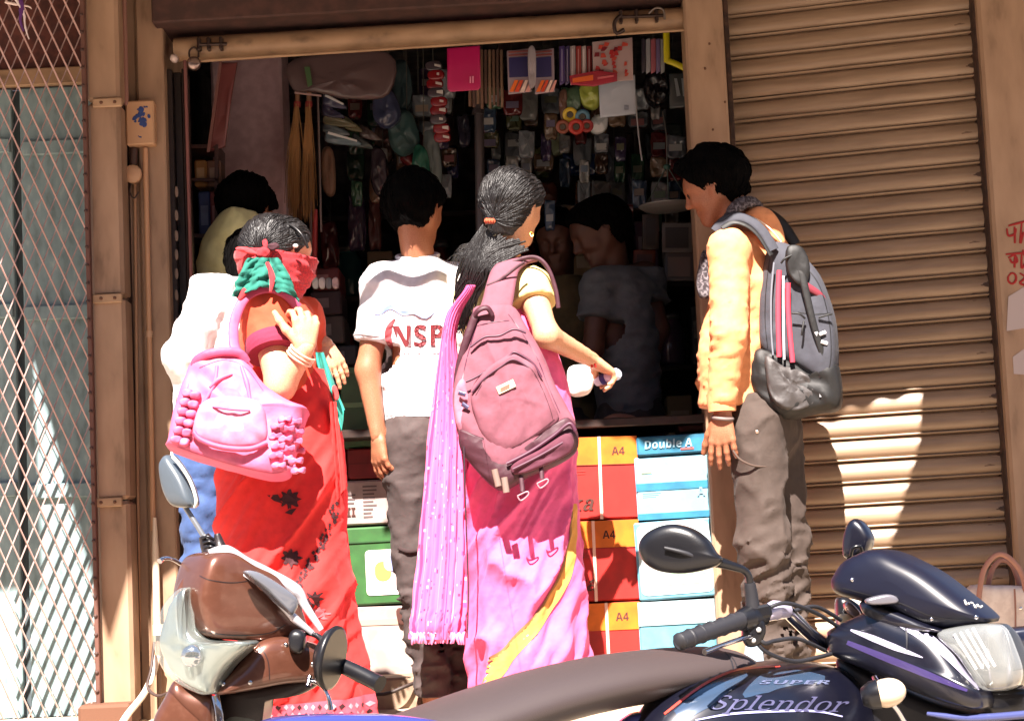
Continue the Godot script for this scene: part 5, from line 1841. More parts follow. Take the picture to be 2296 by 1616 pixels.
func woman_in_pink() -> void:
	var t := thing("person", "woman seen from behind in pink sari, long black hair in a clip, right hand out", "person", at(1180, 1616, -5.850))
	var j := {
		"head": at(1150, 466, -5.850), "look": frame_of(Vector3(0.5, -0.12, -0.86), Vector3(0.05, 1, 0)), "neck": at(1128, 588, -5.870), "chest": at(1135, 690, -5.880), "pelvis": at(1170, 990, -5.870),
		"lsh": at(1064, 660, -5.950), "lel": at(1058, 820, -6.100), "lwr": at(1140, 860, -6.250), "rsh": at(1190, 645, -5.810), "rel": at(1226, 752, -5.710), "rwr": at(1330, 808, -5.910),
		"lhip": at(1120, 1010, -5.910), "lkn": at(1125, 1300, -5.910), "lan": at(1130, 1580, -5.870), "rhip": at(1215, 1010, -5.850), "rkn": at(1220, 1300, -5.850), "ran": at(1225, 1580, -5.810),
		"ltoe": at(1160, 1605, -5.970), "rtoe": at(1260, 1605, -5.930), "hs": 0.96}
	body_of(t, j, skin_tan, 0.93, [[j.rwr, Vector3(0.62, -0.42, -0.5), Vector3(0.2, 0.9, 0.1), Vector3(0.3, 0.3, -0.9), 0.9, [0.75, 0.8, 0.85, 0.9], 0.05, 0.5, j.rel]])
	hair(t, soft_hair, j.head, j.look, 0.97, {"thick": 0.013, "nape": -0.12, "amp": 0.0035, "grain": 120.0, "flow": frame_of(Vector3(-0.8, 0.9, 0.3), Vector3(0.85, 0.35, -0.3)), "tie": at(1096, 497, -5.74), "locks": 420, "steps": 9, "lumps": [[0, -0.04, -0.05, 0, -0.1, -0.045, 0.055, 0.045]]})
	# gathered lengths running to the clip, and the loose tail over the left shoulder
	var hair_locks := mb()
	var clip := at(1096, 497, -5.740)
	for i in 190:
		var s := rng.randf()
		var q := rng.randf()
		var x0 := lerpf(1084, 1186, s * s)
		var a := at(x0, 500 + 40 * s + 24 * q, -5.750 - 0.02 * s)
		var wob := rng.randf_range(-9, 9)
		var b := at(lerpf(1046, 1120, s * 0.6 + q * 0.2) + wob, lerpf(565, 600, q), -5.750)
		var c := at(lerpf(1024, 1072, q) + wob * 0.8, 645 + 14 * s, -5.780)
		var e := at(lerpf(1016, 1052, rng.randf()), lerpf(690, 752, pow(rng.randf(), 0.6)), -5.830)
		var kink := Vector3(0.012 * sin(i * 1.9), 0, 0.008 * cos(i * 2.3))
		lock(hair_locks, [a, b, b.lerp(c, 0.55) + kink, c, c.lerp(e, 0.5) - kink * 0.7, e], 0.0031, 0.0006, 26)
	var tail := obj("loose_hair", hair_locks, soft_hair, t)
	hair_locks = mb()
	for i in 26:
		var a := at(1062 + rng.randf() * 20, 540 + rng.randf() * 30, -5.750)
		var b := at(1036 + rng.randf() * 14, 545 + rng.randf() * 30, -5.750)
		var c := at(1018 + rng.randf() * 16, 556 + rng.randf() * 44, -5.750)
		tube(hair_locks, curve([a, b, c, c + Vector3(0.012 * rng.randfn(), -0.025, 0)], 10), [0.0008, 0.0005], 5)
	tag(obj("stray_hair", hair_locks, soft_hair, tail), "", "", "", "stuff")
	var st := mb()
	bx(st, clip + Vector3(0.003, 0, 0.012), Vector3(0.034, 0.016, 0.014), 0.005, Basis(Vector3.BACK, -0.1))
	var cl := obj("hair_clip", st, mat(C(196, 96, 66), 0.25), t)
	for k in 4:
		st = mb()
		tube(st, curve([clip + Vector3(-0.01 + k * 0.008, 0.006, 0.018), clip + Vector3(-0.01 + k * 0.008, 0, 0.024), clip + Vector3(-0.01 + k * 0.008, -0.008, 0.016)], 6), 0.002, 6)
		obj("tooth", st, mat(C(170, 70, 50), 0.25), cl)
	st = mb()
	var ear := at(1191, 520, -5.750)
	tube(st, curve([ear, ear + Vector3(0.006, -0.008, 0.006), ear + Vector3(0.002, -0.016, 0.008), ear + Vector3(-0.004, -0.008, 0.004), ear], 12), 0.0022, 6)
	obj("earring", st, mat(C(220, 170, 80), 0.25, {"metal": 0.9}), t)
	# blouse
	var cream := cloth(C(216, 196, 128), {"sheen": 0.15})
	var front := Vector3(0.75, 0, -0.65).normalized()
	var sl: Vector3 = j.rsh.lerp(j.rel, 0.34)
	var wr := wrinkle(Vector3(18, 18, 18), 0.004, 5.0)
	garment("blouse", t, cream, [[at(1150, 860, -5.880), j.chest, 0.12, 0.135, 0.04, front, 1.35], [j.lsh, j.rsh, 0.06, 0.06, 0.04], [j.rsh, sl, 0.06, 0.064, 0.03], [j.lsh, j.lsh.lerp(j.lel, 0.34), 0.058, 0.06, 0.03]],
		[[sl, j.rel - j.rsh + Vector3(-0.02, 0, 0), 0.1], [at(1092, 660, -5.750), Vector3(0.1, 0.55, 0.6), 0.085], [at(1120, 592, -5.850), Vector3(0, 1, 0)]], 0.009, wr)
	# sari
	var pink := cloth(C(238, 96, 150), {"sheen": 0.3})
	var dir := Vector3(0.87, -0.48, 0).normalized()
	var along := Vector3(-0.48, -0.87, 0)
	var fold := func(p: Vector3, a: float, y: float) -> float:
		var k := clampf((y - 820.0) / 300.0, 0.1, 1.0)
		var u := p.dot(dir)
		var v := p.dot(along)
		var n1 := 1.0 - 2.2 * absf(noise.get_noise_2d(u * 6.0, v * 0.9 + a * 0.3))
		var n2 := 1.0 - 2.2 * absf(noise.get_noise_2d(u * 15.0 + 9.0, v * 1.6))
		k *= 0.25 + 0.75 * absf(sin(a))
		return k * (0.036 * n1 * absf(n1) + 0.011 * n2 + 0.014 * sin(a * 9.0 + 1.5 * noise.get_noise_2d(a * 2.0, y * 0.004)) * clampf((y - 1250.0) / 250.0, 0.0, 1.0))
	var rows := [[690, 1078, 1222, 0.105, -5.890], [760, 1072, 1240, 0.115, -5.880], [840, 1062, 1268, 0.125, -5.870], [920, 1052, 1284, 0.14, -5.870], [1000, 1046, 1291, 0.155, -5.870], [1100, 1044, 1296, 0.165, -5.870], [1200, 1044, 1300, 0.17, -5.870], [1300, 1046, 1305, 0.175, -5.870], [1400, 1050, 1313, 0.18, -5.870], [1500, 1052, 1322, 0.19, -5.870], [1608, 1054, 1332, 0.2, -5.870]]
	var d := drape("sari", t, pink, rows, fold, 120, 110)
	st = mb()
	band(d, st, [1286, 1130, 1283, 1200, 1262, 1290, 1218, 1370, 1160, 1440, 1110, 1505, 1078, 1570], 10, 40)
	obj("gold_border", st, cloth(C(214, 150, 70), {"sheen": 0.3}), t)
	st = mb()
	band(d, st, [1278, 1120, 1275, 1195, 1252, 1285, 1206, 1365, 1146, 1432, 1092, 1500, 1064, 1560], 3, 7, 0.004)
	obj("border_piping", st, cloth(C(150, 105, 62)), t)
	# the loose end over the left shoulder, pleated and printed
	var im := Image.create(256, 512, false, Image.FORMAT_RGB8)
	var rnd := RandomNumberGenerator.new()
	rnd.seed = 3
	im.fill(C(222, 92, 148))
	for i in 10: im.fill_rect(Rect2i(i * 26 + rnd.randi() % 8, 0, 3 + rnd.randi() % 8, 512), [C(206, 50, 104), C(228, 116, 166), C(190, 60, 112), C(230, 150, 188)][i % 4])
	for i in 420:
		var x := rnd.randi() % 250
		var y := rnd.randi() % 505
		im.fill_rect(Rect2i(x, y, 2 + rnd.randi() % 4, 2 + rnd.randi() % 6), [C(196, 40, 84), C(190, 60, 120), C(232, 156, 194)][rnd.randi() % 3])
	var print_ := cloth(Color.WHITE)
	print_.albedo_texture = ImageTexture.create_from_image(im)
	print_.normal_enabled = false
	print_.uv1_triplanar = false
	print_.uv1_scale = Vector3.ONE
	var pleat := func(p: Vector3, a: float, y: float) -> float:
		var k := clampf((y - 720.0) / 300.0, 0.25, 1.0)
		var ragged := 0.5 * noise.get_noise_2d(a * 9.0, y * 0.01)
		return k * (0.007 * sin(a * 17.0 + ragged) + 0.006 * noise.get_noise_2d(a * 4.0, y * 0.006)) + (0.006 * noise.get_noise_2d(a * 16.0, y * 0.09) if y > 1370 else 0.0)
	var prow := [[640, 1046, 1066, 0.018, -5.720], [700, 1004, 1034, 0.024, -5.750], [760, 990, 1022, 0.03, -5.780], [850, 978, 1036, 0.04, -5.820], [950, 968, 1046, 0.045, -5.840], [1100, 953, 1052, 0.05, -5.840], [1250, 940, 1054, 0.055, -5.840], [1360, 928, 1050, 0.06, -5.840], [1400, 922, 1046, 0.062, -5.840], [1432, 924, 1042, 0.05, -5.840]]
	var pd := drape("pallu", t, print_, prow, pleat, 110, 90, Vector2(2, 1))
	var fringe := mat(C(226, 130, 176), 0.85)
	for i in 22:
		st = mb()
		var x := 924.0 + i * 5.4 + rng.randf_range(-1, 1)
		tube(st, curve([pd.front(x, 1416, -0.004), at(x + rng.randf_range(-3, 3), 1428, -5.795), at(x + rng.randf_range(-5, 5), 1440 + rng.randf() * 5, -5.800)], 5), [0.004, 0.006, 0.003], 6)
		obj("tassel", st, fringe, t)
	# what she holds: a white paper bag and a rolled blue and white tube
	var p := thing("white_paper_bag", "white paper bag under the outstretched hand of woman in pink", "bag", at(1305, 850, -6.000))
	st = mb()
	pillow(st, smooth(px([1276, 824, 1312, 818, 1334, 830, 1332, 858, 1318, 884, 1282, 888, 1272, 860], -6.030), 4), 0.03, 0.03, 0.5, 6, wrinkle(Vector3(22, 22, 22), 0.006))
	obj("sheet", st, mat(C(232, 222, 216), 0.8, {"back": Color(0.2, 0.18, 0.16)}), p)
	p = thing("rolled_tube", "blue and white tube held in the fist of woman in pink", "tube", at(1370, 845, -5.970))
	st = mb()
	tube(st, [at(1338, 856, -6.000), at(1352, 850, -5.980), at(1384, 838, -5.940), at(1388, 836, -5.935)], [0.014, 0.019, 0.019, 0.013], 16)
	obj("wrapper", st, mat(C(206, 212, 236), 0.35), p)
	st = mb()
	tube(st, [at(1352, 850, -5.978), at(1362, 846, -5.966)], 0.0196, 16)
	obj("blue_band", st, mat(C(48, 62, 130), 0.35), p)
	pink_backpack()
	st = mb()
	for k in 2: tube(st, curve([j.rwr + Vector3(-0.02 + k * 0.01, 0.022, 0.016), j.rwr + Vector3(-0.012 + k * 0.01, 0.004, 0.03), j.rwr + Vector3(-0.004 + k * 0.01, -0.022, 0.02)], 8), 0.004, 6)
	obj("thread_bracelet", st, mat(C(190, 40, 36), 0.8), t)

func pink_backpack() -> void:
	var b := thing("pink_backpack", "dusky pink backpack hanging from one shoulder of woman in pink sari", "backpack", at(1150, 1000, -5.700))
	var wr := wrinkle(Vector3(14, 14, 14), 0.01, 4.0)
	var c1 := cloth(C(122, 70, 84), {"amount": 0.35, "sheen": 0.1})
	var c2 := cloth(C(64, 24, 38), {"rough": 0.6, "sheen": 0.1})
	var dark := mat(C(72, 30, 52), 0.5)
	var st := mb()
	pillow(st, smooth(px([1068, 696, 1145, 692, 1180, 740, 1216, 800, 1244, 870, 1277, 930, 1290, 968, 1240, 1020, 1136, 1066, 1075, 1040, 1032, 985, 1018, 930, 1016, 880, 1034, 808, 1058, 730], -5.670, 0.0, 0.00025), 4), 0.085, 0.08, 0.4, 9, wr)
	var bag_front := obj("main_compartment", st, c1, b)
	st = mb()
	pillow(st, smooth(px([1056, 876, 1085, 834, 1120, 808, 1152, 793, 1192, 812, 1216, 850, 1240, 903, 1252, 946, 1200, 985, 1136, 1018, 1088, 990, 1062, 930], -5.595), 4), 0.045, 0.03, 0.35, 8, wr)
	var pocket := obj("front_pocket", st, c1, b)
	st = mb()
	pillow(st, smooth(px([1022, 870, 1040, 850, 1056, 900, 1072, 960, 1060, 990, 1030, 970, 1018, 920], -5.610), 4), 0.03, 0.03, 0.4, 6, wr)
	obj("side_pocket", st, cloth(C(176, 104, 124)), b)
	st = mb()
	pillow(st, smooth(px([1030, 962, 1062, 1000, 1100, 1026, 1136, 1026, 1200, 990, 1262, 938, 1284, 944, 1298, 984, 1288, 1018, 1244, 1046, 1186, 1070, 1132, 1100, 1100, 1088, 1060, 1046, 1032, 1008], -5.620), 4), 0.06, 0.08, 0.4, 8, wr)
	var low := obj("bottom_compartment", st, c2, b)
	st = mb()
	pillow(st, smooth(px([1150, 1040, 1210, 1008, 1268, 972, 1286, 985, 1282, 1012, 1240, 1036, 1180, 1060, 1150, 1062], -5.565), 4), 0.025, 0.02, 0.4, 6, wr)
	obj("lower_pocket", st, cloth(C(88, 38, 56)), b)
	for z in [[[1054, 778, 1086, 756, 1120, 752, 1152, 738, 1180, 746], -5.595, 0.004], [[1044, 856, 1066, 846, 1104, 824, 1140, 800, 1156, 790, 1194, 814, 1214, 846], -5.562, 0.004], [[1058, 880, 1084, 850, 1122, 822, 1152, 806, 1188, 826], -5.552, 0.003], [[1136, 1040, 1190, 1012, 1240, 978, 1276, 950, 1290, 965], -5.550, 0.006], [[1150, 1052, 1206, 1024, 1262, 992], -5.538, 0.004]]:
		var pts := []
		for i in range(0, z[0].size(), 2): pts.append(at(z[0][i], z[0][i + 1], z[1]))
		st = mb()
		tube(st, curve(pts, 30), z[2], 8)
		obj("zip", st, dark, b)
	st = mb()
	plate(st, px([1112, 868, 1150, 850, 1157, 866, 1119, 884], -5.546), 0.003)
	var lab := obj("label", st, mat(C(222, 196, 160), 0.7), pocket, "cream stitched label")
	for k in 2:
		st = mb()
		plate(st, px([1121, 870 + k * 5, 1142, 860 + k * 5, 1143, 863 + k * 5, 1122, 873 + k * 5], -5.542), 0.001)
		obj("label_print", st, mat(C(150, 100, 84), 0.7), b)
	for e in [[[1074, 712, 1050, 790, 1036, 860, 1040, 920]], [[1140, 704, 1172, 748, 1206, 806, 1232, 872, 1256, 926]], [[1070, 730, 1104, 722, 1142, 718]]]:
		band_on(bag_front, b, "seam", dark, e[0], [1.6, 2.0, 1.6], 0.0012, 22, 2)
	for e in [[1066, 886, 1092, 846, 1124, 820, 1152, 806, 1186, 822, 1208, 854, 1230, 906, 1240, 940], [1080, 980, 1134, 1008, 1196, 976, 1244, 940]]:
		band_on(pocket, b, "stitch_line", c2, e, [1.2, 1.6, 1.2], 0.0012, 26, 2)
	# straps
	st = mb()
	var strap_rows := []
	for e in [[1068, 1142, 716, -5.650], [1084, 1150, 672, -5.675], [1092, 1155, 640, -5.700], [1104, 1163, 608, -5.735], [1125, 1186, 588, -5.770], [1150, 1206, 582, -5.810]]:
		var row := PackedVector3Array()
		for k in 9: row.append(at(lerpf(e[0], e[1], k / 8.0), e[2] - 3.0 * sin(PI * k / 8.0), e[3] + 0.008 * sin(PI * k / 8.0)))
		strap_rows.append(row)
	var fine := []
	for i in 31:
		var row := PackedVector3Array()
		for k in 9:
			var col := []
			for r in strap_rows: col.append(r[k])
			row.append(curve(col, 30)[i])
		fine.append(row)
	sheet(st, fine, 0.014)
	obj("shoulder_strap", st, c1, b)
	for e in [[[1148, 590, 1180, 578, 1208, 580, 1230, 604, 1246, 650, 1252, 690], -5.750, 0.007], [[1092, 640, 1120, 628, 1160, 598, 1176, 588], -5.690, 0.005]]:
		var pts := []
		for i in range(0, e[0].size(), 2): pts.append(at(e[0][i], e[0][i + 1], e[1]))
		st = mb()
		tube(st, curve(pts, 24), e[2], 8, 0.5)
		obj("webbing", st, c2, b)
	st = mb()
	tube(st, curve([at(1060, 716, -5.630), at(1072, 696, -5.610), at(1092, 690, -5.610), at(1104, 706, -5.620)], 14), 0.011, 10, 0.6)
	obj("carry_loop", st, c2, b)
	st = mb()
	tube(st, curve([at(1066, 706, -5.620), at(1046, 760, -5.620), at(1030, 820, -5.630), at(1024, 870, -5.640)], 18), 0.012, 10, 0.5)
	obj("side_strap", st, c2, b)
	for e in [[1108, 1052, 1118, 1090], [1130, 1070, 1136, 1104]]:
		st = mb()
		tube(st, ln(at(e[0], e[1], -5.540), at(e[2], e[3], -5.535), 3), 0.01, 8, 0.4, Vector3.BACK)
		obj("buckle_strap", st, mat(C(112, 92, 84), 0.5), b)
	for e in [[1216, 1084], [1172, 1112]]:
		st = mb()
		var r := []
		for k in 5: r.append(at(e[0] + [-12, 10, 12, -4, -12][k], e[1] + [0, -10, -2, 10, 0][k], -5.550))
		tube(st, curve(r, 20), 0.0025, 6)
		obj("strap_ring", st, mat(C(150, 110, 120), 0.35), b)
		st = mb()
		tube(st, ln(at(e[0], e[1] - 10, r[0].z), at(e[0] - 4, e[1] - 46, r[0].z - 0.01), 3), 0.007, 8, 0.4, Vector3.BACK)
		obj("ring_tab", st, c2, b)
	st = mb()
	tube(st, curve([at(1040, 1000, -5.570), at(1042, 1080, -5.580), at(1046, 1200, -5.610), at(1050, 1330, -5.650), at(1047, 1430, -5.670)], 24), 0.0028, 6)
	obj("loose_cord", st, mat(C(50, 28, 40), 0.7), b)
	for e in [[1028, 880, 1044, 884], [1036, 905, 1050, 914], [1070, 990, 1085, 1002]]:
		st = mb()
		tube(st, ln(at(e[0], e[1], -5.568), at(e[2], e[3], -5.565), 2), 0.007, 8, 0.5)
		obj("buckle", st, mat(C(66, 60, 90), 0.35), b)

func woman_in_red() -> void:
	var t := thing("person", "woman in red sari with red and green scarf tied round her face", "person", at(640, 1650, -5.42))
	var j := {
		"head": at(622, 572, -5.42), "look": frame_of(Vector3(0.76, -0.12, -0.62), Vector3.UP), "neck": at(612, 676, -5.44), "chest": at(620, 770, -5.46), "pelvis": at(628, 990, -5.45),
		"lsh": at(672, 715, -5.58), "lel": at(700, 850, -5.66), "lwr": at(728, 772, -5.6), "rsh": at(596, 705, -5.34), "rel": at(628, 866, -5.25), "rwr": at(684, 782, -5.22),
		"lhip": at(665, 1010, -5.5), "lkn": at(690, 1300, -5.5), "lan": at(700, 1600, -5.5), "rhip": at(590, 1010, -5.4), "rkn": at(600, 1300, -5.36), "ran": at(610, 1610, -5.36),
		"ltoe": at(760, 1640, -5.55), "rtoe": at(680, 1650, -5.4), "hs": 0.93}
	body_of(t, j, skin_tan, 1.02, [[j.rwr, Vector3(0.05, 1, -0.06), Vector3(0.45, 0, 0.85), Vector3(-0.8, 0.1, 0.3), 0.98, [0.75, 0.75, 0.8, 0.85], 0.1, 0.7, j.rel], [j.lwr, Vector3(0.42, -0.9, 0.1), Vector3(0.5, 0.2, 0.8), Vector3(-0.8, -0.3, 0.4), 0.86, [0.15, 0.18, 0.2, 0.25], 0.08, 0.5, j.lel]])
	hair(t, soft_hair, j.head, j.look, 0.94, {"thick": 0.011, "nape": -0.09, "amp": 0.004, "grain": 110.0, "tie": at(585, 565, -5.33), "locks": 340, "steps": 8})
	var st := mb()
	tube(st, curve([at(612, 498, -5.4), at(650, 504, -5.36), at(676, 526, -5.34), at(690, 556, -5.35)], 16), 0.004, 6)
	obj("hair_band", st, mat(C(24, 22, 24), 0.4), t)
	st = mb()
	ball(st, at(662, 551, -5.325), Vector3(0.008, 0.006, 0.005), 8)
	obj("hair_jewel", st, mat(C(230, 226, 224), 0.1, {"metal": 0.5}), t)
	# scarf wound round the face and tied at the back
	var red := cloth(C(190, 30, 40), {"sheen": 0.3, "tex": two_tone(C(214, 36, 44), C(120, 24, 36), 0.03), "scale": 9.0})
	red.albedo_color = Color.WHITE
	var green := cloth(C(28, 120, 104), {"sheen": 0.3})
	var L := func(x: float, y: float, z: float) -> Vector3: return j.head + j.look * (Vector3(x, y, z) * 0.94)
	var slope := Vector3(0.35, 0.94, 0.1)
	var across := Vector3(-0.25, 0.97, 0.0)
	var r1 := wrinkle(Vector3(8, 40, 8), 0.008, 7.0)
	garment("face_scarf", t, red, [[L.call(0, 0.005, 0.03), L.call(0, -0.01, -0.04), 0.094, 0.09, 0.02], [L.call(0, -0.05, 0.05), L.call(0, -0.07, -0.02), 0.066, 0.074, 0.02], [L.call(0, -0.07, 0.0), j.neck, 0.07, 0.075, 0.03]],
		[[at(620, 562, -5.34), Vector3(0.1, 1, -0.05)], [j.neck + Vector3(0, -0.005, 0), Vector3(-0.1, -1, 0)]], 0.0065, func(p: Vector3) -> float: return r1.call(Vector3(p.x, p.y + p.x * 0.25, p.z)))
	st = mb()
	var rows := []
	for i in 19:
		var u := i / 18.0
		var row := PackedVector3Array()
		for k in 21:
			var v := k / 20.0
			var x := lerpf(lerpf(556, 622, v), lerpf(518, 672, v), pow(u, 0.8))
			var y := lerpf(578, lerpf(668, 676, v) - 26 * sin(PI * v), u)
			y += 10.0 * u * noise.get_noise_2d(v * 5.0, 4.0) + 5.0 * u * sin(v * 13.0)
			row.append(at(x + 9.0 * u * noise.get_noise_2d(v * 3.0, u * 3.0), y, -5.275 + 0.03 * u + 0.017 * sin(v * 15.0 + u * 2.5) * (0.4 + 0.6 * u) + 0.014 * noise.get_noise_2d(v * 4.0 + 7.0, u * 5.0)))
		rows.append(row)
	sheet(st, rows, 0.004)
	obj("scarf_tail", st, cloth(C(24, 106, 92), {"sheen": 0.3, "amount": 0.9}), t, "green end of the scarf spread over the shoulder")
	for e in [[[598, 588, 610, 622, 606, 654], 0.009], [[560, 640, 546, 656, 536, 672], 0.011]]:
		var pts := []
		for i in range(0, e[0].size(), 2): pts.append(at(e[0][i], e[0][i + 1], -5.262 + 0.004 * i))
		st = mb()
		tube(st, curve(pts, 12), [e[1] * 0.6, e[1], e[1] * 0.4], 8, 0.5, Vector3.BACK)
		obj("scarf_fold", st, red, t)
	st = mb()
	pillow(st, smooth(px([576, 560, 592, 554, 604, 561, 602, 574, 588, 579, 576, 573], -5.3), 4), 0.012, 0.015, 0.6, 6, wrinkle(Vector3(40, 40, 40), 0.006))
	var knot := obj("scarf_knot", st, red, t)
	for e in [[[576, 567, 556, 555, 532, 554, 529, 560, 548, 566, 572, 572], C(214, 60, 66)], [[592, 558, 588, 542, 596, 536, 600, 546, 599, 557], C(180, 40, 50)], [[596, 552, 616, 544, 626, 552, 612, 562], C(60, 24, 34)], [[574, 574, 556, 584, 550, 610, 562, 622, 572, 596], C(176, 34, 46)], [[540, 640, 528, 656, 534, 672, 552, 664, 556, 646], C(200, 34, 48)]]:
		st = mb()
		pillow(st, smooth(px(e[0], -5.3), 4), 0.008, 0.008, 0.5, 5, wrinkle(Vector3(40, 40, 40), 0.004))
		obj("scarf_bow", st, cloth(e[1]), knot)
	# blouse with lace sleeve edge
	var orange := cloth(C(206, 70, 40), {"sheen": 0.3})
	var sl: Vector3 = j.rsh.lerp(j.rel, 0.5)
	var front := Vector3(0.85, 0, -0.4).normalized()
	garment("blouse", t, orange, [[at(626, 900, -5.45), j.chest, 0.13, 0.14, 0.04, front, 1.25], [j.lsh, j.rsh, 0.066, 0.068, 0.04], [j.rsh, sl, 0.072, 0.074, 0.03], [j.lsh, j.lsh.lerp(j.lel, 0.5), 0.066, 0.066, 0.03]],
		[[sl, j.rel - j.rsh, 0.11], [at(615, 655, -5.44), Vector3.UP]], 0.009, wrinkle(Vector3(14, 14, 14), 0.006, 2.0))
	st = mb()
	var ax: Vector3 = (j.rel - j.rsh).normalized()
	tube(st, ln(j.rsh.lerp(j.rel, 0.36), j.rsh.lerp(j.rel, 0.55), 10), [0.074, 0.0775, 0.0775, 0.074], 30, 1.0, Vector3.ZERO, func(u, a): return 1.0 + 0.025 * noise.get_noise_2d(u * 9.0, a * 9.0) + 0.02 * sin(a * 15.0) * u)
	obj("lace_cuff", st, cloth(C(134, 30, 62), {"bump": "fine", "amount": 1.5, "scale": 30.0}), t)
	# bangles on the right wrist
	var wd: Vector3 = (j.rwr - j.rel).normalized()
	for k in 3:
		st = mb()
		var c: Vector3 = j.rwr - wd * (0.012 + 0.01 * k)
		var xf := axis(c, wd)
		var ring := []
		for i in 25: ring.append(xf * Vector3(cos(TAU * i / 24.0) * 0.037, 0, sin(TAU * i / 24.0) * 0.037))
		tube(st, PackedVector3Array(ring), 0.0038, 8)
		obj("bangle", st, mat(C(222, 176, 150), 0.3), t)
	# sari
	var cl := cloth(C(222, 40, 38), {"sheen": 0.45})
	var dir := Vector3(0.82, -0.57, 0)
	var along := Vector3(-0.57, -0.82, 0)
	var fold := func(p: Vector3, a: float, y: float) -> float:
		var k := clampf((y - 860.0) / 260.0, 0.15, 1.0)
		var u := p.dot(dir)
		var v := p.dot(along)
		var n1 := 1.0 - 2.2 * absf(noise.get_noise_2d(u * 5.5 + 4.0, v * 0.8))
		var n2 := 1.0 - 2.2 * absf(noise.get_noise_2d(u * 14.0 + 9.0, v * 1.4))
		k *= 0.25 + 0.75 * absf(sin(a))
		return k * (0.036 * n1 * absf(n1) + 0.011 * n2 + 0.016 * sin(a * 10.0 + 1.2 * noise.get_noise_2d(a * 2.0, y * 0.004)) * clampf((y - 1200.0) / 250.0, 0.0, 1.0) * (1.0 if cos(a) > 0.2 else 0.35))
	var rows2 := [[830, 540, 730, 0.12, -5.47], [880, 520, 746, 0.13, -5.46], [940, 504, 760, 0.145, -5.45], [1020, 494, 771, 0.16, -5.45], [1100, 490, 776, 0.17, -5.45], [1160, 488, 774, 0.175, -5.45], [1240, 490, 780, 0.18, -5.45], [1320, 492, 792, 0.185, -5.45], [1400, 496, 808, 0.19, -5.45], [1500, 504, 830, 0.2, -5.45], [1560, 508, 842, 0.205, -5.45], [1645, 512, 852, 0.21, -5.45]]
	var d := drape("sari", t, cl, rows2, fold, 120, 110)
	var black := cloth(C(58, 14, 22))
	flower(d, t, black, 664, 1122, 26)
	motif(d, t, "leaf", black, [640, 1112, 618, 1114, 632, 1126, 650, 1132])
	motif(d, t, "leaf", black, [664, 1145, 654, 1152, 668, 1156, 678, 1142])
	flower(d, t, black, 668, 1250, 24)
	flower(d, t, black, 712, 1340, 23)
	flower(d, t, mat(C(150, 70, 76), 0.8), 727, 1372, 20)
	# lace line of small leaves along the fold
	for i in 70:
		var u := i / 69.0
		var x := lerpf(752, 690, u) + 10 * sin(u * 5.0) - 14 * u * (1 - u) + rng.randf_range(-8, 8)
		var y := lerpf(1130, 1335, u) + rng.randf_range(-3, 3)
		var r := rng.randf_range(2.2, 4.4)
		motif(d, t, "lace_leaf", black, [x - r, y, x, y - r * 1.3, x + r, y, x, y + r * 1.3])
	var lace := cloth(C(206, 74, 92), {"bump": "fine", "amount": 2.0, "scale": 30.0})
	st = mb()
	band(d, st, [520, 1606, 600, 1604, 700, 1596, 780, 1590, 842, 1584], 66, 66, 0.004, 90)
	obj("lace_border", st, lace, t)
	var pale := cloth(C(226, 128, 140))
	for i in 60:
		var x := 560.0 + (i % 20) * 14.4
		motif(d, t, "lace_leaf", pale if i % 3 else black, [x - 5, 1572.0 + (i / 20) * 17, x, 1566.0 + (i / 20) * 17, x + 5, 1572.0 + (i / 20) * 17, x, 1579.0 + (i / 20) * 17], 0.006)
	# the end of the scarf hanging in front of her, green with red
	st = mb()
	rows = []
	for i in 25:
		var u := i / 24.0
		var row := PackedVector3Array()
		for k in 11:
			var v := k / 10.0
			row.append(at(lerpf(lerpf(704, 724, v), lerpf(750, 776, v) - 8 * absf(v - 0.5), u), lerpf(790, lerpf(985, 930, absf(v - 0.4) * 2.0), u), -5.44 + 0.016 * sin(v * 9.0 + u * 3.0)))
		rows.append(row)
	sheet(st, rows, 0.004)
	obj("scarf_end", st, cloth(C(40, 150, 134)), t, "green scarf end hanging at her front")
	for e in [[744, 868, 754, 866, 760, 892, 748, 896], [742, 905, 752, 902, 754, 920, 744, 922]]:
		st = mb()
		pillow(st, smooth(px(e, -5.415), 3), 0.004, 0.004)
		obj("scarf_spot", st, cloth(C(206, 60, 60)), t)
	# a loose fold of sari at her right side
	st = mb()
	rows = []
	for i in 25:
		var u := i / 24.0
		var row := PackedVector3Array()
		for k in 9:
			var v := k / 8.0
			row.append(at(lerpf(lerpf(738, 752, v), lerpf(756, 778, v), u), lerpf(900, lerpf(1120, 1090, v), u), -5.37 + 0.016 * sin(v * 8.0 + u * 2.0)))
		rows.append(row)
	sheet(st, rows, 0.004)
	obj("sari_end", st, cl, t)
	pink_handbag()

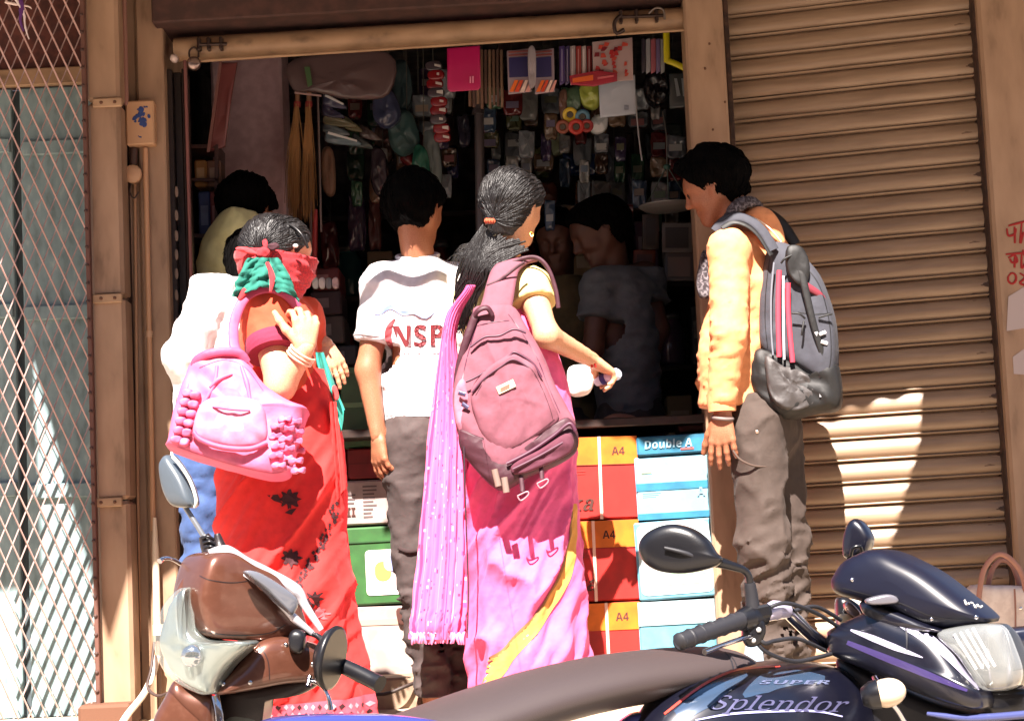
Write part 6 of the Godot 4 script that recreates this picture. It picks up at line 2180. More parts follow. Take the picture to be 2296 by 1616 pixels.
func pink_handbag() -> void:
	var b := thing("pink_handbag", "large pink ruffled handbag on shoulder of woman in red sari", "handbag", at(520, 1060, -5.2))
	var wr := wrinkle(Vector3(13, 13, 13), 0.012, 6.0)
	var c := cloth(C(212, 94, 132), {"rough": 0.6, "sheen": 0.1, "amount": 0.4})
	var c2 := cloth(C(186, 68, 104), {"rough": 0.6, "sheen": 0.1})
	var st := mb()
	pillow(st, smooth(px([436, 814, 470, 800, 510, 794, 552, 812, 596, 868, 650, 905, 690, 920, 684, 940, 655, 1040, 645, 1068, 603, 1074, 500, 1048, 386, 1011, 380, 990, 399, 906, 420, 848], -5.17, 0.0, 0.0002), 4), 0.075, 0.07, 0.38, 9, wr)
	var bag_skin := obj("bag_body", st, c, b)
	var on_bag := on_mesh(bag_skin)
	for e in [[[446, 824, 500, 806, 548, 822, 590, 876]], [[396, 1002, 500, 1036, 600, 1060, 640, 1056]], [[424, 852, 410, 910, 392, 985]]]:
		band_on(bag_skin, b, "seam", c2, e[0], [1.6, 2.2, 1.6], 0.0012, 22, 2)
	st = mb()
	pillow(st, smooth(px([462, 898, 500, 890, 560, 893, 588, 908, 600, 955, 596, 990, 560, 1004, 500, 1000, 446, 984, 433, 966, 442, 925], -5.1), 4), 0.03, 0.02, 0.3, 8, wr)
	var p := obj("front_pocket", st, cloth(C(224, 122, 152), {"rough": 0.5, "sheen": 0.1, "amount": 0.3}), b)
	st = mb()
	tube(st, curve([at(434, 968, -5.075), at(450, 986, -5.07), at(500, 1003, -5.065), at(560, 1006, -5.065), at(598, 992, -5.075)], 24), 0.008, 8)
	obj("pocket_piping", st, c2, b)
	st = mb()
	tube(st, curve([at(476, 912, -5.068), at(520, 918, -5.06), at(560, 920, -5.062)], 12), 0.003, 6)
	obj("pocket_zip", st, mat(C(150, 50, 96), 0.5), b)
	for e in [[[470, 868, 490, 850, 520, 838], -5.09], [[458, 900, 480, 860, 486, 820], -5.09], [[560, 895, 552, 856, 540, 820], -5.09]]:
		var pts := []
		for i in range(0, e[0].size(), 2): pts.append(on_bag.call(e[0][i], e[0][i + 1], 0.001))
		st = mb()
		tube(st, curve(pts, 12), [0.004, 0.007, 0.004], 8)
		obj("seam_fold", st, c, b)
	# gathered ruffles down both sides
	for row in 6:
		for k in 3:
			var x := 606.0 + row * 2.5 + k * 22 + (row % 2) * 5 + (5 - row) * 2
			var y := 934.0 + row * 22 + k * 6
			if row == 0 and k == 0: continue
			st = mb()
			pillow(st, smooth(px([x - 15, y - 3, x - 4, y - 9, x + 3, y - 5, x + 16, y - 9, x + 15, y + 5, x + 3, y + 3, x - 4, y + 7, x - 14, y + 6], on_bag.call(x, y, 0.0).z + 0.002), 3), 0.013, 0.012, 0.35, 5, wr)
			obj("ruffle", st, c, b)
	for row in 6:
		for k in 2:
			var x := 394.0 + (5 - row) * 5 + k * 18
			var y := 880.0 + row * 21 + k * 5
			st = mb()
			pillow(st, smooth(px([x - 11, y - 4, x, y - 9, x + 12, y - 5, x + 10, y + 8, x - 2, y + 10, x - 10, y + 6], on_bag.call(x, y, 0.0).z + 0.004), 3), 0.018, 0.012, 0.5, 5, wr)
			obj("ruffle", st, c, b)
	st = mb()
	tube(st, curve([at(560, 830, -5.16), at(540, 806, -5.15), at(524, 770, -5.17), at(526, 716, -5.22), at(552, 664, -5.26), at(600, 646, -5.28), at(640, 660, -5.3), at(668, 690, -5.32)], 40), 0.015, 10, 0.22, Vector3(0.3, 0.3, 1))
	obj("strap", st, c2, b)
	st = mb()
	tube(st, curve([at(440, 836, -5.14), at(438, 812, -5.13), at(460, 796, -5.12), at(500, 788, -5.12), at(536, 792, -5.13), at(552, 812, -5.14)], 24), 0.013, 10, 0.5, Vector3.BACK)
	obj("handle", st, c2, b)

func man_in_orange() -> void:
	var t := thing("person", "man in orange hooded top looking down into the shop, left arm hanging", "person", at(1720, 1570, -6.060))
	var lk := frame_of(Vector3(-0.86, -0.36, -0.36), Vector3(-0.36, 0.93, 0.0))
	var j := {
		"head": at(1606, 418, -6.060), "look": lk, "neck": at(1672, 528, -6.080), "chest": at(1690, 640, -6.100), "pelvis": at(1706, 925, -6.100),
		"lsh": at(1634, 560, -5.960), "lel": at(1634, 745, -5.920), "lwr": at(1620, 930, -5.960), "rsh": at(1730, 570, -6.240), "rel": at(1640, 730, -6.330), "rwr": at(1590, 860, -6.380),
		"lhip": at(1700, 960, -6.020), "lkn": at(1712, 1215, -6.000), "lan": at(1740, 1530, -6.040), "rhip": at(1735, 960, -6.180), "rkn": at(1760, 1215, -6.220), "ran": at(1765, 1530, -6.200),
		"ltoe": at(1700, 1560, -6.080), "rtoe": at(1720, 1560, -6.240), "hs": 0.94}
	body_of(t, j, skin_brown, 0.94, [[j.lwr, Vector3(-0.06, -1, 0.02), Vector3(-0.35, 0, 0.95), Vector3(-0.9, 0, -0.35), 1.06, [0.2, 0.22, 0.25, 0.3], 0.09, 0.45, j.lel]])
	hair(t, black_hair, j.head, lk, 0.94, {"thick": 0.015, "nape": -0.08, "amp": 0.006, "grain": 60.0, "lumps": [[0, 0.105, 0.075, 0, 0.1, -0.02, 0.035, 0.055], [0, 0.03, -0.07, 0, 0.06, -0.05, 0.06, 0.06]]})
	for e in [1.0, -1.0]:
		var st := mb()
		var c: Vector3 = j.head + lk * (Vector3(0.033 * e, 0.008, 0.086) * 0.94)
		ball(st, c, Vector3.ONE * 0.012, 8)
		obj("eye", st, mat(C(60, 40, 34), 0.2), t)
		st = mb()
		tube(st, curve([j.head + lk * (Vector3(0.016 * e, 0.032, 0.1) * 0.94), j.head + lk * (Vector3(0.034 * e, 0.037, 0.094) * 0.94), j.head + lk * (Vector3(0.05 * e, 0.03, 0.08) * 0.94)], 8), [0.003, 0.004, 0.002], 6)
		obj("eyebrow", st, black_hair, t)
	var top := cloth(C(238, 158, 106), {"sheen": 0.1, "amount": 0.25})
	var front := Vector3(-0.8, 0, -0.5).normalized()
	var k1 := crease(Vector3(5, 13, 5), 0.006, 21.0)
	var k2 := crease(Vector3(12, 30, 12), 0.003, 5.0)
	var cuff: Vector3 = j.lwr + Vector3(0, 0.015, 0)
	var elbow_y: float = j.lel.y
	garment("hooded_top", t, top, [[at(1645, 905, -6.100), at(1650, 800, -6.100), 0.125, 0.128, 0.05, front, 1.15], [at(1650, 800, -6.100), at(1680, 640, -6.110), 0.125, 0.14, 0.05, front, 1.2], [j.chest, at(1680, 540, -6.100), 0.115, 0.06, 0.05, front, 1.1],
			[j.lsh, j.rsh, 0.06, 0.06, 0.04], [j.lsh, j.lel, 0.064, 0.057, 0.03], [j.lel, cuff, 0.057, 0.046, 0.02], [j.rsh, j.rel, 0.062, 0.055, 0.03], [j.rel, j.rwr, 0.055, 0.045, 0.03]],
		[[cuff, j.lwr - j.lel, 0.09], [at(1650, 915, -6.100), Vector3(-0.05, -1, 0), 0.24], [at(1672, 505, -6.080), Vector3(-0.3, 1, 0)]], 0.0095,
		func(p: Vector3) -> float: return k1.call(p) * (0.55 + 0.9 * exp(-pow((p.y - elbow_y) * 7.0, 2.0))) + k2.call(p))
	var st := mb()
	tube(st, ln(cuff + Vector3(0, 0.05, 0), cuff + Vector3(0, -0.004, 0), 6), [0.047, 0.046, 0.044], 20, 1.0, Vector3.ZERO, func(u, a): return 1.0 + 0.02 * sin(a * 22.0))
	obj("cuff", st, top, t)
	# hood lying on the back of the neck, its white piping, the patterned scarf
	st = mb()
	pillow(st, smooth(px([1660, 490, 1690, 466, 1722, 470, 1748, 500, 1760, 545, 1744, 560, 1712, 540, 1680, 515], -6.030), 4), 0.045, 0.05, 0.5, 7, wrinkle(Vector3(16, 16, 16), 0.008))
	var hood := obj("hood", st, top, t)
	st = mb()
	tube(st, curve([at(1658, 484, -5.980), at(1690, 488, -5.970), at(1724, 510, -5.970), at(1752, 542, -5.980)], 20), 0.003, 6)
	obj("piping", st, mat(C(235, 215, 195), 0.7), hood)
	var im := Image.create(64, 64, false, Image.FORMAT_RGB8)
	for y in 64:
		for x in 64: im.set_pixel(x, y, C(50, 42, 46) if noise.get_noise_2d(x * 0.11, y * 0.11) > -0.12 else C(120, 112, 116))
	var chk := mat(Color.WHITE, 0.9, {"tex": ImageTexture.create_from_image(im), "scale": 11.0})
	st = mb()
	tube(st, curve([at(1628, 506, -5.980), at(1642, 476, -5.970), at(1664, 456, -5.980), at(1690, 452, -6.020), at(1708, 466, -6.100)], 24), [0.014, 0.022, 0.023, 0.02, 0.012], 12, 0.7, Vector3.ZERO, func(u, a): return 1.0 + 0.22 * noise.get_noise_2d(u * 8.0, a * 2.0))
	obj("neck_scarf", st, chk, t)
	st = mb()
	pillow(st, smooth(px([1578, 560, 1566, 600, 1562, 640, 1572, 668, 1596, 660, 1600, 590], -6.040), 4), 0.02, 0.03, 0.5, 6, wrinkle(Vector3(20, 20, 20), 0.008))
	obj("scarf_end", st, chk, t)
	st = mb()
	tube(st, curve([at(1594, 760, -5.935), at(1597, 800, -5.930), at(1597, 850, -5.930), at(1600, 885, -5.940)], 10), 0.003, 6)
	obj("painted_gap_line", st, mat(C(120, 84, 60), 0.8), t)  # brown line painted in for the dark gap between sleeve and torso
	st = mb()
	var xf := axis(j.lwr + Vector3(0, -0.01, 0), j.lwr - j.lel)
	var ring := []
	for i in 25: ring.append(xf * Vector3(cos(TAU * i / 24.0) * 0.031, 0, sin(TAU * i / 24.0) * 0.033))
	tube(st, PackedVector3Array(ring), 0.006, 8)
	obj("wrist_band", st, mat(C(110, 96, 92), 0.6), t)
	# trousers, bunched at knees and ankles
	var tr := cloth(C(64, 52, 46), {"sheen": 0.1})
	var w1 := crease(Vector3(4, 13, 4), 0.022, 31.0)
	var w2 := crease(Vector3(6, 5, 6), 0.011, 12.0)
	var kn: float = at(1712, 1170, -6.000).y
	garment("trousers", t, tr, [[at(1694, 890, -6.100), at(1704, 960, -6.100), 0.12, 0.128, 0.03, front, 1.1], [j.lhip, j.lkn, 0.088, 0.075, 0.03], [j.lkn, j.lan, 0.08, 0.06, 0.03], [j.rhip, j.rkn, 0.088, 0.075, 0.03], [j.rkn, j.ran, 0.078, 0.06, 0.03]],
		[[at(1694, 885, -6.100), Vector3.UP], [at(1745, 1545, -6.040), Vector3.DOWN]], 0.0095,
		func(p: Vector3) -> float: return w2.call(p) + w1.call(Vector3(p.x, p.y - 0.35 * p.x, p.z)) * clampf((kn - p.y) * 6.0, 0.12, 1.0))
	st = mb()
	tube(st, curve([at(1644, 1010, -5.945), at(1660, 1030, -5.925), at(1690, 1044, -5.920), at(1720, 1046, -5.935)], 14), 0.0035, 6)
	obj("pocket_seam", st, mat(C(74, 58, 50), 0.9), t)
	st = mb()
	ball(st, at(1698, 968, -5.932), Vector3(0.006, 0.006, 0.003), 8)
	obj("rivet", st, mat(C(200, 180, 165), 0.3, {"metal": 0.8}), t)
	for e in [["l", at(1722, 1568, -6.040)], ["r", at(1745, 1562, -6.200)]]:
		st = mb()
		pillow(st, smooth(PackedVector3Array([e[1] + Vector3(0.09, 0, 0.01), e[1] + Vector3(0.08, 0, 0.05), e[1] + Vector3(-0.08, 0, 0.05), e[1] + Vector3(-0.16, 0, 0.02), e[1] + Vector3(-0.16, 0, -0.02), e[1] + Vector3(-0.06, 0, -0.05), e[1] + Vector3(0.08, 0, -0.045)]), 4), 0.075, 0.01, 0.5, 6)
		obj("shoe", st, mat(C(66, 50, 42), 0.6), t)
	grey_backpack()

func grey_backpack() -> void:
	var b := thing("grey_backpack", "grey backpack with pink zips and black base on man in orange", "backpack", at(1790, 930, -6.035))
	var wr := wrinkle(Vector3(12, 12, 12), 0.008, 9.0)
	var grey := cloth(C(60, 61, 70), {"amount": 0.3, "sheen": 0.1})
	var black := cloth(C(17, 16, 17), {"rough": 0.6, "amount": 0.3, "sheen": 0.03})
	var st := mb()
	pillow(st, smooth(px([1728, 556, 1765, 548, 1802, 574, 1834, 610, 1858, 666, 1873, 724, 1878, 800, 1872, 846, 1850, 860, 1780, 822, 1716, 790, 1707, 725, 1711, 641], -6.005, 0.0004), 4), 0.085, 0.1, 0.4, 9, wr)
	var grey_front := obj("main_compartment", st, grey, b)
	for e in [[[1726, 580, 1718, 650, 1716, 720, 1722, 780]], [[1800, 590, 1838, 640, 1860, 720, 1864, 800, 1854, 846]], [[1784, 812, 1816, 832, 1850, 848]], [[1790, 700, 1826, 704, 1862, 702]]]:
		band_on(grey_front, b, "seam", black, e[0], [1.6, 2.0, 1.6], 0.0012, 22, 2)
	st = mb()
	pillow(st, smooth(px([1706, 784, 1684, 822, 1688, 866, 1724, 918, 1760, 942, 1832, 926, 1886, 912, 1884, 830, 1870, 822, 1830, 842, 1780, 812], -6.025, 0.0003), 4), 0.095, 0.1, 0.4, 9, wrinkle(Vector3(18, 18, 18), 0.014, 3.0))
	var base := obj("base_pocket", st, black, b)
	st = mb()
	pillow(st, smooth(px([1716, 800, 1748, 818, 1790, 830, 1816, 850, 1826, 900, 1790, 920, 1752, 916, 1724, 880], -5.950), 4), 0.03, 0.02, 0.4, 7, wrinkle(Vector3(26, 20, 26), 0.016, 13.0))
	obj("mesh_pouch", st, mat(C(62, 58, 58), 0.6, {"bump": "creased", "scale": 3.0}), b)
	for e in [[[1748, 606, 1746, 660, 1746, 730, 1748, 800], -5.913, 0.008, C(200, 50, 70)], [[1768, 634, 1768, 690, 1772, 750, 1778, 812], -5.907, 0.008, C(200, 50, 70)], [[1757, 618, 1757, 690, 1759, 806], -5.909, 0.004, C(180, 180, 190)], [[1736, 588, 1730, 660, 1730, 740, 1734, 796], -5.920, 0.003, C(104, 106, 116)]]:
		var pts := []
		for i in range(0, e[0].size(), 2): pts.append(at(e[0][i], e[0][i + 1], e[1]))
		st = mb()
		tube(st, curve(pts, 20), e[2], 8, 0.4, Vector3.BACK)
		obj("zip" if e[2] > 0.005 else "seam", st, mat(e[3], 0.6), b)
	st = mb()
	tube(st, curve([at(1786, 560, -5.915), at(1800, 620, -5.900), at(1822, 715, -5.897), at(1846, 800, -5.907), at(1858, 850, -5.925)], 24), [0.016, 0.012, 0.01, 0.01], 10, 0.35, Vector3.BACK)
	obj("compression_strap", st, black, b)
	st = mb()
	pillow(st, smooth(px([1766, 553, 1800, 556, 1816, 600, 1806, 640, 1782, 634, 1764, 600], -5.915), 4), 0.018, 0.02, 0.4, 6, wr)
	obj("top_flap", st, black, b)
	st = mb()
	tube(st, curve([at(1806, 640, -5.900), at(1840, 662, -5.915), at(1856, 690, -5.935)], 10), [0.013, 0.01, 0.007], 8, 0.4, Vector3.BACK)
	obj("side_strap", st, mat(C(120, 40, 54), 0.6), b)
	for e in [[1776, 702, 1794, 704, 1806, 714], [1836, 712, 1856, 706, 1866, 704], [1803, 720, 1800, 738, 1798, 752], [1752, 590, 1760, 580, 1776, 572]]:
		st = mb()
		tube(st, curve([at(e[0], e[1], -5.900), at(e[2], e[3], -5.893), at(e[4], e[5], -5.897)], 8), 0.0035, 6)
		obj("elastic_cord", st, black, b)
	for e in [[1838, 750, 1852, 744], [1842, 766, 1856, 770], [1830, 744, 1834, 760]]:
		st = mb()
		tube(st, ln(at(e[0], e[1], -5.897), at(e[2], e[3], -5.900), 2), 0.006, 6, 0.4, Vector3.BACK)
		obj("emblem_stroke", st, mat(C(232, 230, 236), 0.5), b)
	st = mb()
	plate(st, px([1838, 882, 1858, 880, 1858, 888, 1838, 890], -5.920), 0.002)
	obj("tag", st, mat(C(150, 150, 154), 0.5), base)
	for e in [[[1736, 560, 1712, 520, 1682, 494, 1650, 486, 1624, 498, 1606, 520], -5.930, 0.02, grey], [[1730, 572, 1704, 530, 1676, 506, 1646, 498, 1620, 512], -5.920, 0.010, black], [[1722, 478, 1752, 500, 1784, 548], -6.125, 0.024, black]]:
		var pts := []
		for i in range(0, e[0].size(), 2): pts.append(at(e[0][i], e[0][i + 1], e[1] - 0.01 * i / 6.0))
		st = mb()
		tube(st, curve(pts, 26), e[2], 10, 0.35, Vector3(0.3, 0.5, 0.8))
		obj("shoulder_strap", st, e[3], b)

func person_in_long_sleeves() -> void:
	var t := thing("person", "person in white long-sleeved shirt and blue jeans, half hidden behind woman in red", "person", at(470, 1590, -5.95))
	var j := {
		"head": at(578, 600, -6.02), "look": frame_of(Vector3(0.5, -0.45, -0.75), Vector3(0.2, 1, -0.3)), "neck": at(548, 668, -5.98), "chest": at(498, 740, -5.95), "pelvis": at(482, 985, -5.95),
		"lsh": at(474, 650, -5.86), "lel": at(412, 800, -5.8), "lwr": at(436, 905, -5.85), "rsh": at(560, 680, -6.02), "rel": at(580, 820, -6.1), "rwr": at(600, 900, -6.2),
		"lhip": at(462, 1010, -5.92), "lkn": at(462, 1260, -5.92), "lan": at(462, 1560, -5.92), "rhip": at(520, 1010, -5.98), "rkn": at(530, 1260, -5.98), "ran": at(530, 1560, -5.98),
		"ltoe": at(480, 1585, -6.02), "rtoe": at(550, 1585, -6.1), "hs": 0.95}
	body_of(t, j, skin_brown, 0.9, [[j.lwr, Vector3(0.35, -0.9, 0), Vector3(-0.3, 0, 0.9), Vector3(0.8, 0, 0.2), 0.9, [0.3, 0.3, 0.3, 0.3], 0.1, 0.5, j.lel]])
	hair(t, black_hair, j.head, j.look, 0.97, {"thick": 0.018, "nape": -0.1, "amp": 0.005})
	var front := Vector3(0.5, 0, -0.85).normalized()
	var k := crease(Vector3(6, 9, 6), 0.009, 40.0)
	garment("shirt", t, cloth(C(232, 228, 228), {"sheen": 0.1}), [[at(480, 1040, -5.95), at(490, 900, -5.95), 0.145, 0.14, 0.05, front, 1.25], [at(490, 900, -5.95), j.chest, 0.135, 0.15, 0.05, front, 1.3], [j.lsh, j.rsh, 0.062, 0.062, 0.05], [j.lsh, j.lel, 0.066, 0.058, 0.03], [j.lel, j.lwr, 0.06, 0.05, 0.03], [j.rsh, j.rel, 0.062, 0.055, 0.03], [j.rel, j.rwr, 0.055, 0.045, 0.03]],
		[[at(482, 1034, -5.95), Vector3.DOWN], [at(510, 622, -5.92), Vector3.UP], [j.lwr, j.lwr - j.lel, 0.08]], 0.0095, k)
	var st := mb()
	tube(st, curve([at(442, 690, -5.79), at(462, 646, -5.8), at(492, 634, -5.86), at(520, 650, -5.95)], 16), 0.02, 10, 0.3, Vector3(0.2, 0.8, 0.6))
	obj("shoulder_band", st, cloth(C(150, 146, 150)), t)
	garment("jeans", t, cloth(C(52, 76, 122), {}), [[at(482, 1000, -5.95), at(484, 1040, -5.95), 0.135, 0.135, 0.03, front, 1.2], [j.lhip, j.lkn, 0.09, 0.07, 0.03], [j.lkn, j.lan, 0.07, 0.06, 0.03], [j.rhip, j.rkn, 0.09, 0.07, 0.03], [j.rkn, j.ran, 0.07, 0.06, 0.03]],
		[[at(482, 1000, -5.95), Vector3.UP]], 0.012, wrinkle(Vector3(10, 18, 10), 0.02, 50.0))

func person_by_pier() -> void:
	var t := thing("person", "black-haired person in pale yellow-green top bending inside the shop by pink pier", "person", at(540, 1540, -6.75))
	var j := {
		"head": at(552, 474, -6.72), "look": frame_of(Vector3(0.3, -0.5, -0.8), Vector3(0.1, 0.9, -0.5)), "neck": at(545, 520, -6.74), "chest": at(535, 600, -6.72), "pelvis": at(520, 880, -6.7),
		"lsh": at(492, 556, -6.66), "lel": at(470, 730, -6.72), "lwr": at(500, 840, -6.85), "rsh": at(600, 560, -6.7), "rel": at(630, 730, -6.8), "rwr": at(620, 840, -6.9),
		"lhip": at(500, 900, -6.7), "lkn": at(500, 1150, -6.68), "lan": at(500, 1420, -6.7), "rhip": at(560, 900, -6.72), "rkn": at(560, 1150, -6.7), "ran": at(560, 1420, -6.72),
		"ltoe": at(515, 1450, -6.85), "rtoe": at(575, 1450, -6.87), "hs": 1.0}
	body_of(t, j, skin_brown, 0.95)
	hair(t, black_hair, j.head, j.look, 1.0, {"thick": 0.02, "nape": -0.08, "amp": 0.006})
	var front := Vector3(0.2, 0, -0.95).normalized()
	garment("top", t, cloth(C(206, 202, 152)), [[j.pelvis, j.chest, 0.15, 0.15, 0.05, front, 1.3], [j.chest, at(536, 512, -6.62), 0.115, 0.085, 0.05, front, 1.1], [j.lsh, j.rsh, 0.065, 0.065, 0.05], [j.lsh, j.lel, 0.06, 0.058, 0.03], [j.rsh, j.rel, 0.06, 0.058, 0.03]],
		[[at(540, 482, -6.66), Vector3(0.25, 1, -0.2)]], 0.011, wrinkle(Vector3(12, 12, 12), 0.012, 60.0))
	garment("trousers", t, cloth(C(60, 56, 58)), [[at(522, 870, -6.7), at(524, 900, -6.7), 0.13, 0.13, 0.03, front, 1.2], [j.lhip, j.lkn, 0.085, 0.065, 0.03], [j.lkn, j.lan, 0.065, 0.055, 0.03], [j.rhip, j.rkn, 0.085, 0.065, 0.03], [j.rkn, j.ran, 0.065, 0.055, 0.03]],
		[[at(522, 860, -6.7), Vector3.UP]], 0.014, wrinkle(Vector3(8, 14, 8), 0.012, 61.0))

func shopkeepers() -> void:
	var t := thing("person", "shopkeeper in grey T-shirt turned away behind the counter", "person", at(1400, 1450, -7.0))
	var j := {
		"head": at(1348, 520, -6.98), "look": frame_of(Vector3(-0.75, -0.4, 0.1), Vector3(-0.35, 0.93, 0)), "neck": at(1376, 606, -7.0), "chest": at(1396, 690, -7.02), "pelvis": at(1412, 930, -7.02),
		"lsh": at(1345, 640, -6.94), "lel": at(1330, 780, -6.9), "lwr": at(1300, 880, -6.88), "rsh": at(1446, 618, -7.06), "rel": at(1478, 740, -7.02), "rwr": at(1440, 850, -6.92),
		"lhip": at(1385, 950, -7.0), "lkn": at(1385, 1180, -7.0), "lan": at(1385, 1420, -7.0), "rhip": at(1440, 950, -7.04), "rkn": at(1440, 1180, -7.04), "ran": at(1440, 1420, -7.04),
		"ltoe": at(1360, 1445, -6.95), "rtoe": at(1415, 1445, -6.98), "hs": 1.02}
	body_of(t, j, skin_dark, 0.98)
	hair(t, black_hair, j.head, j.look, 1.02, {"thick": 0.018, "nape": -0.08})
	var front := Vector3(-0.8, 0, 0.3).normalized()
	var sr: Vector3 = j.rsh.lerp(j.rel, 0.55)
	var sl: Vector3 = j.lsh.lerp(j.lel, 0.55)
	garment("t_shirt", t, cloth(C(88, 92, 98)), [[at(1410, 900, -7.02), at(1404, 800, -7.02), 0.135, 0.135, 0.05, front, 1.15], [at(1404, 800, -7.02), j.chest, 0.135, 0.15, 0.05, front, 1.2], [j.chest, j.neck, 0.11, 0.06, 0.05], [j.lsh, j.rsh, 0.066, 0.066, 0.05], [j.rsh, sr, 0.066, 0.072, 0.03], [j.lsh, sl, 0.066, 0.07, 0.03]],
		[[sr, j.rel - j.rsh, 0.11], [sl, j.lel - j.lsh, 0.11], [j.neck + Vector3(0, 0.01, 0), Vector3.UP]], 0.011, wrinkle(Vector3(8, 20, 8), 0.013, 70.0))
	garment("trousers", t, cloth(C(44, 40, 42)), [[at(1412, 900, -7.02), at(1412, 950, -7.02), 0.128, 0.13, 0.03, front, 1.1], [j.lhip, j.lkn, 0.085, 0.065, 0.03], [j.rhip, j.rkn, 0.085, 0.065, 0.03], [j.lkn, j.lan, 0.065, 0.055, 0.03], [j.rkn, j.ran, 0.065, 0.055, 0.03]],
		[[at(1412, 895, -7.02), Vector3.UP]], 0.014, wrinkle(Vector3(8, 14, 8), 0.01, 71.0))
	t = thing("person", "dim figure in dark yellow shirt facing out from the shop, beside the shopkeeper", "person", at(1262, 1440, -7.25))
	j = {
		"head": at(1252, 540, -7.22), "look": frame_of(Vector3(-0.25, -0.3, 0.9), Vector3.UP), "neck": at(1256, 622, -7.24), "chest": at(1260, 700, -7.26), "pelvis": at(1262, 940, -7.26),
		"lsh": at(1318, 650, -7.28), "lel": at(1330, 780, -7.28), "lwr": at(1310, 870, -7.15), "rsh": at(1202, 656, -7.24), "rel": at(1194, 780, -7.22), "rwr": at(1220, 870, -7.1),
		"lhip": at(1290, 960, -7.26), "lkn": at(1290, 1180, -7.26), "lan": at(1290, 1420, -7.26), "rhip": at(1235, 960, -7.26), "rkn": at(1235, 1180, -7.26), "ran": at(1235, 1420, -7.26),
		"ltoe": at(1290, 1440, -7.12), "rtoe": at(1235, 1440, -7.12), "hs": 0.98}
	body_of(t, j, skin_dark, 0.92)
	hair(t, black_hair, j.head, j.look, 1.0, {"thick": 0.016, "nape": -0.07})
	front = Vector3(-0.1, 0, 1)
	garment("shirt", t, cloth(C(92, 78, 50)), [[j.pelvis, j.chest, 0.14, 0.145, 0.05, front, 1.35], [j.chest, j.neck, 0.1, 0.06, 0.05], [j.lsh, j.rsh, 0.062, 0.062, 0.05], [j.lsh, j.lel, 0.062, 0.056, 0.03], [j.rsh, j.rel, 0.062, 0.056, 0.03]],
		[[j.neck + Vector3(0, 0.005, 0), Vector3.UP]], 0.012, wrinkle(Vector3(10, 18, 10), 0.012, 80.0))
	garment("trousers", t, cloth(C(44, 40, 42)), [[at(1262, 920, -7.26), at(1262, 960, -7.26), 0.128, 0.13, 0.03, front, 1.2], [j.lhip, j.lkn, 0.085, 0.065, 0.03], [j.rhip, j.rkn, 0.085, 0.065, 0.03], [j.lkn, j.lan, 0.065, 0.055, 0.03], [j.rkn, j.ran, 0.065, 0.055, 0.03]],
		[[at(1262, 915, -7.26), Vector3.UP]], 0.014, wrinkle(Vector3(8, 14, 8), 0.01, 81.0))

# ---- parked two-wheelers -------------------------------------------------------------------------------------
# where the line of sight through (x, y) meets a mesh, lifted towards the street
func on_mesh(o: MeshInstance3D) -> Callable:
	var faces := o.mesh.get_faces()
	return func(x: float, y: float, lift: float) -> Vector3:
		var d: Vector3 = (at(x, y, -8.0) - eye).normalized()
		var best := 1e9
		for i in range(0, faces.size(), 3):
			var q = Geometry3D.ray_intersects_triangle(eye, d, faces[i], faces[i + 1], faces[i + 2])
			if q != null and eye.distance_to(q) < best: best = eye.distance_to(q)
		return eye + d * ((best if best < 1e8 else 3.9) - lift)

# a painted band on a mesh along a line
func band_on(o: MeshInstance3D, t: Node3D, called: String, m: Material, pts: Array, w: Array, lift := 0.0015, n := 14, across := 4) -> void:
	var line := []
	for i in range(0, pts.size(), 2): line.append(Vector3(pts[i], pts[i + 1], 0))
	var c := curve(line, n)
	var hit := on_mesh(o)
	var rows := []
	for i in c.size():
		var tg := (c[mini(i + 1, n)] - c[maxi(i - 1, 0)]).normalized()
		var s := Vector3(-tg.y, tg.x, 0) * lerp_list(w, float(i) / n) * 0.5
		var row := PackedVector3Array()
		for k in across + 1:
			var q := c[i] + s * (2.0 * k / across - 1.0)
			row.append(hit.call(q.x, q.y, lift))
		rows.append(row)
	var st := mb()
	skin(st, rows, false, false)
	obj(called, st, m, t)

func part(t: Node3D, called: String, m: Material, outline: Array, z: float, front: float, back: float, o := {}) -> MeshInstance3D:
	var st := mb()
	var p := px(outline, z, o.get("zx", 0.0), o.get("zy", 0.0))
	pillow(st, smooth(p, 4) if o.get("soft", true) else p, front, back, o.get("e", 0.5), 8)
	return obj(called, st, m, t)

func pipe(t: Node3D, called: String, m: Material, p: Array, r, sides := 10, flat := 1.0, thin := Vector3.ZERO) -> MeshInstance3D:
	var pts := []
	for i in range(0, p.size(), 3): pts.append(at(p[i], p[i + 1], p[i + 2]))
	var st := mb()
	tube(st, curve(pts, 6 * pts.size()) if pts.size() > 2 else ln(pts[0], pts[1], 4), r, sides, flat, thin)
	return obj(called, st, m, t)

func wheel(t: Node3D, c: Vector3, ax: Vector3, r: float, w: float) -> void:
	var xf := axis(c, ax)
	var st := mb()
	var prof := []
	for i in 13:
		var a := TAU * i / 12.0
		prof.append(Vector2(r - w * 0.5 + cos(a) * w * 0.5, sin(a) * w * 0.5))
	lathe(st, xf, prof, 36)
	var tyre := obj("wheel", st, mat(C(30, 30, 32), 0.8, {"bump": "fine"}), t)
	st = mb()
	lathe(st, xf, [Vector2(0.03, -0.03), Vector2(r * 0.5, -0.02), Vector2(r - w * 0.9, -0.03), Vector2(r - w * 0.9, 0.03), Vector2(r * 0.5, 0.02), Vector2(0.03, 0.03)], 30)
	obj("rim", st, mat(C(150, 150, 155), 0.3, {"metal": 0.9}), tyre)

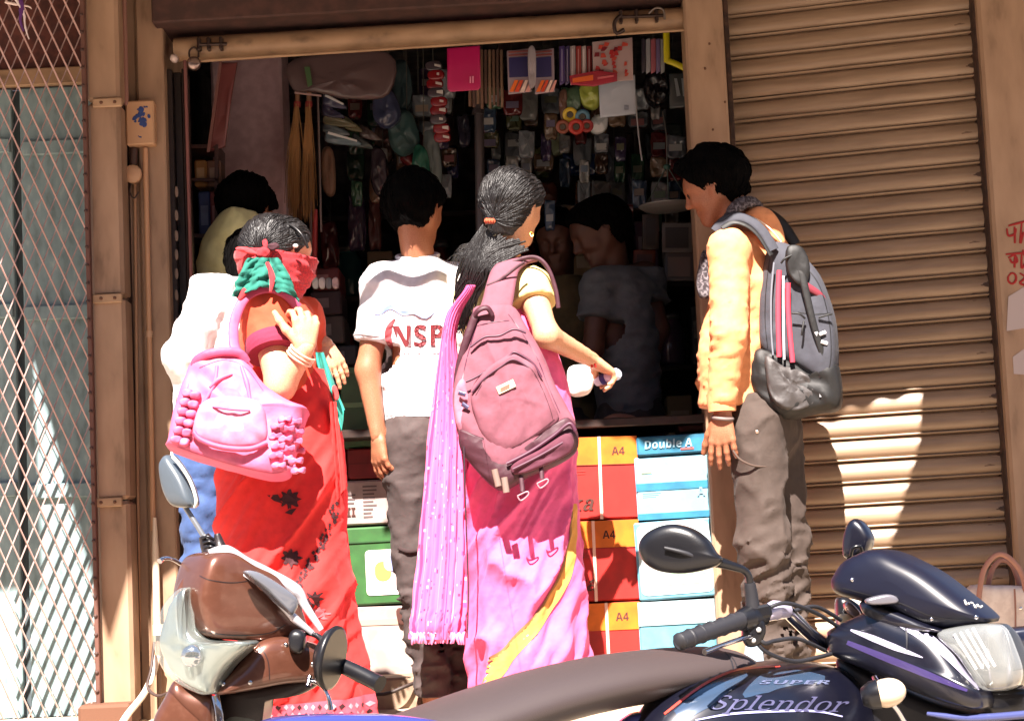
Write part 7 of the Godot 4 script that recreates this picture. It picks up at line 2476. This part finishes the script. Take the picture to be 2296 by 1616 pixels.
func scooter() -> void:
	var foot := at(470, 1500, -3.9)
	var t := thing("parked_scooter", "brown scooter parked at lower left, front turned to the street", "scooter", Vector3(foot.x, 0, -3.95))
	var brown := mat(Color.WHITE, 0.32, {"tex": noise_tex(0.03, 5, [[0.2, C(94, 57, 43)], [0.6, C(98, 60, 46)], [0.9, C(107, 70, 56)]]), "scale": 2.2, "metal": 0.4, "coat": 0.7, "coat_rough": 0.1})
	var dark := mat(C(34, 26, 28), 0.4, {"bump": "fine", "amount": 0.2})
	var black := mat(C(20, 20, 24), 0.35)
	var silver := mat(C(190, 186, 192), 0.25, {"metal": 0.4, "coat": 0.6})
	var chrome := mat(C(190, 190, 195), 0.12, {"metal": 1.0})
	var cowl := part(t, "head_cowl", brown, [446, 1252, 472, 1238, 505, 1240, 548, 1266, 605, 1292, 642, 1332, 658, 1374, 668, 1420, 640, 1432, 600, 1434, 566, 1438, 508, 1434, 455, 1428, 434, 1396, 424, 1340, 430, 1296], -3.86, 0.06, 0.1, {"zx": -0.0006, "e": 0.32})
	part(t, "left_cheek", brown, [446, 1250, 436, 1258, 404, 1308, 388, 1356, 392, 1400, 420, 1420, 452, 1420, 446, 1340], -3.87, 0.05, 0.06)
	band_on(cowl, t, "panel_gap", dark, [446, 1290, 470, 1300, 520, 1306, 566, 1300], [1.4, 1.8, 1.4], 0.001, 16, 2)
	band_on(cowl, t, "panel_gap", dark, [450, 1416, 520, 1424, 600, 1420, 640, 1400], [2, 2.4, 2], 0.001, 16, 2)
	var low := part(t, "lower_cowl", brown, [474, 1556, 482, 1530, 520, 1486, 562, 1438, 604, 1424, 652, 1428, 716, 1450, 726, 1482, 722, 1512, 690, 1526, 612, 1534, 540, 1548], -3.88, 0.06, 0.12, {"zx": -0.0005})
	band_on(low, t, "panel_gap", dark, [580, 1444, 600, 1480, 604, 1524], [1.6, 2, 1.6], 0.001, 12, 2)
	for e in [[640, 1446], [700, 1490], [560, 1530], [500, 1534]]:
		var q := on_mesh(low)
		var sc := mb()
		ball(sc, q.call(e[0], e[1], 0.0), Vector3(0.005, 0.005, 0.003), 8)
		obj("screw", sc, chrome, t)
	part(t, "underside", dark, [484, 1562, 520, 1544, 610, 1530, 716, 1512, 716, 1532, 676, 1556, 600, 1572, 586, 1640, 500, 1640], -3.93, 0.05, 0.1)
	# headlamp: clear cover over a faceted bowl
	var lamp := [426, 1316, 400, 1336, 384, 1364, 371, 1410, 367, 1440, 376, 1472, 392, 1504, 420, 1531, 455, 1549, 478, 1555, 488, 1530, 516, 1490, 563, 1441, 510, 1439, 456, 1431, 432, 1402, 423, 1350]
	var st := mb()
	pillow(st, smooth(px(lamp, -3.79, 0.0004), 4), 0.03, 0.06, 0.5, 8, func(p: Vector3) -> float: return 0.0012 * sin(p.x * 420.0) + 0.0015 * cos(p.y * 60.0))
	var bowl := obj("headlamp", st, mat(C(150, 160, 156), 0.28, {"metal": 0.8}), t)
	st = mb()
	pillow(st, smooth(px(lamp, -3.78, 0.0004), 4), 0.058, 0.004, 0.42, 8)
	var glass := mat(Color(0.9, 0.95, 0.93, 0.06), 0.03, {})
	glass.transparency = BaseMaterial3D.TRANSPARENCY_ALPHA
	obj("lamp_cover", st, glass, bowl)
	st = mb()
	ball(st, at(430, 1470, -3.745), Vector3(0.022, 0.022, 0.014), 10)
	obj("bulb_cap", st, chrome, bowl)
	pipe(t, "lamp_rim", dark, [488, 1552, -3.8, 500, 1516, -3.8, 530, 1478, -3.81, 564, 1442, -3.83], [0.004, 0.011, 0.004], 8)
	# dash: pale rim and instrument glass
	pipe(t, "dash_rim", silver, [468, 1238, -3.82, 506, 1236, -3.82, 550, 1260, -3.83, 606, 1286, -3.85, 662, 1322, -3.87, 684, 1358, -3.88, 720, 1412, -3.88], [0.006, 0.014, 0.012, 0.01, 0.013, 0.009, 0.006], 10, 0.5, Vector3(0, 0.5, 1))
	pipe(t, "dash_rim", silver, [540, 1284, -3.80, 580, 1308, -3.80, 632, 1356, -3.82, 660, 1386, -3.83, 706, 1424, -3.85], [0.004, 0.006, 0.008, 0.009, 0.005], 8, 0.5, Vector3(0, 0.5, 1))
	part(t, "instrument_glass", mat(C(96, 98, 106), 0.08, {"coat": 1.0}), [548, 1282, 584, 1286, 662, 1340, 654, 1378, 636, 1366, 590, 1320], -3.80, 0.012, 0.02, {"zx": -0.0006})
	part(t, "lever_hole", black, [664, 1410, 684, 1418, 686, 1446, 676, 1464, 658, 1462, 648, 1446, 650, 1420], -3.845, 0.03, 0.02)
	# mirrors
	part(t, "mirror", mat(C(70, 78, 86), 0.35, {"coat": 0.3}), [368, 1046, 374, 1026, 384, 1020, 398, 1034, 422, 1072, 438, 1118, 437, 1136, 418, 1139, 394, 1132, 376, 1096], -3.98, 0.03, 0.02, {"zx": 0.0006})
	pipe(t, "pale_lit_rim", mat(C(222, 220, 210), 0.3), [386, 1024, -3.955, 404, 1044, -3.945, 426, 1080, -3.94, 439, 1120, -3.942, 436, 1137, -3.95], 0.0035, 8)  # pale tube stands in for the sunlit right rim of the mirror
	pipe(t, "mirror_stem", mat(C(120, 124, 130), 0.3, {"metal": 0.5}), [414, 1136, -3.97, 436, 1170, -3.965, 462, 1212, -3.96], 0.0055)
	var boot := pipe(t, "rubber_boot", dark, [456, 1200, -3.96, 466, 1222, -3.96, 474, 1254, -3.95], [0.011, 0.017, 0.016], 10)
	for k in 4:
		pipe(t, "boot_rib", black, [452 + k * 3, 1206 + k * 11, -3.945, 466 + k * 3, 1203 + k * 11, -3.94, 480 + k * 2, 1210 + k * 11, -3.945], 0.0035, 6)
	pipe(t, "throttle_housing", dark, [486, 1196, -3.97, 492, 1222, -3.97, 498, 1244, -3.96], [0.006, 0.012, 0.014], 10)
	pipe(t, "brake_lever", chrome, [357, 1258, -3.86, 366, 1252, -3.87, 384, 1253, -3.88, 404, 1264, -3.9, 424, 1278, -3.92], [0.006, 0.0045, 0.004, 0.005], 8)
	var mc := at(742, 1474, -3.8)
	var mn := Vector3(0.93, -0.2, 0.3).normalized()
	st = mb()
	lathe(st, axis(mc, mn), [Vector2(0.001, -0.03), Vector2(0.03, -0.026), Vector2(0.055, -0.012), Vector2(0.064, 0.0), Vector2(0.064, 0.006), Vector2(0.058, 0.008)], 28)
	var mir := obj("mirror", st, black, t, "dark round mirror at the scooter's right grip")
	st = mb()
	lathe(st, axis(mc, mn), [Vector2(0.001, 0.0075), Vector2(0.058, 0.0075)], 28)
	obj("mirror_glass", st, mat(C(200, 196, 180), 0.05, {"metal": 1.0}), mir)
	pipe(t, "mirror_arm", black, [690, 1418, -3.86, 712, 1426, -3.84, 732, 1446, -3.815], 0.006)
	pipe(t, "grip_sleeve", black, [724, 1478, -3.88, 766, 1493, -3.86], 0.013)
	pipe(t, "grip", black, [762, 1490, -3.86, 800, 1508, -3.84, 836, 1526, -3.82, 852, 1534, -3.81], [0.0155, 0.0165, 0.0165, 0.018], 14)
	pipe(t, "brake_lever", chrome, [690, 1526, -3.84, 708, 1529, -3.82, 724, 1541, -3.8, 736, 1562, -3.79, 742, 1592, -3.785], [0.006, 0.0045, 0.004, 0.0055], 8)
	pipe(t, "lever_pivot", chrome, [694, 1516, -3.83, 690, 1538, -3.82], 0.006)
	# leg shield, front mudguard, wheel, body behind
	part(t, "leg_shield", brown, [336, 1700, 346, 1616, 372, 1562, 396, 1522, 426, 1536, 478, 1562, 488, 1616, 490, 1720, 420, 1800], -3.83, 0.05, 0.08)
	pipe(t, "shield_strip", chrome, [482, 1560, -3.8, 490, 1600, -3.79, 494, 1660, -3.79], 0.009, 8, 0.5)
	part(t, "inner_panel", mat(C(96, 102, 96), 0.4), [498, 1640, 512, 1604, 545, 1598, 586, 1608, 590, 1660], -3.9, 0.02, 0.04)
	var wc := Vector3(foot.x - 0.03, 0.21, -3.72)
	wheel(t, wc, Vector3(0.9, 0, 0.42), 0.21, 0.09)
	st = mb()
	tube(st, curve([foot + Vector3(-0.02, -0.1, 0.08), Vector3(foot.x - 0.03, 0.5, -3.78), Vector3(foot.x - 0.03, 0.22, -3.72)], 8), 0.03, 10)
	obj("fork", st, dark, t)
	st = mb()
	pillow(st, smooth(PackedVector3Array([Vector3(foot.x - 0.12, 0.2, -4.0), Vector3(foot.x + 0.12, 0.2, -4.0), Vector3(foot.x + 0.22, 0.24, -4.6), Vector3(foot.x + 0.2, 0.3, -5.0), Vector3(foot.x - 0.02, 0.3, -5.0), Vector3(foot.x - 0.06, 0.24, -4.6)]), 4), 0.3, 0.08, 0.5, 8)
	obj("rear_body", st, brown, t)
	wheel(t, Vector3(foot.x + 0.1, 0.21, -4.85), Vector3(0.97, 0, 0.2), 0.21, 0.09)

func motorcycle() -> void:
	var mid := at(1700, 1600, -3.85)
	var t := thing("parked_motorcycle", "dark blue-black motorcycle with small front fairing parked across lower right", "motorcycle", Vector3(mid.x, 0, -3.85))
	var black := mat(C(16, 16, 20), 0.3, {"bump": "fine", "amount": 0.1})
	var gloss := mat(Color.WHITE, 0.3, {"tex": noise_tex(0.03, 5, [[0.3, C(12, 13, 26)], [0.65, C(14, 15, 28)], [0.9, C(24, 24, 36)]]), "scale": 2.2, "coat": 0.6, "coat_rough": 0.15, "metal": 0.2})
	var rubber := mat(C(26, 26, 32), 0.6)
	var vinyl := mat(C(58, 49, 49), 0.5, {"bump": "fine", "amount": 0.5, "scale": 10.0})
	var chrome := mat(C(196, 196, 200), 0.1, {"metal": 1.0})
	var silver := mat(C(176, 172, 196), 0.3, {"metal": 0.3, "coat": 0.5})
	# seat
	var pts := []
	for e in [[860, 1690, -3.42], [940, 1657, -3.5], [1050, 1617, -3.57], [1200, 1567, -3.66], [1350, 1531, -3.75], [1500, 1510, -3.84], [1600, 1504, -3.91], [1648, 1520, -3.95]]: pts.append(at(e[0], e[1], e[2]))
	var st := mb()
	tube(st, curve(pts, 40), [0.09, 0.12, 0.125, 0.125, 0.125, 0.122, 0.115, 0.085], 28, 0.42, Vector3.UP)
	var seat := obj("seat", st, vinyl, t)
	band_on(seat, t, "seat_piping", rubber, [1626, 1462, 1640, 1480, 1646, 1510, 1644, 1540], [3, 3], 0.002, 8, 2)
	band_on(seat, t, "seat_piping", rubber, [1636, 1466, 1650, 1486, 1654, 1512, 1652, 1536], [2, 2], 0.002, 8, 2)
	# tank
	var dir := Vector3(0.8, 0.02, -0.6).normalized()
	var side := Vector3(0.6, 0, 0.8)
	var tc := at(1698, 1662, -3.86)
	var rows := []
	for i in 33:
		var s := -1.0 + 2.0 * i / 32.0
		var r := pow(1.0 - pow(absf(s), 2.6), 1.0 / 2.2) if absf(s) < 1.0 else 0.02
		r = maxf(r, 0.02)
		var row := PackedVector3Array()
		for k in 40:
			var a := TAU * k / 40.0
			var ca := signf(cos(a)) * pow(absf(cos(a)), 0.75)
			var sa := signf(sin(a)) * pow(absf(sin(a)), 0.85)
			row.append(tc + dir * s * 0.31 + side * ca * 0.15 * r * (1.0 if s > 0 else 1.0 - 0.25 * s * s) + Vector3.UP * sa * 0.155 * r)
		rows.append(row)
	st = mb()
	skin(st, rows)
	var tank := obj("fuel_tank", st, gloss, t)
	var slate := mat(C(48, 64, 86), 0.22, {"coat": 1.0, "metal": 0.2})
	band_on(tank, t, "tank_stripe", slate, [1520, 1606, 1580, 1566, 1634, 1534, 1676, 1512], [30, 44, 30, 8], 0.0012, 12, 6)
	band_on(tank, t, "tank_stripe", slate, [1668, 1560, 1716, 1532, 1780, 1518, 1850, 1522], [10, 44, 36, 14], 0.0012, 12, 6)
	band_on(tank, t, "red_stripe", mat(C(190, 60, 50), 0.3), [1490, 1600, 1572, 1538, 1640, 1505, 1690, 1497, 1750, 1493], [5, 6, 5, 3], 0.0025, 16, 2)
	band_on(tank, t, "pale_line", mat(C(150, 150, 200), 0.3), [1560, 1614, 1640, 1600, 1740, 1594, 1830, 1594, 1890, 1606], [3, 5, 5, 3], 0.0025, 16, 2)
	var hit := on_mesh(tank)
	st = mb()
	letters(st, "Splendor", 31.0, func(x: float, y: float, h: float) -> Vector3: return hit.call(1750.0 + x * 1.62, 1578.0 - y + x * 0.035, 0.004), false, 0.5, true)
	obj("lettering", st, mat(C(112, 112, 150), 0.35, {"metal": 0.3}), t, "silver slanting lettering on the tank")
	st = mb()
	letters(st, "SUPER", 9.0, func(x: float, y: float, h: float) -> Vector3: return hit.call(1784.0 + x * 4.2, 1529.0 - y + x * 0.01, 0.004), true, 0.2)
	obj("lettering", st, mat(C(110, 118, 150), 0.3), t)
	# handlebar: near grip, switch block, bar
	pipe(t, "grip", rubber, [1526, 1438, -3.6, 1534, 1435, -3.605, 1600, 1412, -3.65, 1664, 1389, -3.7], [0.0175, 0.0165, 0.016, 0.017], 16)
	pipe(t, "switch_block", black, [1660, 1392, -3.7, 1680, 1386, -3.715, 1712, 1380, -3.735], [0.02, 0.025, 0.02], 12)
	part(t, "lever_clamp", black, [1668, 1400, 1690, 1384, 1712, 1390, 1716, 1420, 1700, 1446, 1676, 1450, 1664, 1428], -3.72, 0.02, 0.02)
	pipe(t, "handlebar", chrome, [1706, 1382, -3.735, 1734, 1370, -3.76, 1762, 1369, -3.79, 1784, 1388, -3.82, 1822, 1424, -3.88, 1866, 1456, -3.95], 0.0135, 14)
	pipe(t, "bar_sleeve", silver, [1716, 1378, -3.74, 1738, 1368, -3.762, 1764, 1369, -3.79], [0.014, 0.02, 0.015], 12)
	pipe(t, "brake_lever", chrome, [1690, 1424, -3.71, 1662, 1432, -3.66, 1620, 1446, -3.62, 1580, 1462, -3.58], [0.006, 0.005, 0.0045, 0.006], 8)
	for e in [[1706, 1372, -3.72, 1760, 1352, -3.74, 1830, 1374, -3.82, 1890, 1412, -3.9], [1700, 1428, -3.71, 1716, 1442, -3.71, 1740, 1436, -3.74, 1790, 1432, -3.78, 1850, 1458, -3.86], [1690, 1430, -3.71, 1720, 1462, -3.72, 1780, 1482, -3.78, 1840, 1472, -3.84, 1876, 1462, -3.9], [1780, 1370, -3.8, 1830, 1360, -3.84, 1886, 1390, -3.9]]:
		pipe(t, "cable", rubber, e, 0.0042, 8)
	st = mb()
	bx(st, at(1700, 1372, -3.725), Vector3(0.05, 0.026, 0.04), 0.005, Basis(Vector3.BACK, 0.15))
	obj("brake_reservoir", st, black, t)
	for e in [[1680, 1404], [1702, 1412], [1690, 1436]]:
		st = mb()
		ball(st, at(e[0], e[1], -3.698), Vector3(0.005, 0.005, 0.004), 8)
		obj("switch_button", st, mat([C(150, 30, 30), C(170, 170, 170), C(60, 60, 64)][e[0] % 3], 0.4), t)
	for k in 5:
		st = mb()
		var gq := at(1548 + k * 24, 1430 - k * 8.5, -3.615 - 0.018 * k)
		lathe(st, axis(gq, at(1664, 1389, -3.7) - at(1534, 1435, -3.605)), [Vector2(0.0168, -0.004), Vector2(0.0182, -0.002), Vector2(0.0182, 0.002), Vector2(0.0168, 0.004)], 16)
		obj("grip_ring", st, rubber, t)
	# mirrors
	part(t, "mirror", black, [1434, 1228, 1446, 1200, 1480, 1180, 1518, 1175, 1560, 1187, 1592, 1212, 1608, 1238, 1622, 1254, 1602, 1272, 1538, 1286, 1480, 1281, 1446, 1260], -3.68, 0.035, 0.012, {"zx": 0.0002})
	pipe(t, "mirror_ridge", rubber, [1490, 1228, -3.645, 1530, 1238, -3.64, 1570, 1252, -3.65, 1600, 1258, -3.67], [0.003, 0.005, 0.003], 8)
	pipe(t, "mirror_stem", black, [1604, 1258, -3.68, 1640, 1268, -3.69, 1668, 1278, -3.7, 1679, 1292, -3.705, 1682, 1312, -3.71], [0.012, 0.009, 0.0075, 0.007, 0.008], 10)
	pipe(t, "stem_boot", rubber, [1681, 1306, -3.71, 1686, 1340, -3.715, 1690, 1384, -3.72], [0.011, 0.013, 0.016], 12)
	part(t, "mirror", gloss, [1919, 1163, 1934, 1168, 1950, 1186, 1959, 1210, 1950, 1238, 1930, 1250, 1907, 1253, 1896, 1244, 1897, 1206, 1906, 1176], -4.18, 0.03, 0.02, {"zx": 0.0005})
	pipe(t, "mirror_ridge", black, [1908, 1246, -4.15, 1914, 1228, -4.14, 1930, 1226, -4.14, 1934, 1244, -4.15], 0.004, 8)
	pipe(t, "mirror_stem", black, [1908, 1236, -4.18, 1906, 1270, -4.17, 1908, 1330, -4.14], 0.008)
	# fairing
	var visor := part(t, "fairing_visor", mat(C(15, 17, 32), 0.42, {"spec": 0.35, "coat": 0.12, "coat_rough": 0.3}), [1878, 1306, 1884, 1288, 1906, 1258, 1944, 1238, 1966, 1232, 1998, 1233, 2040, 1250, 2102, 1283, 2180, 1342, 2224, 1380, 2228, 1390, 2214, 1397, 2122, 1409, 2060, 1386, 2009, 1363, 1939, 1346, 1890, 1330], -3.86, 0.08, 0.1, {"zx": 0.0005, "e": 0.55})
	for k in 6:
		st = mb()
		var q := on_mesh(visor)
		tube(st, [q.call(2164 + k * 7, 1346 + k * 2.4 + 3 * (k % 2), 0.001), q.call(2168 + k * 7, 1356 + k * 2.2 - 4 * (k % 3), 0.001)], 0.0022, 6)
		obj("sticker_stroke", st, mat(C(200, 196, 190), 0.5), t)
	for e in [[1912, 1300], [1990, 1350], [2090, 1388], [2190, 1384]]:
		var sc := mb()
		ball(sc, on_mesh(visor).call(e[0], e[1], 0.0), Vector3(0.0045, 0.0045, 0.003), 8)
		obj("screw", sc, chrome, t)
	band_on(visor, t, "panel_gap", rubber, [1890, 1318, 1950, 1334, 2020, 1352, 2100, 1384, 2200, 1392], [2, 2.4, 2], 0.001, 22, 2)
	part(t, "vent_plate", mat(C(110, 108, 116), 0.3, {"metal": 0.4}), [1946, 1342, 1990, 1332, 2012, 1340, 2010, 1352, 1962, 1356, 1944, 1352], -3.79, 0.012, 0.03)
	part(t, "inner_cowl", gloss, [1944, 1346, 2008, 1360, 2120, 1406, 2150, 1420, 2060, 1416, 1980, 1396, 1950, 1376], -3.84, 0.06, 0.08, {"zx": 0.0005})
	var cowl := part(t, "fairing_cowl", gloss, [1872, 1424, 1880, 1408, 1946, 1376, 1976, 1364, 2063, 1399, 2114, 1420, 2150, 1460, 2192, 1521, 2222, 1550, 2212, 1590, 2100, 1562, 1978, 1508, 1884, 1468, 1872, 1444], -3.84, 0.07, 0.1, {"zx": 0.0006, "e": 0.5})
	band_on(cowl, t, "cowl_stripe", silver, [1978, 1376, 2040, 1404, 2108, 1452, 2160, 1504, 2196, 1546], [8, 26, 22, 14, 3], 0.0015, 16, 4)
	band_on(cowl, t, "cowl_stripe", silver, [1908, 1412, 1956, 1430, 2010, 1452, 2070, 1474], [4, 14, 14, 2], 0.0015, 14, 4)
	band_on(cowl, t, "cowl_seam", rubber, [2030, 1400, 2034, 1424, 2034, 1456], [3, 4, 3], 0.0025, 6, 2)
	band_on(cowl, t, "purple_band", mat(C(52, 42, 88), 0.25, {"coat": 0.8}), [1900, 1440, 1990, 1476, 2080, 1512, 2170, 1548], [10, 16, 16, 6], 0.0012, 14, 3)
	part(t, "key_switch", mat(C(200, 170, 160), 0.25, {"metal": 0.7}), [1894, 1350, 1908, 1350, 1930, 1374, 1924, 1384, 1908, 1380, 1894, 1364], -3.98, 0.015, 0.02)
	part(t, "yoke_cap", mat(C(210, 180, 140), 0.3), [1882, 1380, 1900, 1376, 1912, 1390, 1900, 1404, 1884, 1402], -3.99, 0.015, 0.02)
	part(t, "yoke", black, [1876, 1344, 1900, 1340, 1930, 1360, 1960, 1400, 1960, 1440, 1890, 1440, 1878, 1400], -4.04, 0.03, 0.04)
	# headlamp
	var lamp := [2120, 1420, 2160, 1404, 2232, 1397, 2260, 1411, 2280, 1455, 2295, 1505, 2282, 1541, 2228, 1547, 2202, 1517, 2166, 1466]
	st = mb()
	pillow(st, smooth(px(lamp, -3.74, 0.0006), 4), 0.02, 0.06, 0.5, 8, func(p: Vector3) -> float: return 0.005 * sin(p.x * 170.0))
	var bowl := obj("headlamp", st, mat(C(112, 110, 106), 0.25, {"metal": 0.9}), t)
	st = mb()
	pillow(st, smooth(px(lamp, -3.73, 0.0006), 4), 0.06, 0.004, 0.42, 8)
	var glass := mat(Color(0.8, 0.82, 0.82, 0.2), 0.06)
	glass.transparency = BaseMaterial3D.TRANSPARENCY_ALPHA
	obj("lamp_cover", st, glass, bowl)
	for k in 4: pipe(t, "lens_rib", mat(C(220, 222, 222), 0.2), [2140 + k * 14, 1422 - k * 5, -3.715 + 0.005 * k, 2166 + k * 14, 1462 - k * 3, -3.705 + 0.005 * k, 2190 + k * 14, 1500 - k * 2, -3.7 + 0.005 * k], 0.003, 6)
	# indicator
	st = mb()
	ball(st, at(1990, 1553, -3.58), Vector3(0.036, 0.027, 0.03), 12, Basis(Vector3.BACK, 0.15))
	var ind := obj("indicator", st, mat(C(196, 176, 150), 0.25, {"coat": 0.6}), t)
	st = mb()
	lathe(st, axis(at(1948, 1560, -3.585), at(1990, 1553, -3.58) - at(1948, 1560, -3.585)), [Vector2(0.001, -0.014), Vector2(0.016, -0.012), Vector2(0.026, 0.004), Vector2(0.028, 0.02)], 16)
	obj("base", st, black, ind)
	pipe(t, "indicator_stem", chrome, [2000, 1576, -3.6, 2018, 1600, -3.62, 2044, 1650, -3.66], 0.005)
	pipe(t, "indicator_stem", chrome, [1962, 1520, -3.66, 1970, 1534, -3.62], 0.006)
	part(t, "far_cowl", mat(C(20, 26, 44), 0.25, {"coat": 0.8}), [2238, 1424, 2256, 1410, 2330, 1402, 2360, 1410, 2350, 1450, 2290, 1452, 2258, 1446], -3.95, 0.03, 0.05)
	part(t, "lamp_bracket", black, [2206, 1544, 2290, 1542, 2310, 1560, 2300, 1600, 2220, 1600], -3.76, 0.03, 0.08)
	part(t, "lower_fairing", mat(C(14, 14, 20), 0.4), [1884, 1470, 1980, 1508, 2100, 1562, 2214, 1588, 2320, 1590, 2330, 1720, 2100, 1760, 1940, 1700, 1900, 1560], -3.93, 0.08, 0.1, {"zx": 0.0003})
	pipe(t, "blue_highlight_line", mat(C(60, 66, 110), 0.3, {"coat": 0.6}), [2080, 1600, -3.76, 2180, 1610, -3.72, 2320, 1600, -3.66], [0.004, 0.008, 0.008], 8)  # blue tube stands in for a highlight low on the fairing
	# side panel under the seat, frame, engine and wheels
	part(t, "side_panel", mat(C(52, 56, 120), 0.3, {"coat": 0.8}), [1380, 1640, 1404, 1606, 1440, 1596, 1470, 1604, 1490, 1660, 1440, 1720], -3.74, 0.03, 0.05)
	part(t, "tail_panel", mat(C(48, 54, 120), 0.3, {"coat": 0.8}), [560, 1660, 600, 1616, 690, 1603, 800, 1601, 900, 1604, 1000, 1622, 1100, 1680, 800, 1720], -3.38, 0.03, 0.06, {"zx": -0.0004})
	st = mb()
	var rear := Vector3(mid.x - 0.75, 0.3, -3.35)
	var frontw := Vector3(mid.x + 0.38, 0.3, -4.1)
	tube(st, curve([rear, Vector3(mid.x - 0.3, 0.5, -3.65), Vector3(mid.x + 0.1, 0.62, -3.92), frontw + Vector3(-0.02, 0.45, 0.05), frontw], 20), 0.035, 10)
	obj("frame", st, black, t)
	st = mb()
	pillow(st, smooth(PackedVector3Array([Vector3(mid.x - 0.3, 0.25, -3.64), Vector3(mid.x + 0.15, 0.22, -3.95), Vector3(mid.x + 0.2, 0.55, -3.98), Vector3(mid.x - 0.25, 0.58, -3.68)]), 4), 0.13, 0.13, 0.4, 6)
	obj("engine", st, mat(C(96, 96, 98), 0.4, {"metal": 0.6}), t)
	wheel(t, rear, Vector3(0.6, 0, 0.8), 0.3, 0.08)
	wheel(t, frontw, Vector3(0.25, 0, 0.97), 0.3, 0.08)

func small_things() -> void:
	var t := thing("cream_handbag", "cream handbag with arched handles standing by the lettered pillar", "handbag", at(2250, 1540, -6.0))
	var c := mat(Color.WHITE, 0.6, {"tex": two_tone(C(236, 218, 204), C(222, 202, 188)), "scale": 3.0})
	part(t, "bag_body", c, [2168, 1322, 2230, 1312, 2300, 1314, 2344, 1320, 2350, 1440, 2344, 1544, 2176, 1548, 2164, 1440], -6.0, 0.05, 0.05, {"e": 0.35})
	pipe(t, "handle", mat(C(170, 120, 100), 0.5), [2196, 1390, -5.94, 2196, 1340, -5.94, 2208, 1276, -5.95, 2238, 1243, -5.96, 2270, 1256, -5.96, 2296, 1300, -5.96, 2306, 1390, -5.95], 0.0085, 10, 0.6, Vector3.BACK)
	pipe(t, "handle", mat(C(156, 108, 92), 0.5), [2212, 1340, -6.04, 2224, 1282, -6.04, 2246, 1256, -6.04, 2272, 1270, -6.04, 2292, 1330, -6.04], 0.0085, 10, 0.6, Vector3.BACK)
	pipe(t, "seam", mat(C(150, 106, 90), 0.6), [2276, 1320, -5.945, 2278, 1370, -5.94, 2278, 1440, -5.94], 0.003, 6)
	for e in [[2290, 1364], [2197, 1372]]:
		var st := mb()
		ball(st, at(e[0], e[1], -5.935), Vector3(0.006, 0.006, 0.004), 8)
		obj("stud", st, mat(C(240, 236, 230), 0.15, {"metal": 0.9}), t)
	var st := mb()
	pillow(st, smooth(px([1672, 1448, 1704, 1440, 1712, 1500, 1676, 1506], -5.6), 3), 0.02, 0.02)
	tag(obj("pale_blue_box", st, mat(C(150, 170, 186), 0.4)), "pale blue box behind the motorcycle grip, by the man in orange", "can")  # small pale blue box behind the grip
